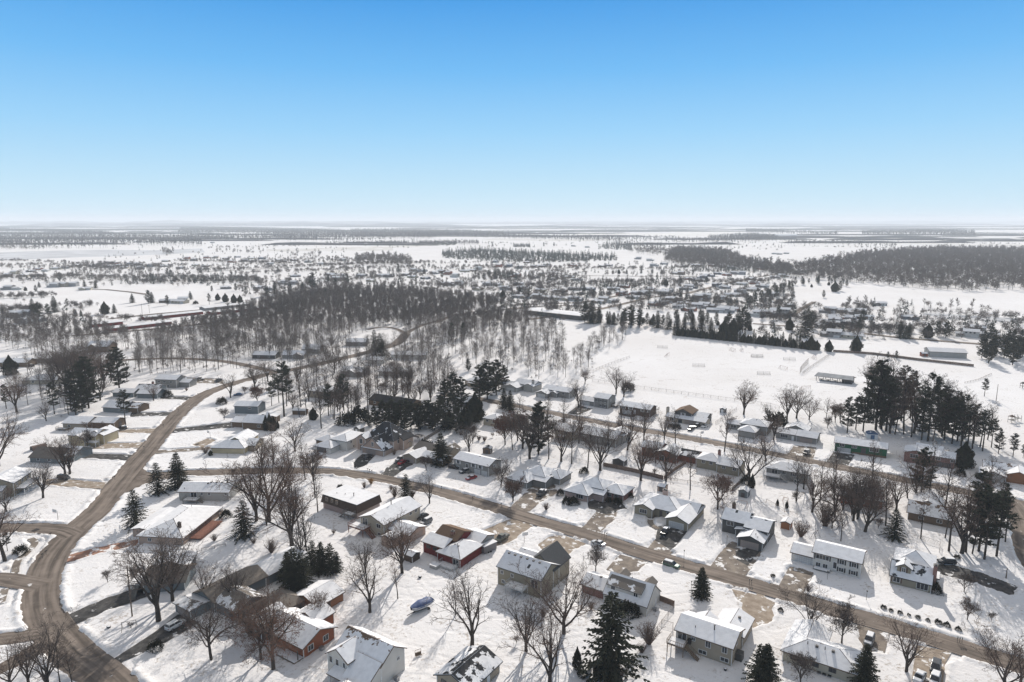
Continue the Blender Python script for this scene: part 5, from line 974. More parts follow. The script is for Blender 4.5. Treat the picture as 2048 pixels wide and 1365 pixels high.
NEAR = '''e 40 410 -60 oak; e 1250 880 130 vase1; e 1360 720 215 vase2; e 1665 1180 640 rust1; e 230 1400 960 vase3; e 375 1420 830 vase4; e 85 1400 1010 vase0; e 480 1400 1040 tall; e 575 1400 1070 tall
a 1245 1215 965 spruceW; a 1405 1165 890 spruce0; e 1070 130 -160 spruceW; e 1925 220 -75 spruceW
f 110 90 -560 vase0; f 10 92 -420 vase3; f 295 300 -330 vase1; f 375 425 60 vase4; f 310 660 300 spruceW; f 375 645 330 spruceW; f 262 570 330 spruce0; f 455 480 245 spruceW; f 525 495 255 spruce1; f 595 500 262 spruceW; f 645 490 330 spruceW
f 905 812 335 vase3; f 872 498 215 vase5; f 1160 502 20 vase1; f 1125 705 410 tall; f 1580 835 520 tall; f 1710 1092 470 vase3; f 145 1260 560 rust0; f 500 855 690 bush; f 45 1180 700 rust1
g 130 1120 630 vase5; g 425 980 395 vase0; g 312 1405 760 vase3; g 675 485 272 small; g 790 1335 640 spruceW; g 528 1255 1090 thuja; g 685 1312 1168 thuja; g 735 1330 1180 thuja; g 800 1348 1175 bigthuja; g 630 1255 1175 thuja; g 570 1312 1270 juniper
g 1505 690 455 spruce0; g 1092 1062 920 bush; g 935 830 745 juniper; g 1960 1410 1060 spruceW; g 1035 1132 1070 bush; g 960 1215 1170 bush; g 880 800 750 juniper; g 260 850 780 bush; g 640 790 740 bush; g 50 1060 990 small; g 300 1085 1020 small; g 850 1330 1230 bush
h 360 952 600 vase2; h 612 1052 730 small; h 1122 1292 838 vase5; h 1575 652 480 small; h 1600 868 690 small; h 1890 1420 930 vase0; h 2020 1380 1000 vase2; h 785 1405 1065 spruce1; h 10 1405 1060 spruce2; h 285 1380 1090 small; h 345 645 595 bush; h 1790 880 800 small
h 535 150 -110 rust1; h 605 250 -20 tall; h 700 92 -260 vase5; h 735 78 -250 vase3; h 795 178 -270 vase4; h 1022 230 -10 spruceW; h 1235 232 -130 tall; h 1455 330 -250 tall; h 1555 348 -230 vase5; h 1590 340 -200 tall; h 1735 395 -130 pine; h 1690 330 -190 pineD; h 1830 372 -130 pine; h 1640 350 -60 tall; h 1900 260 -120 tall; h 900 150 60 small; h 290 215 110 bush; h 480 130 -20 bush
h 940 778 755 juniper; h 1000 800 782 juniper; h 1070 818 798 juniper; h 1140 835 820 juniper; h 1212 856 835 juniper; h 1290 876 858 juniper; h 1372 898 870 juniper; h 1440 918 890 juniper; h 1530 950 925 juniper; h 1345 650 590 juniper; h 70 530 510 juniper; h 130 800 775 juniper; h 1520 385 360 juniper
d 655 735 425 pine; d 722 712 425 pine; d 780 722 345 pine; d 880 712 105 pineD; d 925 705 90 tall; d 1030 748 370 tall; d 1100 705 215 tall; d 1240 792 430 pine; d 1290 802 215 pine; d 1350 705 245 tall; d 1400 765 330 pineD; d 1480 822 420 pine; d 1420 790 300 tall; d 1520 800 350 tall; d 1550 842 400 pine; d 1640 862 470 tall; d 1720 882 560 pine; d 1790 852 600 pine; d 960 722 240 pineD; d 1010 660 100 tall; d 1160 770 400 tall; d 1200 690 240 vase4; d 1420 740 400 pine; d 1560 800 470 vase5; d 1380 730 300 vase4; d 990 740 420 vase3; d 1180 740 330 vase4; d 1330 800 480 tall; d 1580 780 420 tall; d 1650 820 480 pine; d 1600 850 440 tall; d 1700 850 500 tall; d 1430 700 340 tall; d 1080 640 170 pine; d 860 640 260 tall; d 940 620 190 pine; d 1760 790 470 tall; d 1510 720 380 pine; d 1150 620 210 pine; d 1250 650 240 tall; d 1100 750 400 tall; d 1000 700 380 tall; d 910 690 330 tall
d 75 792 560 vase1; d 180 632 365 vase5; d 255 622 355 vase2; d 355 632 440 vase0; d 485 642 440 tall; d 530 650 470 tall; d 560 655 500 small; d 600 655 480 small; d 500 700 600 small; d 30 640 500 vase3; d 850 405 125 vase1; d 815 390 180 vase4; d 95 690 590 juniper
d 1570 1008 815 bigthuja; d 1545 1068 1022 juniper; d 1238 1205 860 pineD; d 1735 447 290 pine; d 1845 902 708 pine; d 1960 925 740 pine; d 2040 935 825 pine; d 1690 1400 1035 pineD; d 1880 1430 1140 pine; d 105 1310 1255 thuja; d 178 1330 1270 thuja; d 1225 1300 1100 vase2; d 1390 1290 1110 vase5
d 378 1362 1005 vase4; d 553 1400 1015 rust1; d 740 1395 935 vase1; d 690 1385 1010 tall; d 1040 1345 1030 vase3; d 795 1300 1000 vase2; d 470 1200 1080 rust1; d 900 1290 1090 tall; d 250 1290 1180 small; d 880 1380 1100 rust0; d 620 1340 1080 vase0; d 1130 1250 1040 vase4
c 1840 592 305 vase1; c 835 432 200 vase3; c 895 452 240 vase5; c 590 352 200 vase1; c 540 532 295 vase4; c 950 420 330 small; c 860 690 640 bush
c 155 942 530 vase5; c 225 905 500 pineD; c 305 942 590 tall; c 405 962 620 vase3; c 485 982 620 tall; c 612 1012 640 tall; c 710 1032 610 vase2; c 1030 1112 715 vase1; c 1228 1118 745 rust1; c 1420 1185 850 tall; c 1635 1340 990 rust1; c 1668 1252 1060 rust2; c 1878 1152 735 vase0; c 2015 962 700 vase4; c 1905 1170 1060 thuja; c 1860 1130 1080 juniper; c 2040 640 530 vase5
c 100 860 520 vase2; c 60 800 540 rust2; c 185 780 560 tall; c 250 760 520 vase4; c 330 800 600 small; c 1740 690 600 small; c 20 870 600 tall; c 130 780 640 pine; c 420 700 600 small
c 400 1225 1185 juniper; c 450 1290 1245 juniper; c 502 1298 1248 juniper; c 775 1275 1248 juniper; c 845 1290 1250 juniper; c 1268 698 665 juniper; c 1315 702 668 juniper; c 285 1345 1295 bush; c 25 1275 1080 small; c 940 1240 1205 juniper; c 585 1050 1010 juniper; c 1140 1070 1010 small; c 925 400 345 juniper
b 1190 1255 1058 spruceW; b 1465 988 732 spruce0; b 1375 1292 1055 vase3; b 460 1115 845 small; b 315 882 615 vase2; b 1685 888 645 vase3; b 1970 828 570 rust2; b 1937 1168 955 small; b 2032 1285 1100 small; b 1350 1030 900 small; b 862 1168 1128 bush; b 915 1138 1100 gold; b 1072 1185 1152 bush; b 672 1172 1145 juniper; b 1100 1240 1170 bush; b 1097 908 870 bush; b 1622 755 720 bush; b 1765 795 758 bush; b 1808 802 765 bush; b 1870 770 730 small; b 1715 820 660 small
b 88 716 598 thuja; b 118 718 585 thuja; b 150 718 610 thuja; b 180 700 640 thuja; b 150 985 760 vase1; b 60 1000 740 vase5; b 240 1160 900 vase4; b 1240 1240 1185 bush; b 1345 880 800 juniper
b 870 655 535 pineD; b 940 665 520 pineD; b 1005 685 478 pineD; b 1080 692 468 pineD; b 1150 702 478 pineD; b 1230 705 488 pineD; b 1300 705 498 pineD; b 1370 702 478 pineD; b 1440 692 478 pineD; b 1560 505 262 pineD; b 1625 562 300 pineD; b 1500 562 320 pineD; b 1700 600 480 pineD; b 1732 645 430 bigthuja; b 1590 742 520 pineD; b 1650 700 540 bigthuja; b 1770 480 200 pineD; b 1830 470 170 pineD; b 1900 440 160 pineD; b 820 640 545 juniper; b 1460 620 440 pineD; b 1530 700 560 bigthuja; b 1120 650 520 pineD; b 1960 380 200 pineD; b 1680 250 150 pineD
b 900 690 590 pineD; b 960 700 560 pineD; b 1040 660 500 pineD; b 1110 680 500 pineD; b 1190 660 470 pineD; b 1270 690 500 pineD; b 1340 680 480 pineD; b 1400 700 500 pineD; b 1060 720 600 pineD; b 1180 730 600 pineD; b 1290 725 600 pineD; b 1400 725 600 pineD; b 1490 730 560 pineD; b 1690 720 560 pineD; b 1560 640 440 pineD; b 132 522 330 pine; b 230 605 180 pine; b 460 632 538 bigthuja; b 725 668 585 juniper; b 580 602 350 pine; b 615 625 380 tall; b 668 630 400 tall; b 410 600 330 tall; b 760 560 300 tall; b 790 650 330 tall; b 700 560 280 pine; b 950 122 -20 spruceW; b 1005 130 -10 spruce1; b 625 265 60 vase2; b 1095 480 300 vase4; b 1300 470 290 vase1; b 1380 460 320 vase5; b 1180 450 330 small; b 1000 440 320 small; b 900 420 300 vase3; b 520 560 360 tall; b 300 560 380 vase5; b 190 500 260 tall; b 350 610 420 tall; b 20 500 340 rust2; b 485 260 120 vase4; b 550 130 20 vase0; b 100 330 120 vase3; b 330 330 180 vase1; b 250 360 200 pine; b 1080 260 160 small; b 1210 130 20 vase5; b 1310 330 130 tall; b 1920 400 250 small; b 1960 540 390 spruce0; b 2010 560 400 spruce1; b 1780 410 290 small; b 640 470 350 pine
a 133 572 270 vase1; a 50 545 355 pine; a 430 590 340 pine; a 365 642 480 vase4; a 598 595 345 pineD; a 700 542 140 pineD; a 790 480 240 vase2; a 990 672 400 pine; a 1212 482 330 vase5; a 1817 458 262 vase3; a 2008 392 150 vase1; a 340 1250 925 vase1; a 512 1062 735 vase3; a 548 1062 715 vase5; a -10 1000 545 vase0; a 85 278 130 bigthuja; a 480 460 350 pineD; a 560 500 240 pine; a 640 480 180 pine; a 880 330 110 pine; a 940 390 60 pineD; a 1000 320 120 tall; a 460 250 120 vase4; a 700 740 640 small; a 1765 632 530 small; a 690 850 700 small; a 800 760 640 small; a 1660 915 870 bigthuja; a 1930 430 360 small; a 690 500 300 pine; a 1620 900 850 bush; a 250 300 150 tall; a 50 1359 1120 vase2; a 1750 505 460 juniper; a 1320 445 405 juniper; a 1470 405 380 bush; a 870 340 200 tall; a 1840 1080 1010 small
a 520 420 60 vase3; a 600 430 90 tall; a 560 330 40 vase0; a 640 380 0 vase5; a 740 420 60 vase1; a 820 380 60 vase1; a 420 400 120 vase4; a 700 300 30 tall; a 560 560 330 pine; a 650 570 330 pineD; a 520 300 60 vase3; a 900 250 60 tall; a 460 330 60 vase5; e 165 345 290 juniper; e 1228 1105 1045 juniper; e 60 330 180 pine; e 850 575 460 small; e 1035 940 880 small; e 1690 250 200 bush; e 1780 60 10 juniper; e 1965 1000 600 rust1; e 2000 270 230 bush; e 1850 760 420 vase5; e 1610 740 420 vase3; e 1780 700 430 tall; f 620 190 160 bush; f 130 340 250 bush; f 60 500 430 juniper; f 20 780 740 juniper'''
for ln in NEAR.replace('\n', ';').split(';'):
    q = ln.split()
    if len(q) == 5: plant(q[0], float(q[1]), float(q[2]), float(q[3]), q[4])
# ------------------------------------------------------------------ rows and woods
def inside(P, x, y):
    c = False; n = len(P)
    for i in range(n):
        a, b = P[i], P[(i+1) % n]
        if (a[1] > y) != (b[1] > y) and x < (b[0]-a[0])*(y-a[1])/(b[1]-a[1])+a[0]: c = not c
    return c
def fill(P, sp, seed, jit=.45, maxn=9000):
    rs = random.Random(seed); x0, x1 = min(p[0] for p in P), max(p[0] for p in P); y0, y1 = min(p[1] for p in P), max(p[1] for p in P); out = []
    nx_, ny_ = int((x1-x0)/sp)+1, int((y1-y0)/sp)+1
    for j in range(ny_):
        for i in range(nx_):
            x = x0+(i+.5+rs.uniform(-jit, jit))*sp; y = y0+(j+.5+rs.uniform(-jit, jit))*sp
            if inside(P, x, y): out.append((x, y))
    if len(out) > maxn: rs.shuffle(out); out = out[:maxn]
    return out
WOOD1 = pp('p', 215,705, 300,672, 430,640, 560,600, 640,588, 760,586, 880,592, 985,604, 1010,618, 950,628, 840,644, 800,655, 740,660, 700,678, 610,700, 540,715, 430,712, 330,706, 290,708)
CAND = []; SPARE = []
ww = [q for q in fill(WOOD1, 5.9, 3, .5) if mnoise.noise(Vector((q[0]/26, q[1]/26, 2)))+.0009*(q[1]-640) > -.30]; ww.sort(key=lambda p: p[1]); print('wood', len(ww))
SX = [sliver_tree(380+i, 15, 7, .75) for i in range(6)]; SL = [sliver_tree(300+i, 17, 70, .15) for i in range(8)]; SF = [sliver_tree(320+i, 16, 20, .34) for i in range(6)]; SR = [round_tree(330+i, 10, 42, .16) for i in range(8)]; CF = [cone_tree(340+i, 12, 3.2, 60) for i in range(4)]
M_FAR = mat('far_twigs', (.165, .138, .12), 1.0, col2=(.115, .098, .086), nscale=.02); M_FARC = mat('far_needles', (.045, .055, .045), 1.0)
for x, y in ww: CAND.append((x, y, 'tall bare tree at the near edge of the wood beyond the winding road', 'bare trees at the edge of the wood'))
SN = [sliver_tree(360+i, 17, 90, .05) for i in range(8)]
# belt of tall bare trees west of the park and round the bend
XB = [pp('p', 0,640, 120,650, 270,670, 215,705, 240,740, 150,760, 60,700, 0,700), pp('p', 560,705, 700,700, 860,690, 900,760, 760,790, 640,770, 560,750), pp('p', 800,640, 960,622, 1060,640, 980,660, 900,690, 850,700, 812,690), pp('p', 515,755, 640,760, 700,800, 760,840, 640,860, 540,800), pp('p', 60,700, 200,740, 210,780, 120,850, 20,800), pp('p', 1000,840, 1200,850, 1480,905, 1500,960, 1250,920, 1080,880), pp('p', 1500,1000, 1640,950, 2000,1010, 2020,1080, 1900,1090, 1700,1040), pp('p', 1060,760, 1180,700, 1200,735, 1130,760), pp('p', 500,960, 620,960, 660,1060, 620,1130, 520,1060)]
XSP = [8, 7.2, 7.2, 9, 9.5, 12, 10, 9, 12]
BELT = [pp('p', 860,690, 905,660, 960,640, 1040,635, 1110,660, 1130,690, 1110,735, 1060,765, 1000,745, 940,740, 880,715), pp('p', 1165,690, 1215,672, 1262,668, 1240,690, 1190,712), pp('a', 1080,285, 1500,262, 1900,240, 1950,200, 1600,140, 1250,130, 1060,180), pp('p', 420,690, 560,690, 700,700, 640,712, 520,722, 420,716), pp('p', 700,760, 900,745, 930,800, 820,830, 720,800)]
for i, (P, sp) in enumerate(zip(BELT, (8.6, 7.2, 5.8, 7.5, 9.5))):
    for x, y in fill(P, sp, 40+i):
        if paved_clear(x, y) < 1: continue
        CAND.append((x, y, ['tall bare tree in the belt west of the snowy sports field', 'bare tree in the row at the west corner of the sports field', 'tall slim bare tree standing along the forest road', 'bare tree on the slope between the two roads', 'bare tree in the middle block beside the dark evergreens'][i], ['bare trees west of the sports field', 'bare trees at the field corner', 'bare trees along the forest road', 'bare trees between the roads', 'bare trees of the middle block'][i]))
HP = [o.location for o, _ in THINGS if o.get('category') in ('house', 'shed', 'garage')]
for i, (P, sp) in enumerate(zip(XB, XSP)):
    for x, y in fill(P, sp, 140+i):
        if paved_clear(x, y) < 1.2 or any((h_.x+7*math.cos(.6)-x)**2+(h_.y+5-y)**2 < 90 for h_ in HP): continue
        nm_ = ['left of the dark wood', 'beside the road bend', 'between the wood and the park', 'behind the slate house', 'in the upper left yards', 'in the middle block', 'in the right hand block', 'at the corner of the park', 'below the middle street'][i]
        CAND.append((x, y, f'slender bare tree standing {nm_}', f'bare trees {nm_}'))
NB = sum(1 for o, _ in THINGS if o.name.startswith('bare_tree')); CAND.sort(key=lambda c: math.hypot(c[0], c[1])); BUD = max(0, 296-NB)
for x, y, lb, gr in CAND[:BUD]:
    place_tree('tall%d' % random.randrange(5) if random.random() < .7 else 'vase%d' % random.randrange(3, 6), x, y, s=rnd(.8, 1.15), label=lb, group=gr, shared=True)
near_w = [(x, y, rnd(.5, 1.0), rnd(0, 6.28)) for x, y, _, _ in CAND[BUD:] if math.hypot(x, y) < 620]; far_w = [(x, y, rnd(.5, .8), rnd(0, 6.28)) for x, y, _, _ in CAND[BUD:] if math.hypot(x, y) >= 620]
scatter_mesh('bare_woods', SN, near_w, [M_FAR], 'leafless woods beside the winding road and the sports field')
scatter_mesh('undergrowth', SR, [(x+rnd(-6, 6), y+rnd(-6, 6), rnd(.10, .28), rnd(0, 6.28)) for x, y, _, _ in CAND[BUD:] if random.random() < .55 and paved_clear(x, y) > 4], [M_FAR], 'low brush under the leafless woods')
scatter_mesh('far_woods', SL, far_w, [M_FAR], 'leafless wood beyond the winding road')
# evergreen hedge and spruces north of the sports field
a, b = G('k', 0, 735), G('k', 835, 822)
for i in range(56):
    p = a.lerp(b, (i+rnd(-.25, .25))/55); place_tree(random.choice(['bigthuja', 'spruceN']), p.x, p.y, s=rnd(.75, 1.0) if True else 1, label='dark evergreen of the clipped row north of the sports field', group='evergreen row north of the sports field', shared=True)
for t, x, y, top, k in [l.split() for l in '''j 1520 660 540 pineD;j 1560 665 530 spruce0;j 1600 660 570 spruce1;j 1665 670 595 spruce2;j 1690 672 600 spruce0;j 1750 680 575 pineD;j 1790 690 560 pineD;j 1840 690 580 pineD;j 1945 690 590 spruce1;j 2005 700 595 spruceW;j 1920 670 610 spruce2;j 1740 690 600 pineD;k 20 690 610 spruce0;k 60 690 620 spruce1;k 110 700 610 spruce2;k 160 700 615 spruce0;k 215 710 630 spruce1;k 320 730 600 pineD;k 375 700 580 spruce0;k 400 720 570 pineD;k 430 700 600 pineD;k 345 735 640 bigthuja;k 290 735 650 bigthuja;k 800 820 740 bigthuja;k 905 830 765 bigthuja;k 1065 830 740 bigthuja;k 675 705 635 bigthuja;k 610 630 555 pineD;k 765 740 560 spruceW;k 800 690 590 pineD;k 1100 670 580 pineD;k 1080 720 640 pineD;k 1320 750 655 spruce2;k 1370 755 660 spruce0;k 1485 750 670 bigthuja;k 1540 740 650 pineD;k 1590 750 650 pineD;k 1850 760 660 pineD;k 1800 870 740 pineD;k 1860 860 750 pineD;k 1930 870 740 pineD;k 2000 870 735 pineD;k 2040 860 740 pineD;k 1900 800 740 pineD;k 1980 910 760 pineD;k 1840 900 770 pineD;k 1970 830 740 pineD;k 1250 870 830 pineD;k 1300 870 825 pineD;k 875 515 470 pineD;k 940 480 420 bigthuja;k 970 475 415 pineD;k 1010 450 405 pineD;k 750 440 388 pineD;k 690 480 430 pineD;k 640 490 430 pineD;k 600 500 440 pineD;k 560 530 465 pineD;k 510 550 470 pineD;k 470 560 480 pineD;k 440 570 500 pineD;k 40 535 485 pineD;k 70 530 490 pineD;k 110 385 350 pineD;k 40 430 395 spruce0;k 130 455 420 spruce0;k 190 430 390 pineD;k 310 460 430 pineD;k 1590 600 570 pine;k 1540 600 570 pine;k 1500 580 555 pine;k 1200 570 545 pine
i 20 640 580 pineD;i 195 620 520 spruce0;i 230 650 540 pineD;i 280 620 550 pineD;i 320 600 505 spruce2;i 395 580 520 pine;i 440 625 580 spruce0;i 475 625 585 spruce2;i 150 475 450 bigthuja;i 210 480 440 pineD;i 230 455 420 spruce0;i 495 450 410 spruce1;i 560 460 415 spruce1;i 775 545 490 spruce0;i 870 550 470 pineD;i 890 545 480 spruce1;i 1115 525 475 spruce1;i 1225 555 490 pine;i 1145 552 535 juniper;i 1275 530 490 bigthuja;i 1320 540 490 bigthuja;i 1370 545 495 bigthuja;i 1405 545 500 bigthuja;i 980 560 500 pineD;i 1240 480 445 pineD;i 1380 475 430 pineD;i 1440 500 450 pineD;i 1560 505 435 spruce0;i 1610 495 420 spruce0;i 1770 470 420 spruce1;i 1830 470 365 pineD;i 1700 490 430 pineD;i 615 610 540 bigthuja;i 670 605 550 spruce2;i 370 655 635 spruce0;i 385 645 625 spruce0;i 330 660 640 spruce0;i 980 380 340 pineD;i 350 420 365 pineD;i 270 425 395 pineD;i 1000 400 350 pineD
j 430 460 400 spruceN;j 250 355 330 pineD;j 380 360 335 spruce0;j 550 360 335 spruce0;j 580 375 335 spruce1;j 430 375 315 pineD;j 685 400 360 pineD;j 810 428 400 spruce0;j 230 380 350 pineD;j 960 400 350 pineD;j 995 405 340 spruce0;j 1275 375 348 spruce0;j 1685 375 352 spruce0;j 1720 375 350 bigthuja;j 1765 375 345 spruce0;j 1850 372 345 spruce0;j 1915 372 345 spruce0;j 1968 375 345 spruce0;j 1995 445 405 bigthuja;j 1975 440 410 spruce0;j 1515 490 435 pineD;j 1570 510 465 pineD;j 1190 520 470 spruce0;j 1500 430 410 spruce0;j 1550 435 410 spruce0;j 900 410 370 pineD;j 930 415 370 pineD;j 740 760 660 pineD;j 810 750 660 pineD;j 880 380 350 pineD;j 290 820 700 spruceW;j 320 830 720 spruceW;j 130 440 375 pineD;j 20 430 380 pineD;j 60 460 400 pineD;j 1040 520 470 bigthuja;j 980 215 192 spruce0;j 1140 480 450 bigthuja;j 1280 215 190 pineD;j 1340 215 190 pineD''' .replace('\n', ';').split(';') if l.strip()]:
    plant(t, float(x), float(y), float(top), k)

for P, sp, lb, gr, k_ in ((pp('k', 1790,790, 1900,770, 2100,790, 2100,900, 1960,880, 1820,860), 7.5, 'dark pine in the thick clump at the right edge beyond the park', 'pines at the right edge', 'pineD'), (pp('j', 1510,640, 1640,645, 1860,660, 2048,690, 2048,700, 1840,685, 1500,662), 8.0, 'dark evergreen in the loose row beyond the sports field corner', 'evergreens beyond the sports field corner', 'pineD'), (pp('k', 0,655, 300,690, 470,715, 460,700, 250,670, 0,640), 7.5, 'dark evergreen behind the clipped row', 'evergreens behind the clipped row', 'pineD'), (pp('k', 460,520, 760,420, 1030,420, 1030,445, 880,480, 760,450, 520,560), 11, 'dark evergreen in the line leading up to the far field', 'evergreens toward the far field', 'pineD')):
    for x, y in fill(P, sp, 177, maxn=26): place_tree(random.choice([k_, k_, 'bigthuja', 'pine3']), x, y, s=rnd(.45, .75), label=lb, group=gr, shared=True)
# ------------------------------------------------------------------ the middle distance: streets, fields, houses
random.seed(11)
M_FIELD = paved_mat('stubble_field', (.50, .47, .43), (.72, .70, .68), scale=.02); M_FIELDG = paved_mat('thin_snow_field', (.46, .46, .47), (.60, .60, .61), scale=.012)
def flat_poly(name, P, z, m):
    mb = MB(); ar = sum(P[k][0]*P[(k+1) % len(P)][1]-P[(k+1) % len(P)][0]*P[k][1] for k in range(len(P))); Q = [(p[0], p[1], z) for p in P]; mb.poly(Q if ar > 0 else Q[::-1]); o = mb.build(name, m); tag(o, kind='structure'); return o
for i, (P, m) in enumerate([
  (pp('i', -200,262, 0,250, 300,240, 640,234, 900,238, 1180,226, 1200,250, 940,262, 700,272, 400,280, 0,298, -200,300), M_FIELDG), (pp('i', 1560,232, 2048,222, 2300,222, 2300,240, 1560,245), M_FIELD),
  (pp('j', 0,224, 560,205, 640,212, 0,240), M_FIELD), (pp('j', 1400,140, 2048,136, 2300,140, 2300,152, 1480,158), M_FIELD), (pp('k', 0,128, 400,124, 420,136, 0,152), M_FIELD), (pp('j', 1000,168, 1750,176, 1500,186, 900,178), M_FIELD),
  (pp('i', 1860,358, 2048,352, 2048,372, 1880,376), M_FIELD), (pp('k', 1440,600, 2048,640, 2048,660, 1560,640), M_FIELDG), (pp('i', -300,130, 0,128, 300,136, 200,150, -300,150), M_FIELDG), (pp('k', 620,180, 2048,204, 2048,212, 640,188), M_FIELD)]): flat_poly('field', P, .30+.02*i, m)
FAR_ROADS = [('far_road', 7, pp('p', 1060,640, 1130,630, 1197,620, 1250,608, 1299,596, 1375,587, 1444,570, 1500,557, 1580,545)), ('far_road', 6, pp('p', 992,622, 1060,614, 1130,612, 1200,616)), ('far_road', 6, pp('i', 460,465, 620,468, 760,482, 860,497)),
  ('far_road', 6, pp('j', 1300,358, 1420,340, 1530,322)), ('far_road', 6, pp('i', 640,640, 900,612, 1200,585, 1500,556)), ('far_road', 6, pp('k', 80,492, 180,465, 280,438)), ('far_road', 6, pp('k', 1100,725, 1300,748, 1500,765, 1760,785, 2100,820)), ('far_road', 5, pp('k', 460,668, 600,678, 760,690, 820,690)), ('far_road', 5, pp('k', 690,625, 740,585, 820,540)),
  ('far_road', 6, pp('i', 420,740, 900,700, 1300,660, 1560,620, 1800,580)), ('far_road', 6, pp('j', 1040,560, 1500,545, 1900,470)), ('far_road', 5, pp('j', 660,660, 740,620, 860,600, 1000,590)), ('far_road', 6, pp('i', 1150,365, 1500,350, 2048,315, 2300,300)), ('far_road', 6, pp('j', 1400,385, 1800,390, 2300,392))]
for i, (n_, wd, c) in enumerate(FAR_ROADS): strip(n_, wd, [Vector((p[0], p[1])) for p in c], .20 if c[0][1] < 436 else .24+.005*i, M_ROAD)
WCOL = [(.36, .31, .25), (.50, .49, .46), (.24, .23, .22), (.17, .13, .10), (.30, .13, .09), (.42, .38, .30), (.14, .16, .18), (.30, .30, .30)]
M_WFAR = mat('far_siding', (1, 1, 1), .9, rand=WCOL); M_SNOWR = mat('far_roof_snow', (.78, .77, .77), 1.0, noise=.12, nscale=.35, spec=.05)
M_RTRIM = mat('roof_edge', (.10, .09, .085), .9)
def far_house(seed, w, d, hh, wing):
    rs = random.Random(seed); wl = MB(); rf = MB(); gl = MB(); gd = MB()
    def mass(x0, y0, w, d, h, ax):
        x1, y1 = x0+w, y0+d; wl.box(x0, x1, y0, y1, -.3, h, 0, False); o = .5; p = .36
        if ax == 'x':
            ry = (y0+y1)/2; rz = h+p*d/2; ez = h-p*o
            A = [(x0-o, y0-o, ez), (x1+o, y0-o, ez), (x1+o, ry, rz), (x0-o, ry, rz)]; B = [(x1+o, y1+o, ez), (x0-o, y1+o, ez), (x0-o, ry, rz+.003), (x1+o, ry, rz+.003)]
            for xx in (x0, x1): wl.poly([(xx, y0, h-.02), (xx, y1, h-.02), (xx, ry, rz-.2)])
        else:
            rx = (x0+x1)/2; rz = h+p*w/2; ez = h-p*o
            A = [(x0-o, y1+o, ez), (x0-o, y0-o, ez), (rx, y0-o, rz), (rx, y1+o, rz)]; B = [(x1+o, y0-o, ez), (x1+o, y1+o, ez), (rx, y1+o, rz+.003), (rx, y0-o, rz+.003)]
            for yy in (y0, y1): wl.poly([(x0, yy, h-.02), (x1, yy, h-.02), (rx, yy, rz-.2)])
        for Q in (A, B): rf.hexa([(q[0], q[1], q[2]-.18) for q in Q], Q, 1); rf.poly([(q[0], q[1], q[2]+.03) for q in Q], 0)
    mass(0, 0, w, d, hh, 'x')
    if wing: mass(*wing)
    for k in range(3): u = w*(.12+.26*k); gl.box(u, u+1.4, -.04, .02, 1.0+(hh-2.7), 2.1+(hh-2.7))
    gd.box(w-5.6, w-.9, -.05, .02, 0, 2.1)
    return (wl.mesh('wall', [M_WFAR]), rf.mesh('roof', [M_SNOWR, M_RTRIM]), gl.mesh('window', [M_GLASS]), gd.mesh('garage_door', [M_GDOOR]))
FH = [far_house(1, 15, 8.5, 2.9, (2, -3, 6, 6, 2.8, 'y')), far_house(2, 17, 8.5, 2.8, None), far_house(3, 12, 9, 4.4, (11, 2, 6, 7, 2.8, 'x')), far_house(4, 14, 8, 2.9, (8, -4, 6.5, 7, 2.8, 'y')), far_house(5, 11, 9, 5.2, (-5, 1, 6, 7, 2.8, 'x')), far_house(6, 18, 9, 3.0, (5, 6, 8, 6, 3.0, 'y'))]
LOCW = {'i': 'far left', 'j': 'far centre', 'k': 'far right'}
def mid_house(t, x, y, ang=None, zone=None, v=None, s=1.0):
    b = G(t, x, y); near = b.length < 1150; P = FH[random.randrange(6) if v is None else v]; a = R(rnd(-40, -15)) if ang is None else R(ang)
    wdt = {'i': 'snow roofed house in the {} district beyond the wood', 'j': 'snow roofed house in the {} streets', 'k': 'snow roofed house in the {} streets past the sports field'}[t].format(LOCW[t])
    e = empty('house', wdt, 'house', (b.x, b.y, .05), a, {'i': 'houses in the far left district', 'j': 'houses in the far central streets', 'k': 'houses in the far right streets'}[t], shared=False); e.scale = (s, s, s)
    for i, (n, me) in enumerate(zip(('wall', 'roof', 'window', 'garage_door'), P)):
        if i >= 2 and not near: continue
        o = link(bpy.data.objects.new(n, me)); o.parent = e
    return e
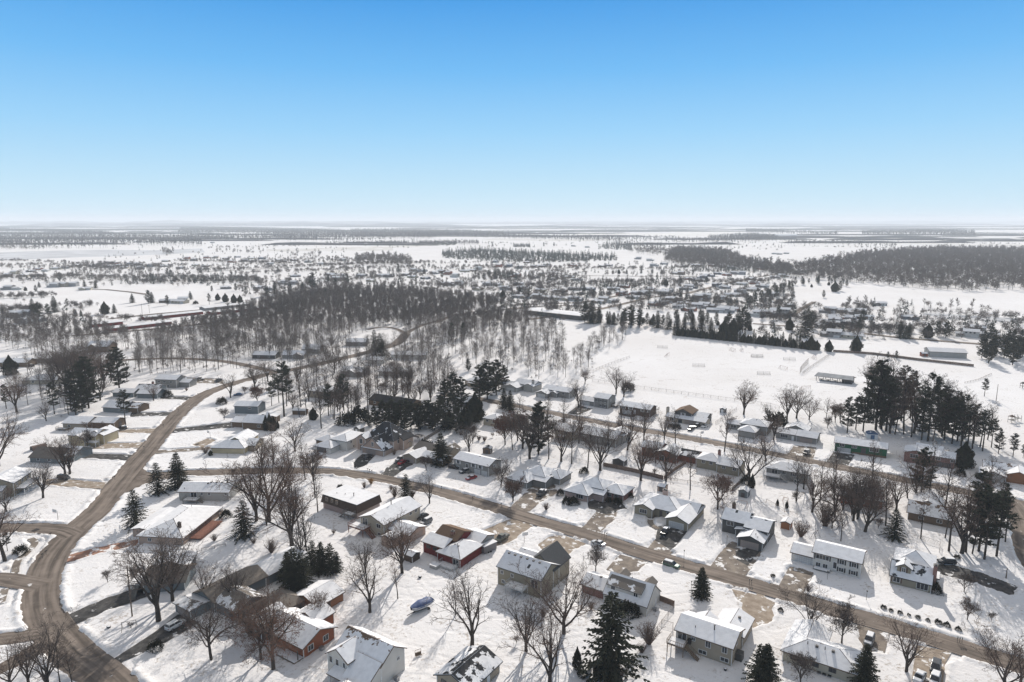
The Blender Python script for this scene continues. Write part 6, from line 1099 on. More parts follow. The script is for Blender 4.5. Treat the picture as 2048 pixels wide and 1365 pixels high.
MH = '''i 20,470 60,470 290,455 340,452 400,450 460,472 930,545 1000,548 1040,545 1290,465 50,632 95,628 100,668 160,655 190,352 240,362 60,378 20,395 780,325 740,320 945,305 1080,290 1060,300 1190,285 1250,285 1300,290 1370,280 1510,290 1610,300 1640,305 1030,345 930,335 440,330 520,335 600,340 680,335 560,322 350,345 300,350 1480,462 1540,470 1640,436 1690,440 1900,385 1960,390 700,345 640,318 860,335 1120,330 1180,335 1420,305 1560,320 1700,300 1780,310 1120,300 1330,310 1450,290 800,350 150,365 1230,195 830,180 730,192 250,178 620,130 1980,150 2000,300 1860,320 1940,405 1700,395 110,392
j 30,392 70,388 450,385 500,360 540,362 620,375 660,372 700,380 790,365 840,360 880,352 1060,335 1200,338 1240,334 1275,325 1640,330 1600,335 1520,222 1960,130 2030,378 690,445 660,440 1090,515 1140,518 1210,518 1260,522 1320,525 1380,530 1420,532 1560,545 1600,540 1640,542 1790,495 1840,488 1870,480 1930,488 1970,480 1890,560 1930,552 1990,540 2030,575 740,395 560,405 480,398 340,395 300,390 180,390 240,420 1000,335 1120,345 980,310 1160,312 1420,330 1100,395 1200,400 1300,410 1400,400 1440,415 1120,470 1230,478 1340,480 1420,470 1500,470 1650,470 1720,455 1700,500 1760,520 1100,440 1020,470 980,445 920,445 860,470 760,440 1880,300 1820,290 1700,210 1440,215 1100,215 700,200 500,198 640,190 350,195 230,200 1900,330 1960,320 1950,235 1880,230
k 30,302 70,300 100,330 40,335 170,390 230,378 280,385 330,378 380,380 150,405 60,410 110,420 350,482 400,475 440,470 290,508 330,505 160,520 120,525 60,460 30,470 440,435 480,455 40,590 20,560 100,575 140,570 190,600 250,600 290,590 460,625 500,620 230,520 420,410 560,400 610,395 700,378 740,372 880,605 930,600 900,640 940,640 850,672 900,668 960,672 820,690 890,745 960,750 1050,615 1060,640 1690,745 1780,745 1730,720 600,262 640,258 570,260 900,282 880,285 720,120 760,116 240,310 200,330 260,340 310,345 480,350 540,345 20,380 220,450 260,460 360,440 520,500 560,600 610,610 1330,640 1160,560 2030,280 1500,400 1520,395 1450,395 2010,425 380,290 430,300'''
n0 = 0
for ln in MH.split('\n'):
    q = ln.split(); t = q[0]
    for xy in q[1:]:
        x, y = map(float, xy.split(',')); mid_house(t, x, y, None if t != 'i' else rnd(-20, 25)); n0 += 1
print('mid houses', n0)
def long_building(label, t, A, B, d, hh, wall, name='storage_building', cat='building', pitch=.22, roofm=None, doors=0, dm=None):
    a, b = G(t, *A), G(t, *B); L = (b-a).length; e = empty(name, label, cat, (a.x, a.y, 0), math.atan2(b.y-a.y, b.x-a.x)); wl, rf = MB(), MB(); wl.box(0, L, 0, d, -.3, hh, 0, False); rz = hh+pitch*d/2
    for xx in (0, L): wl.poly([(xx, 0, hh-.02), (xx, d, hh-.02), (xx, d/2, rz-.2)])
    for Q in ([(-.5, -.5, hh-.1), (L+.5, -.5, hh-.1), (L+.5, d/2, rz), (-.5, d/2, rz)], [(L+.5, d+.5, hh-.1), (-.5, d+.5, hh-.1), (-.5, d/2, rz+.003), (L+.5, d/2, rz+.003)]): rf.hexa([(q[0], q[1], q[2]-.2) for q in Q], Q, 1); rf.poly([(q[0], q[1], q[2]+.03) for q in Q], 0)
    wl.build('wall', wall, e); rf.build('roof', [M_SNOWR, M_RTRIM], e)
    for k in range(doors): m = MB(); u = L*(k+.5)/doors-1.3; m.box(u, u+2.6, -.06, .02, 0, 2.4); m.build('garage_door', dm or M_GDOOR, e)
    return e
RB = siding('siding_barnred', (.20, .035, .03)); GB = wallm('grey')
long_building('long low storage building with red end wall and snowy roof, nearest of its rows', 'i', (640, 715), (1005, 672), 11, 3.0, RB, doors=9, dm=mat('red_door2', (.25, .05, .05), .7))
long_building('storage building with red doors left of the long storage rows', 'i', (545, 690), (720, 672), 10, 3.0, RB, doors=4, dm=mat('red_door2', (.25, .05, .05), .7))
long_building('long storage building with a red door at its left end', 'i', (850, 648), (1190, 612), 10, 3.0, RB)
long_building('long grey roofed storage building just left of the wood', 'i', (1200, 592), (1490, 560), 11, 3.0, GB)
long_building('farthest right storage building at the corner of the wood', 'i', (1240, 618), (1570, 582), 10, 3.0, RB)
long_building('flat dark school building with long low walls beside the far street', 'j', (1165, 612), (1500, 650), 26, 4.6, wallm('dgrey'), 'school_building', 'building', .04, doors=0)
long_building('long pale green machine shed with a snowy roof by the brown fence', 'k', (1495, 862), (1712, 872), 13, 4.2, wallm('lgrey'), 'machine_shed', 'shed', .28)
long_building('low grey farm building in the far left fields', 'i', (780, 192), (935, 190), 22, 5, GB, 'farm_building', 'building')
long_building('long white greenhouse row on the far right plain', 'k', (600, 152), (720, 152), 40, 6, M_TRIM, 'greenhouse', 'building')
# ------------------------------------------------------------------ woods and hedgerows out to the horizon
FARW = [  # polygon, spacing, prototype set, scale
 (pp('k', 640,395, 1330,455, 1700,482, 1900,478, 1960,470, 2300,470, 2300,260, 1960,240, 1560,235, 1120,262, 940,300, 820,320, 600,360), 13, SF, 1.25), (pp('k', -60,300, 0,235, 300,245, 420,300, 700,340, 640,400, 430,350, 0,318), 13, SF, 1.2),
 (pp('k', -1900,142, -1000,150, -300,175, -300,190, 250,200, 640,180, 560,158, 250,172, 0,190, -260,196), 30, SF, 1.3),
 (pp('i', 0,240, 700,222, 1200,215, 1160,190, 1060,160, 700,150, 600,135, 330,125, 60,118, 0,110, -500,112, -500,250), 26, SF, 1.5), (pp('i', 1070,180, 2048,192, 2500,175, 2700,150, 2500,132, 2048,130, 1600,118, 1300,108, 1060,112, 1040,140), 30, SF, 1.6),
 (pp('j', 180,325, 520,332, 500,290, 300,270, 180,280), 13, SF, 1.1), (pp('j', 0,300, 180,300, 180,320, 0,325), 16, SF, .9), (pp('i', 1140,362, 2048,322, 2048,300, 1750,300, 1500,315, 1150,345), 22, SF, .8), (pp('i', 700,445, 1000,445, 1500,438, 1560,430, 1400,400, 1100,395, 900,400, 500,400, 240,420), 17, SF, .9),
 (pp('i', 0,425, 240,425, 500,395, 900,395, 1000,380, 700,350, 400,345, 0,380), 24, SF, .8), (pp('k', 640,188, 1300,212, 1300,228, 650,205), 26, SF, 1.2), (pp('k', 1440,575, 1850,610, 1850,590, 1640,580, 1440,560), 12, SF, .8), (pp('k', 200,180, 560,190, 600,165, 480,148, 380,150, 200,165), 22, SF, 1.3),
 (pp('i', 950,262, 1020,265, 1020,255, 950,255), 14, SF, 1.3), (pp('i', 1250,252, 1900,285, 1900,262, 1500,250, 1270,240), 34, SF, 1.1), (pp('j', 0,215, 700,205, 900,208, 900,195, 300,190, 0,198), 26, SF, .9), (pp('j', 450,200, 900,207, 900,192, 500,188), 20, SF, 1.2), (pp('j', 1700,230, 2048,300, 2048,250, 1950,210, 1700,200), 22, SF, 1.2),
 (pp('j', 1200,170, 2048,190, 2300,190, 2048,170, 1500,158, 1150,160), 34, SF, 1.4), (pp('k', 420,140, 960,150, 960,135, 700,132, 420,120), 28, SF, 1.6), (pp('k', 1100,150, 1760,155, 1760,135, 1500,125, 1100,135), 28, SF, 1.6), (pp('j', 200,150, 700,160, 900,158, 1100,150, 850,128, 500,122, 150,120), 34, SF, 1.6),
 (pp('j', 1160,425, 1400,440, 1420,400, 1300,385, 1180,400), 12, SF, .8), (pp('j', 830,420, 1130,425, 1130,390, 1080,370, 900,370), 13, SF, .8), (pp('i', 0,590, 300,560, 330,520, 0,520), 24, SF, .7), (pp('i', 0,330, 340,345, 560,320, 900,330, 1100,360, 700,380, 350,390, 0,372), 19, SF, .8), (pp('i', 1020,300, 1400,320, 2048,300, 2048,285, 1600,280, 1100,278), 20, SF, .7), (pp('i', 1500,440, 2048,400, 2048,480, 1800,500, 1500,470), 18, SF, .8), (pp('j', 0,460, 340,460, 640,440, 960,460, 1000,490, 700,480, 300,490, 0,500), 13, SF, .9), (pp('j', 0,380, 350,372, 520,372, 480,400, 0,430), 22, SF, .8), (pp('j', 560,340, 1000,330, 1000,352, 560,360), 24, SF, .7), (pp('j', 960,500, 1500,500, 2048,470, 2048,490, 1500,530, 1000,540), 24, SF, .7), (pp('k', 0,280, 640,360, 640,385, 300,350, 0,310), 15, SF, .9), (pp('k', 0,540, 300,520, 640,540, 640,560, 0,570), 24, SF, .8), (pp('k', 640,640, 1300,640, 1300,660, 900,700, 640,690), 22, SF, .7), (pp('k', 980,590, 1130,595, 1130,560, 1000,560), 10, SF, .8), (pp('k', 500,600, 660,600, 640,560, 520,560), 13, SF, .8)]
allp = []
for i, (P, sp, S, s_) in enumerate(FARW):
    for x, y in fill(P, sp, 60+i, maxn=11000):
        if i > 1 and mnoise.noise(Vector((x/(y*.30), math.log(y)*11, i))) < -.24: continue
        allp.append((x, y, s_*rnd(.8, 1.15), rnd(0, 6.28)))
print('far trees', len(allp)); scatter_mesh('remote_woods', SX, [q for q in allp if q[1] > 2400], [mat('remote_twigs', (.085, .075, .07), 1.0)], 'solid looking leafless woods far out on the plain'); allp = [q for q in allp if q[1] <= 2400]
scatter_mesh('distant_woods', SF+SR, allp, [M_FAR], 'leafless woods and scrub out to the horizon')
FARC = [(pp('j', 680,285, 900,300, 1250,312, 1720,300, 1700,275, 1250,255, 900,240, 690,250), 11, 1.2), (pp('j', 1600,465, 1800,462, 1850,440, 1600,445), 8, .7), (pp('k', 100,365, 470,372, 500,350, 110,345), 12, .7), (pp('j', 540,210, 770,208, 770,192, 560,192), 14, 1.0), (pp('j', 290,208, 480,205, 480,190, 300,190), 14, .9), (pp('j', 1830,445, 2000,445, 2000,425, 1840,425), 9, .7), (pp('k', 0,275, 260,290, 330,270, 100,230, 0,235), 15, 1.2),
 (pp('i', 700,440, 1500,432, 1480,415, 1000,400, 760,405), 18, .9), (pp('j', 1100,220, 1200,222, 1200,208, 1100,208), 12, .9), (pp('j', 1600,232, 1800,238, 1800,200, 1640,200), 20, 1.1), (pp('j', 1000,400, 1120,418, 1130,400, 1010,380), 9, .9)]
cp_ = []
for i, (P, sp, s_) in enumerate(FARC):
    for x, y in fill(P, sp, 90+i, maxn=900): cp_.append((x, y, s_*rnd(.6, 1.2), rnd(0, 6.28)))
# loose trees dotted through the far streets, and thin hedgerows between the fields
rs_ = random.Random(5); dots = []
for t, x0, x1, y0, y1, n in (('i', 0, 1900, 320, 450, 330), ('j', 0, 1500, 320, 480, 420), ('k', 0, 700, 290, 600, 520), ('j', 950, 2048, 440, 600, 420), ('k', 500, 1400, 560, 760, 220), ('i', 0, 500, 560, 700, 40), ('j', 1000, 2048, 310, 440, 260), ('i', 1400, 2048, 420, 520, 160), ('k', 1400, 2048, 640, 760, 120), ('i', 600, 2048, 200, 300, 120), ('j', 0, 2048, 180, 230, 120), ('k', 0, 640, 160, 240, 160), ('j', 1000, 1500, 560, 680, 60)):
    for _ in range(n): g = G2(t, rs_.uniform(x0, x1), rs_.uniform(y0, y1)); (cp_ if rs_.random() < .3 else dots).append((g[0], g[1], rs_.uniform(.4, 1.0), rs_.uniform(0, 6.28)))
for t, a_, b_, n in (('i', (0, 300), (700, 322), 90), ('i', (340, 345), (1100, 330), 150), ('i', (1020, 300), (1700, 318), 130), ('i', (0, 405), (480, 395), 90), ('i', (500, 402), (1500, 405), 170), ('i', (820, 428), (1560, 420), 150), ('i', (1400, 380), (2048, 352), 90), ('i', (0, 520), (330, 505), 50), ('i', (0, 600), (620, 560), 60), ('i', (500, 640), (1000, 660), 40), ('j', (0, 350), (1000, 338), 120), ('j', (0, 425), (650, 380), 90), ('j', (950, 345), (2048, 350), 120), ('j', (1100, 455), (1500, 440), 60), ('j', (1000, 505), (2048, 515), 110), ('j', (1500, 440), (2048, 420), 90), ('k', (0, 340), (560, 345), 110), ('k', (0, 430), (560, 425), 90), ('k', (0, 545), (460, 560), 80), ('k', (100, 300), (640, 330), 110), ('k', (860, 700), (1400, 720), 70), ('k', (500, 640), (860, 655), 50), ('k', (620, 182), (2048, 203), 150), ('k', (640, 214), (1900, 238), 90), ('j', (0, 328), (640, 312), 120), ('i', (0, 330), (900, 318), 90), ('i', (1150, 362), (2048, 325), 150), ('j', (640, 318), (1500, 300), 80), ('k', (0, 165), (620, 182), 60), ('i', (1200, 225), (2048, 205), 110), ('j', (0, 205), (1100, 195), 90), ('k', (1000, 130), (2048, 140), 60), ('k', (1440, 608), (2048, 640), 30)):
    for _ in range(n): u = rs_.random(); g = G2(t, a_[0]+(b_[0]-a_[0])*u, a_[1]+(b_[1]-a_[1])*u+rs_.uniform(-1.2, 1.2)); dots.append((g[0], g[1], rs_.uniform(.3, .9), rs_.uniform(0, 6.28)))
print('far conifers', len(cp_), 'dots', len(dots)); scatter_mesh('distant_evergreens', CF, cp_, [M_FARC], 'dark evergreen belts far across the plain'); scatter_mesh('hedgerow_scrub', SR, dots, [M_FAR], 'bare scrub and lone trees between far streets and fields')
# last woods and low hills: long uneven banks of real depth, 4 to 30 km off
def bank(name, dist, x0, x1, h, depth, seed, m):
    rs = random.Random(seed); n = int((x1-x0)/max(60, dist*.012)); V, F = [], []
    for i in range(n+1):
        x = x0+(x1-x0)*i/n; e = min(1, min(i, n-i)/max(1, n*.08)); hh = (h*(.55+.45*mnoise.noise(Vector((x/(dist*.09), seed, 0))))+h*.18*mnoise.noise(Vector((x/(dist*.012), seed, 3))))*e+.5
        yy = dist+dist*.03*mnoise.noise(Vector((x/(dist*.2), seed, 9))); V += [(x, yy, 0), (x, yy+depth*.15, hh), (x, yy+depth*.6, hh*.9), (x, yy+depth, 0)]
    for i in range(n):
        o = i*4
        for k in range(3): F.append((o+k, o+4+k, o+5+k, o+1+k))
        F.append((o, o+3, o+7, o+4))
    o = link(bpy.data.objects.new(name, big_mesh(name, np.array(V), np.array(F), [m]))); tag(o, kind='stuff' if name == 'distant_forest' else 'structure'); return o
M_BANK = mat('forest_far', (.085, .08, .078), 1.0, col2=(.30, .29, .29), nscale=.004)
M_BANK2 = mat('forest_far2', (.085, .08, .078), 1.0)
rb = random.Random(21)
for k, (dist, x0, x1, h) in enumerate([(3600, -2900, -900, 16), (4200, -600, 900, 14), (4600, 1500, 3600, 14), (5200, -4200, -2200, 18), (5600, -1500, 200, 15), (6200, 500, 2600, 15), (7000, -5200, -1700, 26), (7600, 2400, 6000, 18), (8600, -1500, 2200, 18), (9800, -7600, -3500, 40), (10800, -3000, 1500, 30), (11500, 3500, 9000, 28), (13500, -9800, -800, 95), (15000, 500, 11500, 60), (19000, -15000, -2500, 150), (21000, -3500, 6000, 115), (24000, 4500, 19000, 135), (29000, -23000, 23000, 135)]):
    bank('distant_forest' if dist < 12000 else 'hills', dist, x0, x1, h, dist*.05, 300+k, M_BANK2 if dist < 12000 else M_BANK)
for k in range(95):
    dist = 2700*(5.2**rb.random()); c = rb.uniform(-.85, .85)*dist; L = rb.uniform(.03, .17)*dist; bank('distant_forest', dist, c-L, c+L, rb.uniform(9, 15), rb.uniform(25, 120), 400+k, M_BANK2)
# ------------------------------------------------------------------ vehicles
random.seed(3)
def paint(name, c, met=.25): return mat('paint_'+name, c, .32, spec=.5, metal=met)
PAINT = {'silver': (.36, .37, .38), 'green': (.055, .10, .075), 'black': (.018, .018, .02), 'white': (.62, .62, .61), 'red': (.32, .015, .02), 'grey': (.14, .145, .15), 'dgrey': (.06, .062, .065), 'olive': (.09, .095, .075), 'blue': (.05, .08, .16)}
M_TYRE = mat('tyre', (.02, .02, .02), .9); M_RIM = mat('rim', (.35, .35, .36), .4, metal=.8); M_LAMP = mat('lamp_lens', (.55, .55, .52), .15); M_TAIL = mat('tail_lens', (.25, .01, .01), .2)
CARP = {  # x, half width, floor z, top z along the body; then cabin: x0 base, x1 base, x0 roof, x1 roof, roof z, snow on roof
 'sedan': ([(-2.33, .70, .42, .78), (-2.15, .86, .28, .98), (-1.5, .91, .22, 1.02), (-.6, .91, .20, .98), (.6, .91, .20, .96), (1.3, .90, .22, .92), (2.05, .84, .28, .80), (2.35, .66, .40, .62)], (-1.75, 1.15, -1.0, .35, 1.44), 1.35),
 'suv': ([(-2.33, .78, .45, 1.0), (-2.2, .90, .32, 1.12), (-1.4, .94, .26, 1.12), (0, .94, .24, 1.10), (1.0, .94, .24, 1.08), (1.5, .92, .28, 1.02), (2.15, .86, .34, .92), (2.38, .70, .45, .72)], (-2.15, 1.25, -1.95, .45, 1.74), 1.4),
 'pickup': ([(-2.8, .90, .45, 1.05), (-2.7, .95, .38, 1.12), (-1.0, .95, .34, 1.12), (-.9, .95, .34, 1.15), (.9, .95, .32, 1.15), (1.5, .94, .34, 1.12), (2.5, .90, .38, 1.06), (2.8, .78, .48, .85)], (-.85, 1.5, -.7, .85, 1.85), 1.8),
 'van': ([(-2.5, .82, .42, 1.0), (-2.4, .94, .30, 1.10), (-1.4, .97, .24, 1.10), (0, .97, .22, 1.08), (1.2, .97, .24, 1.05), (1.8, .93, .28, .96), (2.35, .85, .32, .82), (2.5, .70, .42, .68)], (-2.35, 1.7, -2.15, .75, 1.76), 1.5)}
def make_car(kind, col, label, loc, rz, snow=0.0, cat=None, group=None):
    secs, (b0, b1, r0, r1, rz_), wb = CARP[kind]; e = empty({'pickup': 'pickup_truck'}.get(kind, 'parked_car'), label, cat or ('pickup truck' if kind == 'pickup' else 'car'), (loc[0], loc[1], .12), rz, group)
    bd = MB(); ring = []
    for x, hw, zb, zt in secs:
        m = (zb+zt)/2; ring.append([(x, -hw*.86, zb), (x, hw*.86, zb), (x, hw, zb+.12), (x, hw, m+.08), (x, hw*.93, zt-.04), (x, hw*.82, zt), (x, -hw*.82, zt), (x, -hw*.93, zt-.04), (x, -hw, m+.08), (x, -hw, zb+.12)])
    n = len(bd.v)
    for r in ring: bd.v.extend(r)
    for i in range(len(ring)-1):
        for k in range(10): a, b = n+i*10+k, n+i*10+(k+1) % 10; bd.f.append((a, b, b+10, a+10)); bd.m.append(0)
    bd.f.append(tuple(range(n, n+10))); bd.m.append(0); bd.f.append(tuple(range(n+len(ring)*10-1, n+len(ring)*10-11, -1))); bd.m.append(0)
    hw = .86; rw = .70; zt = max(s[3] for s in secs)-.06
    for xx, xr in ((b0, r0), (b1, r1), ((b0+b1)/2, (r0+r1)/2)):
        for sg in (-1, 1): bd.bar((xx, sg*hw*.97, zt), (xr, sg*rw, rz_-.03), .045)
    bd.hexa([(r0-.05, -rw-.03, rz_-.07), (r1+.05, -rw-.03, rz_-.07), (r1+.05, rw+.03, rz_-.07), (r0-.05, rw+.03, rz_-.07)], [(r0+.08, -rw+.08, rz_), (r1-.08, -rw+.08, rz_), (r1-.08, rw-.08, rz_), (r0+.08, rw-.08, rz_)])
    if kind == 'pickup':
        pass
    body = bd.build('body', paint(col, PAINT[col]), e)
    g = MB(); g.hexa([(b0, -hw*.95, zt), (b1, -hw*.95, zt), (b1, hw*.95, zt), (b0, hw*.95, zt)], [(r0, -rw, rz_-.05), (r1, -rw, rz_-.05), (r1, rw, rz_-.05), (r0, rw, rz_-.05)]); g.build('window', M_GLASS, e)
    if kind == 'pickup': bdd = MB(); bdd.box(-2.65, -1.0, -.80, .80, 1.10, 1.16); bdd.build('cargo_bed', M_SNOWP if snow else M_BLACKP, e)
    for sx in (-wb*1.0, wb*.98):
        for sg in (-1, 1):
            w_ = MB(); w_.tube([(sx, sg*.70, .33), (sx, sg*.95, .33)], [.34, .34], 14); wo_ = w_.build('wheel', M_TYRE, e); rr = MB(); rr.tube([(sx, sg*.94, .33), (sx, sg*.965, .33)], [.21, .21], 10); rr.build('rim', M_RIM, wo_)
    xf, xb = secs[-1][0], secs[0][0]
    for sg in (-1, 1):
        m = MB(); m.box(xf-.30, xf-.06, sg*.62-.14, sg*.62+.14, secs[-1][3]-.16, secs[-1][3]+.0); m.build('headlight', M_LAMP, e); m = MB(); m.box(xb-.02, xb+.16, sg*.70-.12, sg*.70+.12, secs[0][3]-.24, secs[0][3]-.02); m.build('taillight', M_TAIL, e)
    if snow:
        s_ = MB(); s_.hexa([(r0+.05, -rw+.05, rz_-.005), (r1-.05, -rw+.05, rz_-.005), (r1-.05, rw-.05, rz_-.005), (r0+.05, rw-.05, rz_-.005)], [(r0+.2, -rw+.15, rz_+.07), (r1-.2, -rw+.15, rz_+.07), (r1-.2, rw-.15, rz_+.07), (r0+.2, rw-.15, rz_+.07)]); s_.build('roof_snow', M_SNOWP, e)
        if snow > .5:
            h0, h1 = secs[-3], secs[-2]; s_ = MB(); s_.hexa([(b1+.05, -.72, h0[3]+.0), (h1[0], -.66, h1[3]+.0), (h1[0], .66, h1[3]), (b1+.05, .72, h0[3])], [(b1+.1, -.66, h0[3]+.10), (h1[0]-.1, -.6, h1[3]+.07), (h1[0]-.1, .6, h1[3]+.07), (b1+.1, .66, h0[3]+.10)]); s_.build('hood_snow', M_SNOWP, e)
    return e
for t, xr, yr, xf, yf, kind, col, sn, lb in [
 ('q6', 1890, 285, 1680, 205, 'sedan', 'silver', .3, 'silver car on the middle street beside the small bare tree'), ('q8', 1160, 80, 1400, 155, 'suv', 'green', .3, 'dark green wagon at the near edge of the middle street, left of the lone spruce'),
 ('g', 1245, 160, 1200, 215, 'pickup', 'black', .3, 'black pickup truck with snow on its roof in front of the white double garage door'), ('e', 1325, 960, 1440, 895, 'suv', 'white', 0, 'white wagon with a black side window band in the dark driveway, lower left'),
 ('q6', 350, 110, 180, 215, 'pickup', 'olive', .0, 'dark olive pickup truck behind the white cargo trailer'), ('q7', 1740, 895, 1600, 965, 'suv', 'grey', .9, 'snow covered dark car at the right end of the beige deck house'), ('q7', 1655, 825, 1570, 865, 'sedan', 'black', 0, 'black car just above the snow covered car by the beige deck house'),
 ('c', 285, 1195, 215, 1245, 'pickup', 'dgrey', .3, 'dark grey pickup truck in the driveway of the three hipped grey house'), ('b', 1185, 962, 1128, 995, 'sedan', 'red', 0, 'red car in the narrow driveway of the tan ranch house'), ('b', 1170, 940, 1115, 965, 'suv', 'grey', .9, 'snowy car beside the red car at the tan ranch house'),
 ('b', 1250, 940, 1205, 970, 'suv', 'black', .3, 'black car closest to the wall of the tan ranch house'), ('b', 1740, 1088, 1665, 1112, 'sedan', 'red', .9, 'red car with a snowy roof in front of the taupe split level house'), ('b', 1535, 1012, 1600, 1022, 'suv', 'black', 0, 'black wagon at the left corner of the taupe split level house'),
 ('b', 1690, 1040, 1615, 1060, 'suv', 'dgrey', .9, 'dark snow dusted wagon before the door of the taupe split level house'), ('b', 918, 920, 858, 948, 'sedan', 'black', 0, 'black car in front of the pinkish steep roofed house'), ('c', 1450, 695, 1402, 730, 'pickup', 'black', 0, 'black pickup truck nearest the street before the stone and dark house'),
 ('c', 1490, 680, 1450, 700, 'suv', 'dgrey', .3, 'dark wagon between the black pickup and the white covered car'), ('c', 1560, 678, 1505, 702, 'sedan', 'white', .9, 'white snow covered car right of the dark wagon on the far street'), ('d', 352, 888, 318, 912, 'suv', 'black', 0, 'black car in front of the long grey ranch house with skylights'),
 ('a', 1005, 702, 925, 706, 'sedan', 'black', .3, 'black car in the tan driveway right of the tan house'), ('a', 440, 1092, 568, 1106, 'van', 'dgrey', 0, 'dark minivan in the brown driveway below the forked tree'), ('a', 1612, 318, 1540, 318, 'pickup', 'grey', .3, 'grey pickup truck nearest the forest beside the two storey house'),
 ('a', 1535, 342, 1480, 342, 'sedan', 'grey', .9, 'snow covered car beside the grey two storey house by the forest'), ('a', 1745, 326, 1690, 340, 'suv', 'dgrey', 0, 'dark rounded car closest to the curved road by the forest'), ('a', 228, 208, 272, 216, 'suv', 'black', .3, 'black car below the long grey building, upper left'),
 ('a', 1890, 440, 1858, 442, 'sedan', 'blue', 0, 'blue grey car behind the slate blue house'), ('h', 1360, 1225, 1340, 1300, 'suv', 'dgrey', 0, 'dark wagon in the tan driveway, bottom right corner'), ('h', 1240, 1310, 1205, 1370, 'sedan', 'white', .9, 'white snow covered car left of the dark wagon, bottom right'),
 ('h', 1355, 1330, 1335, 1395, 'suv', 'grey', .9, 'grey car cut by the bottom edge below the dark wagon'), ('h', 840, 1015, 815, 1080, 'suv', 'grey', .9, 'snow dusted car behind the spruce at the end of the long tan ranch'), ('j', 510, 668, 470, 678, 'suv', 'black', 0, 'black vehicle beside the road junction under the wood'), ('h', 1470, 428, 1405, 424, 'suv', 'black', .3, 'black car tucked right of the tan cape house'),
 ('i', 190, 480, 240, 478, 'sedan', 'grey', 0, 'small grey car by the ranch house in the far left district'), ('k', 1640, 848, 1660, 850, 'sedan', 'red', .3, 'x') ][:-1]:
    r_, f_ = G(t, xr, yr), G(t, xf, yf); make_car(kind, col, lb, (r_+f_)/2, math.atan2(f_.y-r_.y, f_.x-r_.x), sn)
# boat under a blue cover on its trailer
a, b = G('q2', 1905, 320), G('f', 1395, 745); L = 7.2; e = empty('boat', 'boat under a bright blue cover on a trailer in the open back yard', 'boat', tuple((a+b)/2), math.atan2(b.y-a.y, b.x-a.x)); e.scale = (1, 1.2, 1.2)
hl = MB(); ringb = []
for x, hw, zk, zt in [(-3.3, .95, .75, 1.45), (-2, 1.15, .62, 1.5), (0, 1.2, .58, 1.55), (1.6, 1.0, .62, 1.62), (2.6, .85, .85, 1.7), (3.3, .35, 1.2, 1.8)]: ringb.append([(-x, -hw*.5, zk+.08), (-x, 0, zk), (-x, hw*.5, zk+.08), (-x, hw, zk+.45), (-x, hw*1.03, zt), (-x, -hw*1.03, zt), (-x, -hw, zk+.45)])
for r in ringb: hl.v.extend(r)
for i in range(len(ringb)-1):
    for k in range(7): p, q = i*7+k, i*7+(k+1) % 7; hl.f.append((p+7, q+7, q, p)); hl.m.append(0)
hl.f.append(tuple(range(6, -1, -1))); hl.m.append(0); hl.build('hull', mat('boat_hull', (.40, .41, .42), .4), e)
cv = MB(); ringc = []
for x, hw, zt, zr in [(-3.4, .9, 1.35, 1.6), (-2.4, 1.2, 1.35, 2.15), (-1.2, 1.25, 1.35, 2.05), (.2, 1.27, 1.38, 2.35), (1.2, 1.15, 1.42, 2.15), (2.4, .95, 1.5, 1.95), (3.35, .42, 1.65, 1.85)]: ringc.append([(-x, hw, zt), (-x, hw*.75, zt+(zr-zt)*.62), (-x, 0, zr), (-x, -hw*.75, zt+(zr-zt)*.62), (-x, -hw, zt)])
for r in ringc: cv.v.extend(r)
for i in range(len(ringc)-1):
    for k in range(4): p = i*5+k; cv.f.append((p, p+1, p+6, p+5)); cv.m.append(0)
cv.f.append((0, 1, 2, 3, 4)); cv.m.append(0); cv.build('cover', mat('blue_cover', (.07, .105, .22), .6, noise=.25, nscale=2, bump=.5, bscale=2), e, smooth=True)
tf = MB(); tf.bar((-4.6, 0, .55), (3.0, 0, .55), .08); tf.bar((-3.2, 0, .5), (1.5, .9, .5), .06); tf.bar((-3.2, 0, .5), (1.5, -.9, .5), .06); tf.bar((1.2, -1.1, .45), (1.2, 1.1, .45), .06); tr_ = tf.build('trailer', M_BLACKP, e)
for sg in (-1, 1): m = MB(); m.tube([(1.2, sg*1.0, .33), (1.2, sg*1.22, .33)], [.34, .34], 14); m.build('wheel', M_TYRE, tr_)
# enclosed cargo trailer
a, b = G('f', 1800, 345), G('f', 1880, 310); e = empty('cargo_trailer', 'boxy cargo trailer with a snowy white top beside the dark red house', 'trailer', tuple((a+b)/2), math.atan2(b.y-a.y, b.x-a.x))
m = MB(); m.box(-2.6, 2.2, -1.05, 1.05, .5, 2.5); m.hexa([(2.2, -1.05, .5), (2.9, -.3, .5), (2.9, .3, .5), (2.2, 1.05, .5)], [(2.2, -1.05, 2.5), (2.9, -.3, 2.5), (2.9, .3, 2.5), (2.2, 1.05, 2.5)]); m.build('body', mat('trailer_side', (.16, .15, .15), .5), e)
m = MB(); m.box(-2.55, 2.6, -1.0, 1.0, 2.5, 2.62); m.build('roof_snow', M_SNOWP, e)
for sg in (-1, 1):
    for xx in (-.9, 0): m = MB(); m.tube([(xx, sg*.95, .33), (xx, sg*1.15, .33)], [.33, .33], 12); m.build('wheel', M_TYRE, e)
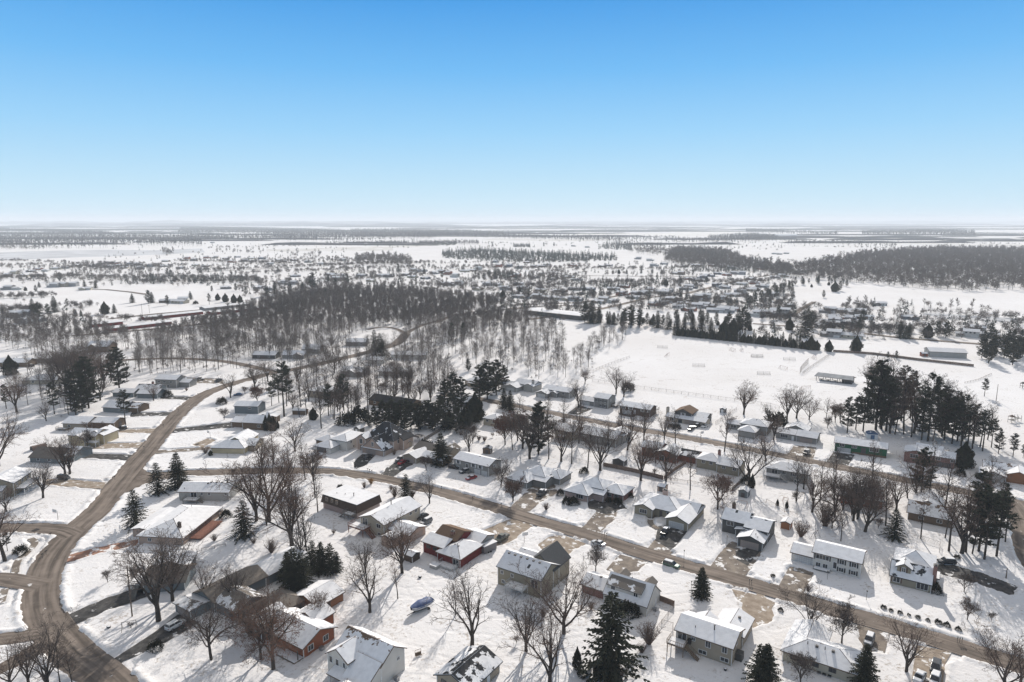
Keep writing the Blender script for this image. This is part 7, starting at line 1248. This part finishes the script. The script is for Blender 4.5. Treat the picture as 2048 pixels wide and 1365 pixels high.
# ------------------------------------------------------------------ fences
M_CL = mat('galvanised', (.22, .185, .165), .8); M_WOODF = mat('fence_wood', (.22, .15, .11), .9, noise=.35, nscale=1.5); M_WOODG = mat('fence_wood_grey', (.24, .21, .185), .9, noise=.3, nscale=1.5)
def fence(label, pts, kind='link', h=1.2, step=3.0, m=None):
    pts = [G(*p) for p in pts]; e = empty({'link': 'chain_link_fence', 'wood': 'board_fence', 'rail': 'rail_fence', 'net': 'net_fence'}[kind], label, 'fence', tuple(pts[0])); o0 = pts[0]; pn = MB(); m = m or {'link': M_CL, 'wood': M_WOODF, 'rail': M_WOODG, 'net': M_CL}[kind]; posts = []
    for a, b in zip(pts[:-1], pts[1:]):
        L = (b-a).length; n = max(1, int(L/step)); d = (b-a)/n; u = (b-a).normalized(); nr = Vector((-u.y, u.x, 0))
        for k in range(n+1): posts.append(a+d*k-o0)
        A, B = a-o0, b-o0
        if kind == 'wood':
            for k in range(max(1, int(L/.6))):
                s_ = L*k/max(1, int(L/.6)); e_ = s_+L/max(1, int(L/.6))-.03; hh = h+rnd(-.03, .03); p, q = A+u*s_, A+u*e_; pn.hexa([p-nr*.03, q-nr*.03, q+nr*.03, p+nr*.03], [p-nr*.03+Vector((0, 0, hh)), q-nr*.03+Vector((0, 0, hh)), q+nr*.03+Vector((0, 0, hh)), p+nr*.03+Vector((0, 0, hh))])
        else:
            pn.bar(A+Vector((0, 0, h)), B+Vector((0, 0, h)), .045 if kind != 'rail' else .05)
            for z in ((.12, .34, .56, .78, .98) if kind != 'rail' else (.45, .8)): pn.bar(A+Vector((0, 0, z*h)), B+Vector((0, 0, z*h)),   .013 if kind != 'rail' else .04, sides=3)
            if kind != 'rail':
                for k in range(int(L/.6)): p = A+u*(k*.6); pn.bar(p, p+u*.6+Vector((0, 0, h)), .013, sides=3)
    pn.build({'wood': 'boards', 'link': 'mesh_panel', 'net': 'mesh_panel', 'rail': 'rail'}[kind], m, e)
    pm = MB(); pm.tube([(0, 0, -.1), (0, 0, h+.08)], [.065]*2 if kind != 'wood' else [.07]*2, 6); pme = pm.mesh('post', [m if kind == 'wood' else (M_CL if kind != 'rail' else m)])
    seen = set()
    for p in posts[:98]:
        k = (round(p.x, 1), round(p.y, 1))
        if k in seen: continue
        seen.add(k); q = link(bpy.data.objects.new('post', pme)); q.parent = e; q.location = (p.x, p.y, 0)
    return e
fence('short brown board fence between the white cape house and the tan split level', [('q8', 1095, 655), ('q8', 1325, 745)], 'wood', 1.7)
fence('chain link fence running from the brown boards down to the bottom shrubs', [('q8', 1325, 770), ('g', 1195, 905), ('g', 1040, 1110), ('g', 925, 1265), ('g', 915, 1359)], 'link', 1.2)
fence('chain link fence left of the tan split level deck', [('g', 1195, 900), ('g', 1283, 925), ('g', 1283, 1000)], 'link', 1.2)
fence('long chain link fence along the near side of the snowy sports field', [('c', 650, 330), ('c', 1000, 385), ('c', 1350, 430), ('c', 1700, 478), ('c', 2048, 525), ('d', 120, 548)], 'link', 1.8, 4.0)
fence('chain link fence along the west edge of the sports field by the tree belt', [('c', 655, 255), ('c', 800, 195), ('c', 942, 145)], 'link', 1.8, 4.0)
fence('chain link fence right of the dark house with the stone chimney', [('c', 1785, 555), ('c', 1620, 665)], 'link', 1.5)
fence('weathered brown board fence across the middle block under the spreading tree', [('c', 735, 1000), ('c', 960, 1045), ('c', 1205, 1105)], 'wood', 1.8)
fence('brown board fence running up beside the rust red house', [('c', 1212, 1100), ('c', 1300, 1035), ('c', 1385, 980)], 'wood', 1.5)
fence('low rail fence continuing right from the board fence in the middle block', [('c', 1235, 1108), ('c', 1480, 1145), ('c', 1735, 1190)], 'rail', 1.2)
fence('grey board fence climbing beside the rusty tree behind the charcoal house', [('c', 1745, 1195), ('c', 1850, 1100), ('c', 1890, 1050)], 'wood', 1.5, m=M_WOODG)
fence('long dark brown board fence on the far side of the park', [('d', 545, 97), ('d', 860, 118), ('d', 1200, 163), ('d', 1650, 213)], 'wood', 1.8, 6.0)
fence('tall net backstop fence beside the park pavilion', [('d', 282, 268), ('d', 300, 240), ('d', 348, 190)], 'net', 4.0, 3.0)
fence('fence running from the backstop to the evergreen row', [('d', 305, 275), ('d', 400, 205), ('d', 520, 125)], 'net', 2.0, 4.0)
fence('chain link fence left of the long tan ranch at the bottom right', [('h', 10, 1095), ('h', 140, 1145)], 'link', 1.2)
fence('small garden fence in the yard right of the red timber deck house', [('e', 1590, 330), ('e', 1690, 310), ('e', 1780, 295)], 'rail', 1.1)
fence('chain link fence behind the tan cape house', [('h', 1130, 210), ('h', 1250, 240), ('h', 1385, 285), ('h', 1380, 340)], 'link', 1.3)
fence('chain link fence behind the sage ranch house', [('c', 450, 935), ('c', 600, 975), ('c', 740, 1005)], 'link', 1.2)
fence('fence line behind the charcoal house toward the cedar shed', [('h', 20, -60), ('h', 160, 20), ('h', 260, 60)], 'link', 1.2)
fence('row of low posts curving across the park right of the evergreen grove', [('d', 1580, 345), ('d', 1690, 320), ('d', 1790, 275)], 'rail', 1.0, 3)
fence('grey board fence behind the taupe split level house', [('q5', 1325, 420), ('q5', 1560, 275), ('q5', 1600, 240)], 'wood', 1.7, m=M_WOODG)
# ------------------------------------------------------------------ yard and street things
def pole(label, t, x, y, top, arm=True):
    b = G(t, x, y); H = height_for(b, px(t, x, top)[1]); e = empty('utility_pole', label, 'pole', (b.x, b.y, 0), R(rnd(0, 90))); m = MB(); m.tube([(0, 0, -.2), (0, 0, H)], [.17, .11], 8); m.build('pole', mat('pole_wood', (.13, .10, .08), .95), e)
    if arm: m = MB(); m.box(-1.1, 1.1, -.06, .06, H-.9, H-.75); m.build('crossarm', mat('pole_wood', (.13, .10, .08), .95), e)
    return e
pole('tall wooden pole standing by the dark driveway, lower left', 'e', 1042, 842, 440, False); pole('wooden pole in the park right of the evergreen grove', 'd', 1828, 482, 350, False)
pole('utility pole in the far left snowfield, left one', 'i', 833, 620, 550); pole('utility pole in the far left snowfield beside the lone pine', 'i', 875, 605, 555); pole('utility pole at the left district road', 'i', 480, 585, 545); pole('utility pole beside the road junction under the wood', 'j', 487, 850, 775); pole('utility pole at the wood edge above the junction', 'j', 658, 665, 590)
pole('utility pole beside the far central street', 'j', 625, 430, 390); pole('slim pole in the shaded yard of the cape house', 'h', 1905, 545, 460, False)
def mailbox(label, t, x, y, n=1):
    b = G(t, x, y)
    e = empty('mailbox', label, 'mailbox', (b.x, b.y, 0), SA); p = MB(); p.box(-.05, .05, -.05, .05, -.1, 1.15); p.build('post', M_WOODG, e); m = MB(); m.tube([(0, -.28, 1.25), (0, .28, 1.25)], [.13, .13], 8); m.build('letter_box', M_BLACKP, e)
for t, x, y, lb in [('g', 725, 205, 'mailbox left of the two across from the silver car'), ('g', 745, 210, 'middle mailbox across from the silver car'), ('g', 762, 215, 'right mailbox across from the silver car'), ('g', 1886, 583, 'left mailbox of the pair before the charcoal house driveway'), ('g', 1902, 587, 'right mailbox of the pair before the charcoal house driveway'), ('b', 888, 1040, 'left mailbox of the group on the snowbank by the winding middle street'), ('b', 903, 1046, 'middle mailbox on the snowbank by the middle street'), ('b', 922, 1052, 'right mailbox on the snowbank by the middle street'), ('b', 1470, 1180, 'mailbox beside the road below the taupe split level'), ('b', 1716, 1265, 'mailbox at the roadside right of the small street tree'), ('b', 1940, 1318, 'mailbox near the bend below the taupe driveway'), ('e', 335, 380, 'left mailbox on the small snowy island, left'), ('e', 365, 355, 'right mailbox on the small snowy island, left'), ('e', 400, 215, 'mailbox at the tip of the snowy island'), ('a', 905, 1100, 'mailbox at the mouth of the brown driveway'), ('a', 1135, 862, 'mailbox by the dark driveway on the winding road'), ('a', 1288, 690, 'mailbox by the tan driveway on the winding road'), ('a', 1405, 565, 'mailbox by the upper dark driveway'), ('a', 1560, 440, 'mailbox at the top driveway of the winding road'), ('h', 1522, 1045, 'left of the roadside mailboxes near the right edge'), ('h', 1540, 1048, 'middle roadside mailbox near the right edge'), ('h', 1558, 1052, 'right roadside mailbox near the right edge'), ('c', 570, 600, 'mailbox on the far street below the blue grey house'), ('c', 1472, 770, 'mailbox on the far street below the parked pickups'), ('c', 1505, 778, 'second mailbox right of the parked pickups')]: mailbox(lb, t, x, y)
def hoop(label, t, x, y, rz):
    b = G(t, x, y); e = empty('basketball_hoop', label, 'basketball hoop', (b.x, b.y, 0), rz); m = MB(); m.tube([(0, 0, -.1), (0, 0, 3.1)], [.07, .06], 6); m.bar((0, 0, 3.1), (0, -.8, 3.3), .05); m.build('post', M_CL, e); m = MB(); m.box(-.9, .9, -.86, -.82, 2.9, 3.95); m.build('backboard', M_TRIM, e)
    m = MB(); [m.bar((.23*math.cos(k*.785), -1.15+.23*math.sin(k*.785), 3.05), (.23*math.cos((k+1)*.785), -1.15+.23*math.sin((k+1)*.785), 3.05), .02) for k in range(8)]; m.build('rim', mat('orange_rim', (.5, .12, .03), .5), e)
hoop('basketball hoop beside the tan driveway of the tall tan house', 'g', 112, 265, R(20)); hoop('basketball hoop in the snow by the side street, left', 'q10', 915, 1105, R(-20)); hoop('basketball hoop beside the cream house driveway', 'a', 1658, 780, R(-40)); hoop('basketball hoop below the dark stone chimney house', 'c', 1500, 785, R(30))
def goal(label, t, x, y, rz, s=1.0):
    b = G(t, x, y); e = empty('soccer_goal', label, 'soccer goal', (b.x, b.y, .1), rz); m = MB(); W = 3.2*s; H = 2.2*s; D = 1.8*s
    for a_, b_ in (((-W, 0, 0), (-W, 0, H)), ((W, 0, 0), (W, 0, H)), ((-W, 0, H), (W, 0, H)), ((-W, D, 0), (W, D, 0)), ((-W, 0, H), (-W, D, 0)), ((W, 0, H), (W, D, 0)), ((-W, 0, 0), (-W, D, 0)), ((W, 0, 0), (W, D, 0))): m.bar(a_, b_, .06)
    m.build('frame', mat('rusty_metal', (.30, .17, .13), .7), e); m = MB()
    for k in range(13): u = -W+2*W*k/12; m.bar((u, 0, H), (u, D, 0), .014, sides=3)
    for k in range(1, 6): m.bar((-W, D*k/6, H*(1-k/6)), (W, D*k/6, H*(1-k/6)), .014, sides=3)
    m.build('net', mat('net_grey', (.30, .25, .23), .9), e)
for t, x, y, r_, lb in [('c', 1245, 130, 60, 'soccer goal in the left part of the snowy sports field'), ('c', 1758, 90, 100, 'left soccer goal near the far edge of the sports field'), ('c', 1832, 90, 80, 'right soccer goal near the far edge of the sports field'), ('d', 155, 235, 110, 'soccer goal on the right side of the sports field'), ('d', 402, 150, 80, 'soccer goal behind the right fence of the sports field'), ('d', 330, 395, 20, 'soccer goal lying low beside the bare trees of the park')]: goal(lb, t, x, y, R(r_))
M_BENCH = mat('bench_grey', (.16, .155, .15), .9)
def bleacher(label, t, x, y, L=8):
    b = G(t, x, y); e = empty('bleacher', label, 'bleacher', (b.x, b.y, .1), R(-12)); 
    for k in range(3): m = MB(); m.box(-L/2, L/2, k*.7, k*.7+.35, .4+k*.35, .45+k*.35); m.build('seat', M_BENCH, e)
    m = MB(); [(m.bar((u, 0, 0), (u, 1.8, 1.1), .04), m.bar((u, 1.8, 0), (u, 1.8, 1.9), .04)) for u in (-L/2+.2, 0, L/2-.2)]; m.bar((-L/2, 1.8, 1.9), (L/2, 1.8, 1.9), .04); m.bar((-L/2, 1.8, 1.5), (L/2, 1.8, 1.5), .03); m.build('frame', M_BENCH, e)
for t, x, y, lb in [('c', 1200, 68, 'bleacher nearest the left corner of the sports field'), ('c', 1487, 215, 'bleacher in the middle of the sports field'), ('c', 1950, 140, 'bleacher near the far right of the sports field'), ('c', 2000, 278, 'bleacher in the lower right of the sports field'), ('d', 202, 165, 'bleacher beside the right hand soccer goal'), ('k', 485, 865, 'bleacher nearest the clipped evergreen row')]: bleacher(lb, t, x, y)
# park pavilion
a, b = G('d', 410, 320), G('d', 690, 355); L = (b-a).length; e = empty('park_pavilion', 'long open sided park pavilion with a grey snowy roof on posts', 'pavilion', tuple(a), math.atan2(b.y-a.y, b.x-a.x))
for k in range(6):
    for yy in (.3, 7.2): m = MB(); m.box(L*k/5-.12, L*k/5+.12, yy-.12, yy+.12, 0, 3.0); m.build('post', M_WOODG, e)
m = MB(); m.box(L*.72, L, .4, 7.0, 0, 2.9); m.build('enclosed_room', wallm('dgrey'), e); m = MB()
for Q in ([(-1, -1, 2.9), (L+1, -1, 2.9), (L, 3.7, 4.4), (0, 3.7, 4.4)], [(L+1, 8.4, 2.9), (-1, 8.4, 2.9), (0, 3.7, 4.403), (L, 3.7, 4.403)]): m.hexa([(q[0], q[1], q[2]-.18) for q in Q], Q, 1); m.poly([(q[0], q[1], q[2]+.03) for q in Q], 0)
m.build('roof', [mat('thin_snow_roof', (.45, .45, .45), 1, noise=.3, nscale=.4), M_RTRIM], e)
for k in range(3): u = L*(.12+.2*k); m = MB(); m.box(u-.9, u+.9, 2.6, 3.4, .72, .78); m.box(u-.9, u+.9, 2.0, 2.3, .42, .47); m.box(u-.9, u+.9, 3.7, 4.0, .42, .47); m.box(u-.1, u+.1, 2.1, 3.9, 0, .72); o = m.build('picnic_table', M_WOODG, None); o.parent = None; o.matrix_world = Matrix.Translation(a) @ Matrix.Rotation(e.rotation_euler[2], 4, 'Z'); thing(o, 'wooden picnic table under the park pavilion roof', 'picnic table', 'picnic tables under the pavilion', True)
# pergola, gazebo, playground, quonset, small yard things
a, b = G('q5', 1140, 425), G('q5', 1300, 430); e = empty('gazebo', 'square gazebo with a dark flat roof behind the tan ranch house', 'gazebo', tuple(a), SA)
for x_ in (0, 4):
    for y_ in (0, 3.6): m = MB(); m.box(x_-.08, x_+.08, y_-.08, y_+.08, 0, 2.5); m.build('post', M_TRIMD, e)
m = MB(); m.hexa([(-.4, -.4, 2.5), (4.4, -.4, 2.5), (4.4, 4, 2.5), (-.4, 4, 2.5)], [(.6, .6, 3.0), (3.4, .6, 3.0), (3.4, 3, 3.0), (.6, 3, 3.0)]); m.build('roof', M_TRIMD, e)
a = G('d', 812, 785); e = empty('playhouse', 'round topped white and blue playhouse behind the green house', 'playhouse', tuple(a), R(-10)); m = MB(); pr = [(2.2*math.cos(math.pi*k/10)+2.2, 2.4+1.0*math.sin(math.pi*k/10)) for k in range(11)]
m.hexa([(0, 0, 0), (4.4, 0, 0), (4.4, 3, 0), (0, 3, 0)], [(0, 0, 2.4), (4.4, 0, 2.4), (4.4, 3, 2.4), (0, 3, 2.4)]); m.build('wall', M_TRIM, e); m = MB()
for (x0_, z0_), (x1_, z1_) in zip(pr[:-1], pr[1:]): m.poly([(x0_, -.1, z0_), (x1_, -.1, z1_), (x1_, 3.1, z1_), (x0_, 3.1, z0_)])
m.poly([(x_, -.05, z_) for x_, z_ in pr]); m.build('roof', mat('blue_panel', (.06, .11, .20), .6), e); m = MB(); m.box(1.4, 3.0, -.06, .02, 0, 2.1); m.build('door', mat('door_blue', (.10, .16, .25), .6), e)
a = G('a', 235, 870); e = empty('arched_shelter', 'brown half round metal shelter in the left back yard', 'shelter', tuple(a), R(-35)); e.scale = (.62, .6, .75); m = MB(); pr = [(2.6*math.cos(math.pi*k/10)+2.6, 2.7*math.sin(math.pi*k/10)) for k in range(11)]
for (x0_, z0_), (x1_, z1_) in zip(pr[:-1], pr[1:]): m.poly([(x0_, 0, z0_), (x1_, 0, z1_), (x1_, 9, z1_), (x0_, 9, z0_)])
m.build('arched_roof', mat('shelter_brown', (.16, .11, .09), .6), e); m = MB(); m.poly([(x_, .15, z_) for x_, z_ in pr]); m.build('end_wall', M_BLACKP, e)
a = G('d', 1950, 660); e = empty('playground_set', 'playground climbing set with a slide on the snow, far right of the park', 'playground', tuple(a), R(15))
for x_, y_ in ((0, 0), (2, 0), (0, 2), (2, 2), (5, 1), (7, 1), (5, 3), (7, 3)): m = MB(); m.tube([(x_, y_, 0), (x_, y_, 3.2)], [.08, .08], 6); m.build('post', M_TRIMD, e)
m = MB(); m.box(-.1, 2.1, -.1, 2.1, 1.4, 1.5); m.box(4.9, 7.1, .9, 3.1, 1.7, 1.8); m.box(2.1, 4.9, .9, 1.8, 1.5, 1.56); m.build('platform', M_DECKG, e); m = MB(); m.poly([(-.2, -.2, 3.1), (2.2, -.2, 3.1), (1, 1, 4.0)]); m.poly([(2.2, -.2, 3.1), (2.2, 2.2, 3.1), (1, 1, 4.0)]); m.poly([(2.2, 2.2, 3.1), (-.2, 2.2, 3.1), (1, 1, 4.0)]); m.poly([(-.2, 2.2, 3.1), (-.2, -.2, 3.1), (1, 1, 4.0)]); m.build('roof', M_WOODF, e)
m = MB(); m.hexa([(.6, -3.2, .2), (1.4, -3.2, .2), (1.4, 0, 1.35), (.6, 0, 1.35)], [(.6, -3.2, .3), (1.4, -3.2, .3), (1.4, 0, 1.45), (.6, 0, 1.45)]); m.build('slide', M_TRIM, e)
a = G('d', 2035, 385); e = empty('play_tower', 'small dark play tower at the right edge of the park', 'playground', tuple(a), R(10))
for x_, y_ in ((0, 0), (1.6, 0), (0, 1.6), (1.6, 1.6)): m = MB(); m.box(x_-.07, x_+.07, y_-.07, y_+.07, 0, 2.8); m.build('post', M_TRIMD, e)
m = MB(); m.box(-.1, 1.7, -.1, 1.7, 1.3, 1.4); m.build('platform', M_DECKG, e); m = MB(); [m.poly([p, q, (.8, .8, 3.9)]) for p, q in (((-.3, -.3, 2.8), (1.9, -.3, 2.8)), ((1.9, -.3, 2.8), (1.9, 1.9, 2.8)), ((1.9, 1.9, 2.8), (-.3, 1.9, 2.8)), ((-.3, 1.9, 2.8), (-.3, -.3, 2.8)))]; m.build('roof', M_TRIMD, e)
def swing(label, t, x, y, rz, W=3.0, m_=None):
    b = G(t, x, y); e = empty('swing_set', label, 'swing set', (b.x, b.y, 0), rz); m_ = m_ or M_WOODG; m = MB()
    for sx in (-W/2, W/2): m.bar((sx, -.9, 0), (sx, 0, 2.2), .06); m.bar((sx, .9, 0), (sx, 0, 2.2), .06)
    m.bar((-W/2, 0, 2.2), (W/2, 0, 2.2), .06); m.build('frame', m_, e); m = MB(); m.bar((-.3, 0, 2.2), (-.3, 0, .5), .015); m.bar((.3, 0, 2.2), (.3, 0, .5), .015); m.box(-.35, .35, -.12, .12, .46, .5); m.build('swing_seat', M_BLACKP, e)
swing('wooden A frame swing under the big bare tree, lower left', 'e', 1020, 945, R(20)); swing('pink timber swing set behind the charcoal house', 'q4', 640, 185, R(-30), 4.0, mat('swing_pink', (.38, .24, .18), .8)); swing('swing frame behind the white split level house', 'h', 405, 222, R(40), 2.6); swing('wooden arch frame among the back yard arborvitae', 'd', 168, 1290, R(-10), 1.6, mat('swing_pink', (.38, .24, .18), .8))
def firepit(label, t, x, y, w=.5, h=.45, name='fire_pit', cat='fire pit', m_=None):
    b = G(t, x, y); e = empty(name, label, cat, (b.x, b.y, .05)); m = MB(); m.tube([(0, 0, 0), (0, 0, h)], [w*.8, w], 10); m.build('bowl', m_ or M_BLACKP, e); m = MB(); m.tube([(0, 0, h), (0, 0, h+.08)], [w*.85, w*.6], 10); m.build('snow_cap', M_SNOWP, e)
firepit('black fire pit on the snow behind the dark red house', 'f', 1300, 535); firepit('small black yard stone on the lower left lawn', 'e', 858, 932); firepit('dark yard pot in the snow below the tan house', 'g', 1695, 1270, .35, .6)
# shed roofed outdoor objects by houses
b = G('q2', 2025, 960); e = empty('bench_swing', 'small wooden garden bench with an arched frame near the bottom centre', 'bench', tuple(b), R(30)); m = MB(); m.box(-.7, .7, -.25, .25, .4, .46); m.build('seat', M_DECK, e); m = MB(); m.box(-.7, .7, .22, .28, .46, 1.0); m.build('backrest', M_DECK, e); m = MB(); [m.bar((x_, y_, 0), (x_, y_, 1.6 if y_ > 0 else .42), .05) for x_ in (-.7, .7) for y_ in (-.22, .25)]; m.bar((-.7, .25, 1.6), (.7, .25, 1.6), .05); m.build('frame', M_DECK, e)
a = G('f', 1375, 460); e = empty('hot_tub', 'snow topped covered hot tub beside the deck of the dark red house', 'hot tub', tuple(a), SA); m = MB(); m.box(0, 2.3, 0, 2.1, 0, 1.0); m.build('tub', M_TRIM if False else wallm('lgrey'), e); m = MB(); m.box(-.05, 2.35, -.05, 2.15, 1.0, 1.16); m.build('cover', M_SNOWP, e)
for k, lb in enumerate(('left patio chair against the long tan ranch house', 'middle patio chair against the long tan ranch house', 'right patio chair against the long tan ranch house')):
    b = G('h', 432+k*42, 1290+k*14); e = empty('patio_chair', lb, 'chair', tuple(b), SA); m = MB(); m.box(-.35, .35, -.35, .35, .35, .45); m.build('seat', M_BLACKP, e); m = MB(); m.box(-.35, .35, .3, .38, .45, 1.1); m.build('backrest', M_BLACKP, e)
    for x_, y_ in ((-.3, -.3), (.3, -.3), (-.3, .3), (.3, .3)): m = MB(); m.box(x_-.03, x_+.03, y_-.03, y_+.03, 0, .35); m.build('leg', M_BLACKP, e)
def grill(label, t, x, y, z): b = G(t, x, y, z); e = empty('barbecue_grill', label, 'grill', tuple(b), SA); m = MB(); m.box(-.5, .5, -.28, .28, .1, .85); m.build('cart', M_BLACKP, e); m = MB(); m.tube([(-.5, 0, .85), (.5, 0, .85)], [.3, .3], 10); m.build('hood', M_BLACKP, e)
grill('black barbecue grill on the deck of the tan split level house', 'g', 1395, 1020, 2.5); grill('black grill on the deck of the light grey ranch house', 'q1', 1180, 735, 1.4); grill('black covered grill on the red timber deck', 'q1', 1130, 1115, .95)
def lamp(label, t, x, y): b = G(t, x, y); e = empty('lamp_post', label, 'lamp post', tuple(b)); m = MB(); m.tube([(0, 0, 0), (0, 0, 2.3)], [.05, .04], 6); m.build('post', M_BLACKP, e); m = MB(); m.hexa([(-.1, -.1, 2.3), (.1, -.1, 2.3), (.1, .1, 2.3), (-.1, .1, 2.3)], [(-.16, -.16, 2.65), (.16, -.16, 2.65), (.16, .16, 2.65), (-.16, .16, 2.65)]); m.build('lantern', M_BLACKP, e)
lamp('black lamp post on the shaded lawn of the white split level house', 'h', 498, 552); lamp('yard lamp post before the sage ranch house garage', 'g', 1370, 385); lamp('yard post on the snow left of the lone spruce', 'g', 1427, 635); lamp('slim lamp post beside the charcoal house driveway', 'q4', 422, 770); lamp('short dark post near the roadside of the white split level house', 'h', 806, 712)
# ------------------------------------------------------------------ labels of the plants: what they stand by
def side_words(p, hp):
    a, b = proj(p), proj(hp); dx, dy = a[0]-b[0], a[1]-b[1]
    if abs(dx) > 2.2*abs(dy): return 'right of' if dx > 0 else 'left of'
    return 'in front of' if dy > 0 else 'behind'
def short(lb):
    w_ = lb.replace(',', '').split(); stop = {'with', 'behind', 'beside', 'of', 'in', 'on', 'under', 'among', 'by', 'at', 'above', 'almost', 'left', 'below', 'head', 'far', 'wrapped', 'showing', 'facing'}
    out = []
    for i, q in enumerate(w_):
        if q in stop and i > 1: break
        out.append(q)
    s_ = ' '.join(out)
    if len(out) < 7 and len(out) < len(w_): s_ = ' '.join(w_[:len(out)+ (3 if len(out)+3 <= len(w_) else 0)]) if sum(1 for _, l2 in HOUSES if l2.startswith(s_)) > 1 else s_
    return s_
hl_ = [(o.location.copy(), short(l)) for o, l in HOUSES]
for e, k, H, desc in PLANTS:
    nm = TREES[k][3]; p = e.location; hp, hn = min(hl_, key=lambda q: (q[0]-p).length_squared); dist = (hp-p).length
    size = ('tall ' if H > 14 else 'small ' if H < 7 else 'medium ') if nm in ('bare_tree', 'spruce_tree', 'pine_tree') else ''
    if nm == 'spruce_tree' or nm == 'pine_tree': size = 'tall ' if H > 12 else 'small ' if H < 6 else ''
    kt = KINDTXT[nm]; kt = {'rust0': 'bare brown leaved', 'rust1': 'bare red leaved', 'rust2': 'small red leaved'}.get(k, kt)
    if 'leaved' in kt: size = ''
    noun = '' if nm in CATS or nm == 'evergreen_tree' else ' tree'
    if nm == 'pine_tree': kt = 'dense dark pine' if k == 'pineD' else 'open crowned pine'; noun = ''
    if nm == 'spruce_tree': noun = ''
    q = proj(p)
    if q[1] > 690 and q[0] > 1660 and q[0] < 2010 and q[1] < 905 and H > 6: place = 'in the dark grove by the park'
    elif dist < 45: place = f'{side_words(p, hp)} the {hn}'
    elif q[1] < 640: place = 'in the far ' + ('left district' if q[0] < 700 else 'central streets' if q[0] < 1348 else 'right district')
    else: place = 'in the snowy ' + ('left yards' if q[0] < 600 else 'middle yards' if q[0] < 1300 else 'yards by the park')
    e['label'] = f'{size}{kt}{noun} {place}'
    e['group'] = {'bare_tree': 'bare trees of the yards', 'spruce_tree': 'spruces of the yards', 'pine_tree': 'pines of the yards and grove', 'arborvitae': 'arborvitae of the yards', 'evergreen_shrub': 'evergreen shrubs of the yards', 'evergreen_tree': 'dense evergreens', 'bare_shrub': 'bare shrubs of the yards', 'dry_shrub': 'dry shrubs'}[nm]
# far houses: roof and wall are told apart by street corner rather than one by one; repeats that remain get their order in the picture
ONES = ['', 'first', 'second', 'third', 'fourth', 'fifth', 'sixth', 'seventh', 'eighth', 'ninth', 'tenth', 'eleventh', 'twelfth', 'thirteenth', 'fourteenth', 'fifteenth', 'sixteenth', 'seventeenth', 'eighteenth', 'nineteenth']
def ordw(n):
    if n > 99: return 'hundred and ' + ordw(n-100) if n > 100 else 'hundredth'
    if n < 20: return ONES[n]
    t_ = ['', '', 'twent', 'thirt', 'fort', 'fift', 'sixt', 'sevent', 'eight', 'ninet'][n//10]; return t_+'ieth' if n % 10 == 0 else t_+'y-'+ONES[n % 10]
def cap(lb, n): w_ = lb.split(); return ' '.join(w_[:n])
for o, sh in THINGS:
    if o.name.startswith('house') and o.get('group', '').startswith('houses in the far'):
        q = proj(o.location); band = 'back' if q[1] < 525 else 'upper' if q[1] < 560 else 'middle' if q[1] < 600 else 'front'; col = int(q[0]//170)
        o['label'] = f'small snowy house, {band} rows of the far ' + ['left edge', 'left fields', 'left district', 'left of centre', 'centre left', 'centre', 'centre right', 'right of centre', 'streets past the hedge', 'right streets', 'streets by the park', 'right fields', 'right edge'][max(0, min(12, col))]
byl = {}
for o, sh in THINGS:
    byl.setdefault(o['label'], []).append(o)
for lb, os_ in byl.items():
    if len(os_) < 2: continue
    os_.sort(key=lambda o: proj(o.location)[0])
    for i, o in enumerate(os_):
        wd = 'leftmost' if i == 0 else 'rightmost' if i == len(os_)-1 else ordw(i+1)+' from left,'
        o['label'] = f'{wd} {lb}'
for o, sh in THINGS:
    if len(o['label'].split()) > 16: print('LONG', o['label']); o['label'] = cap(o['label'], 16)
# ------------------------------------------------------------------ haze
hz = MB(); hz.box(-62000, 62000, -2000, 62000, -1.5, 200)
hm = bpy.data.materials.new('haze_air'); hm.use_nodes = True; t = hm.node_tree; t.nodes.clear()
pv = t.nodes.new('ShaderNodeVolumePrincipled'); pv.inputs['Color'].default_value = (.80, .85, .90, 1); pv.inputs['Density'].default_value = .00010; pv.inputs['Anisotropy'].default_value = 0.0
mo = t.nodes.new('ShaderNodeOutputMaterial'); t.links.new(pv.outputs[0], mo.inputs['Volume'])
ho = hz.build('haze', hm); tag(ho, 'pale winter haze over the whole plain', None, kind='stuff')
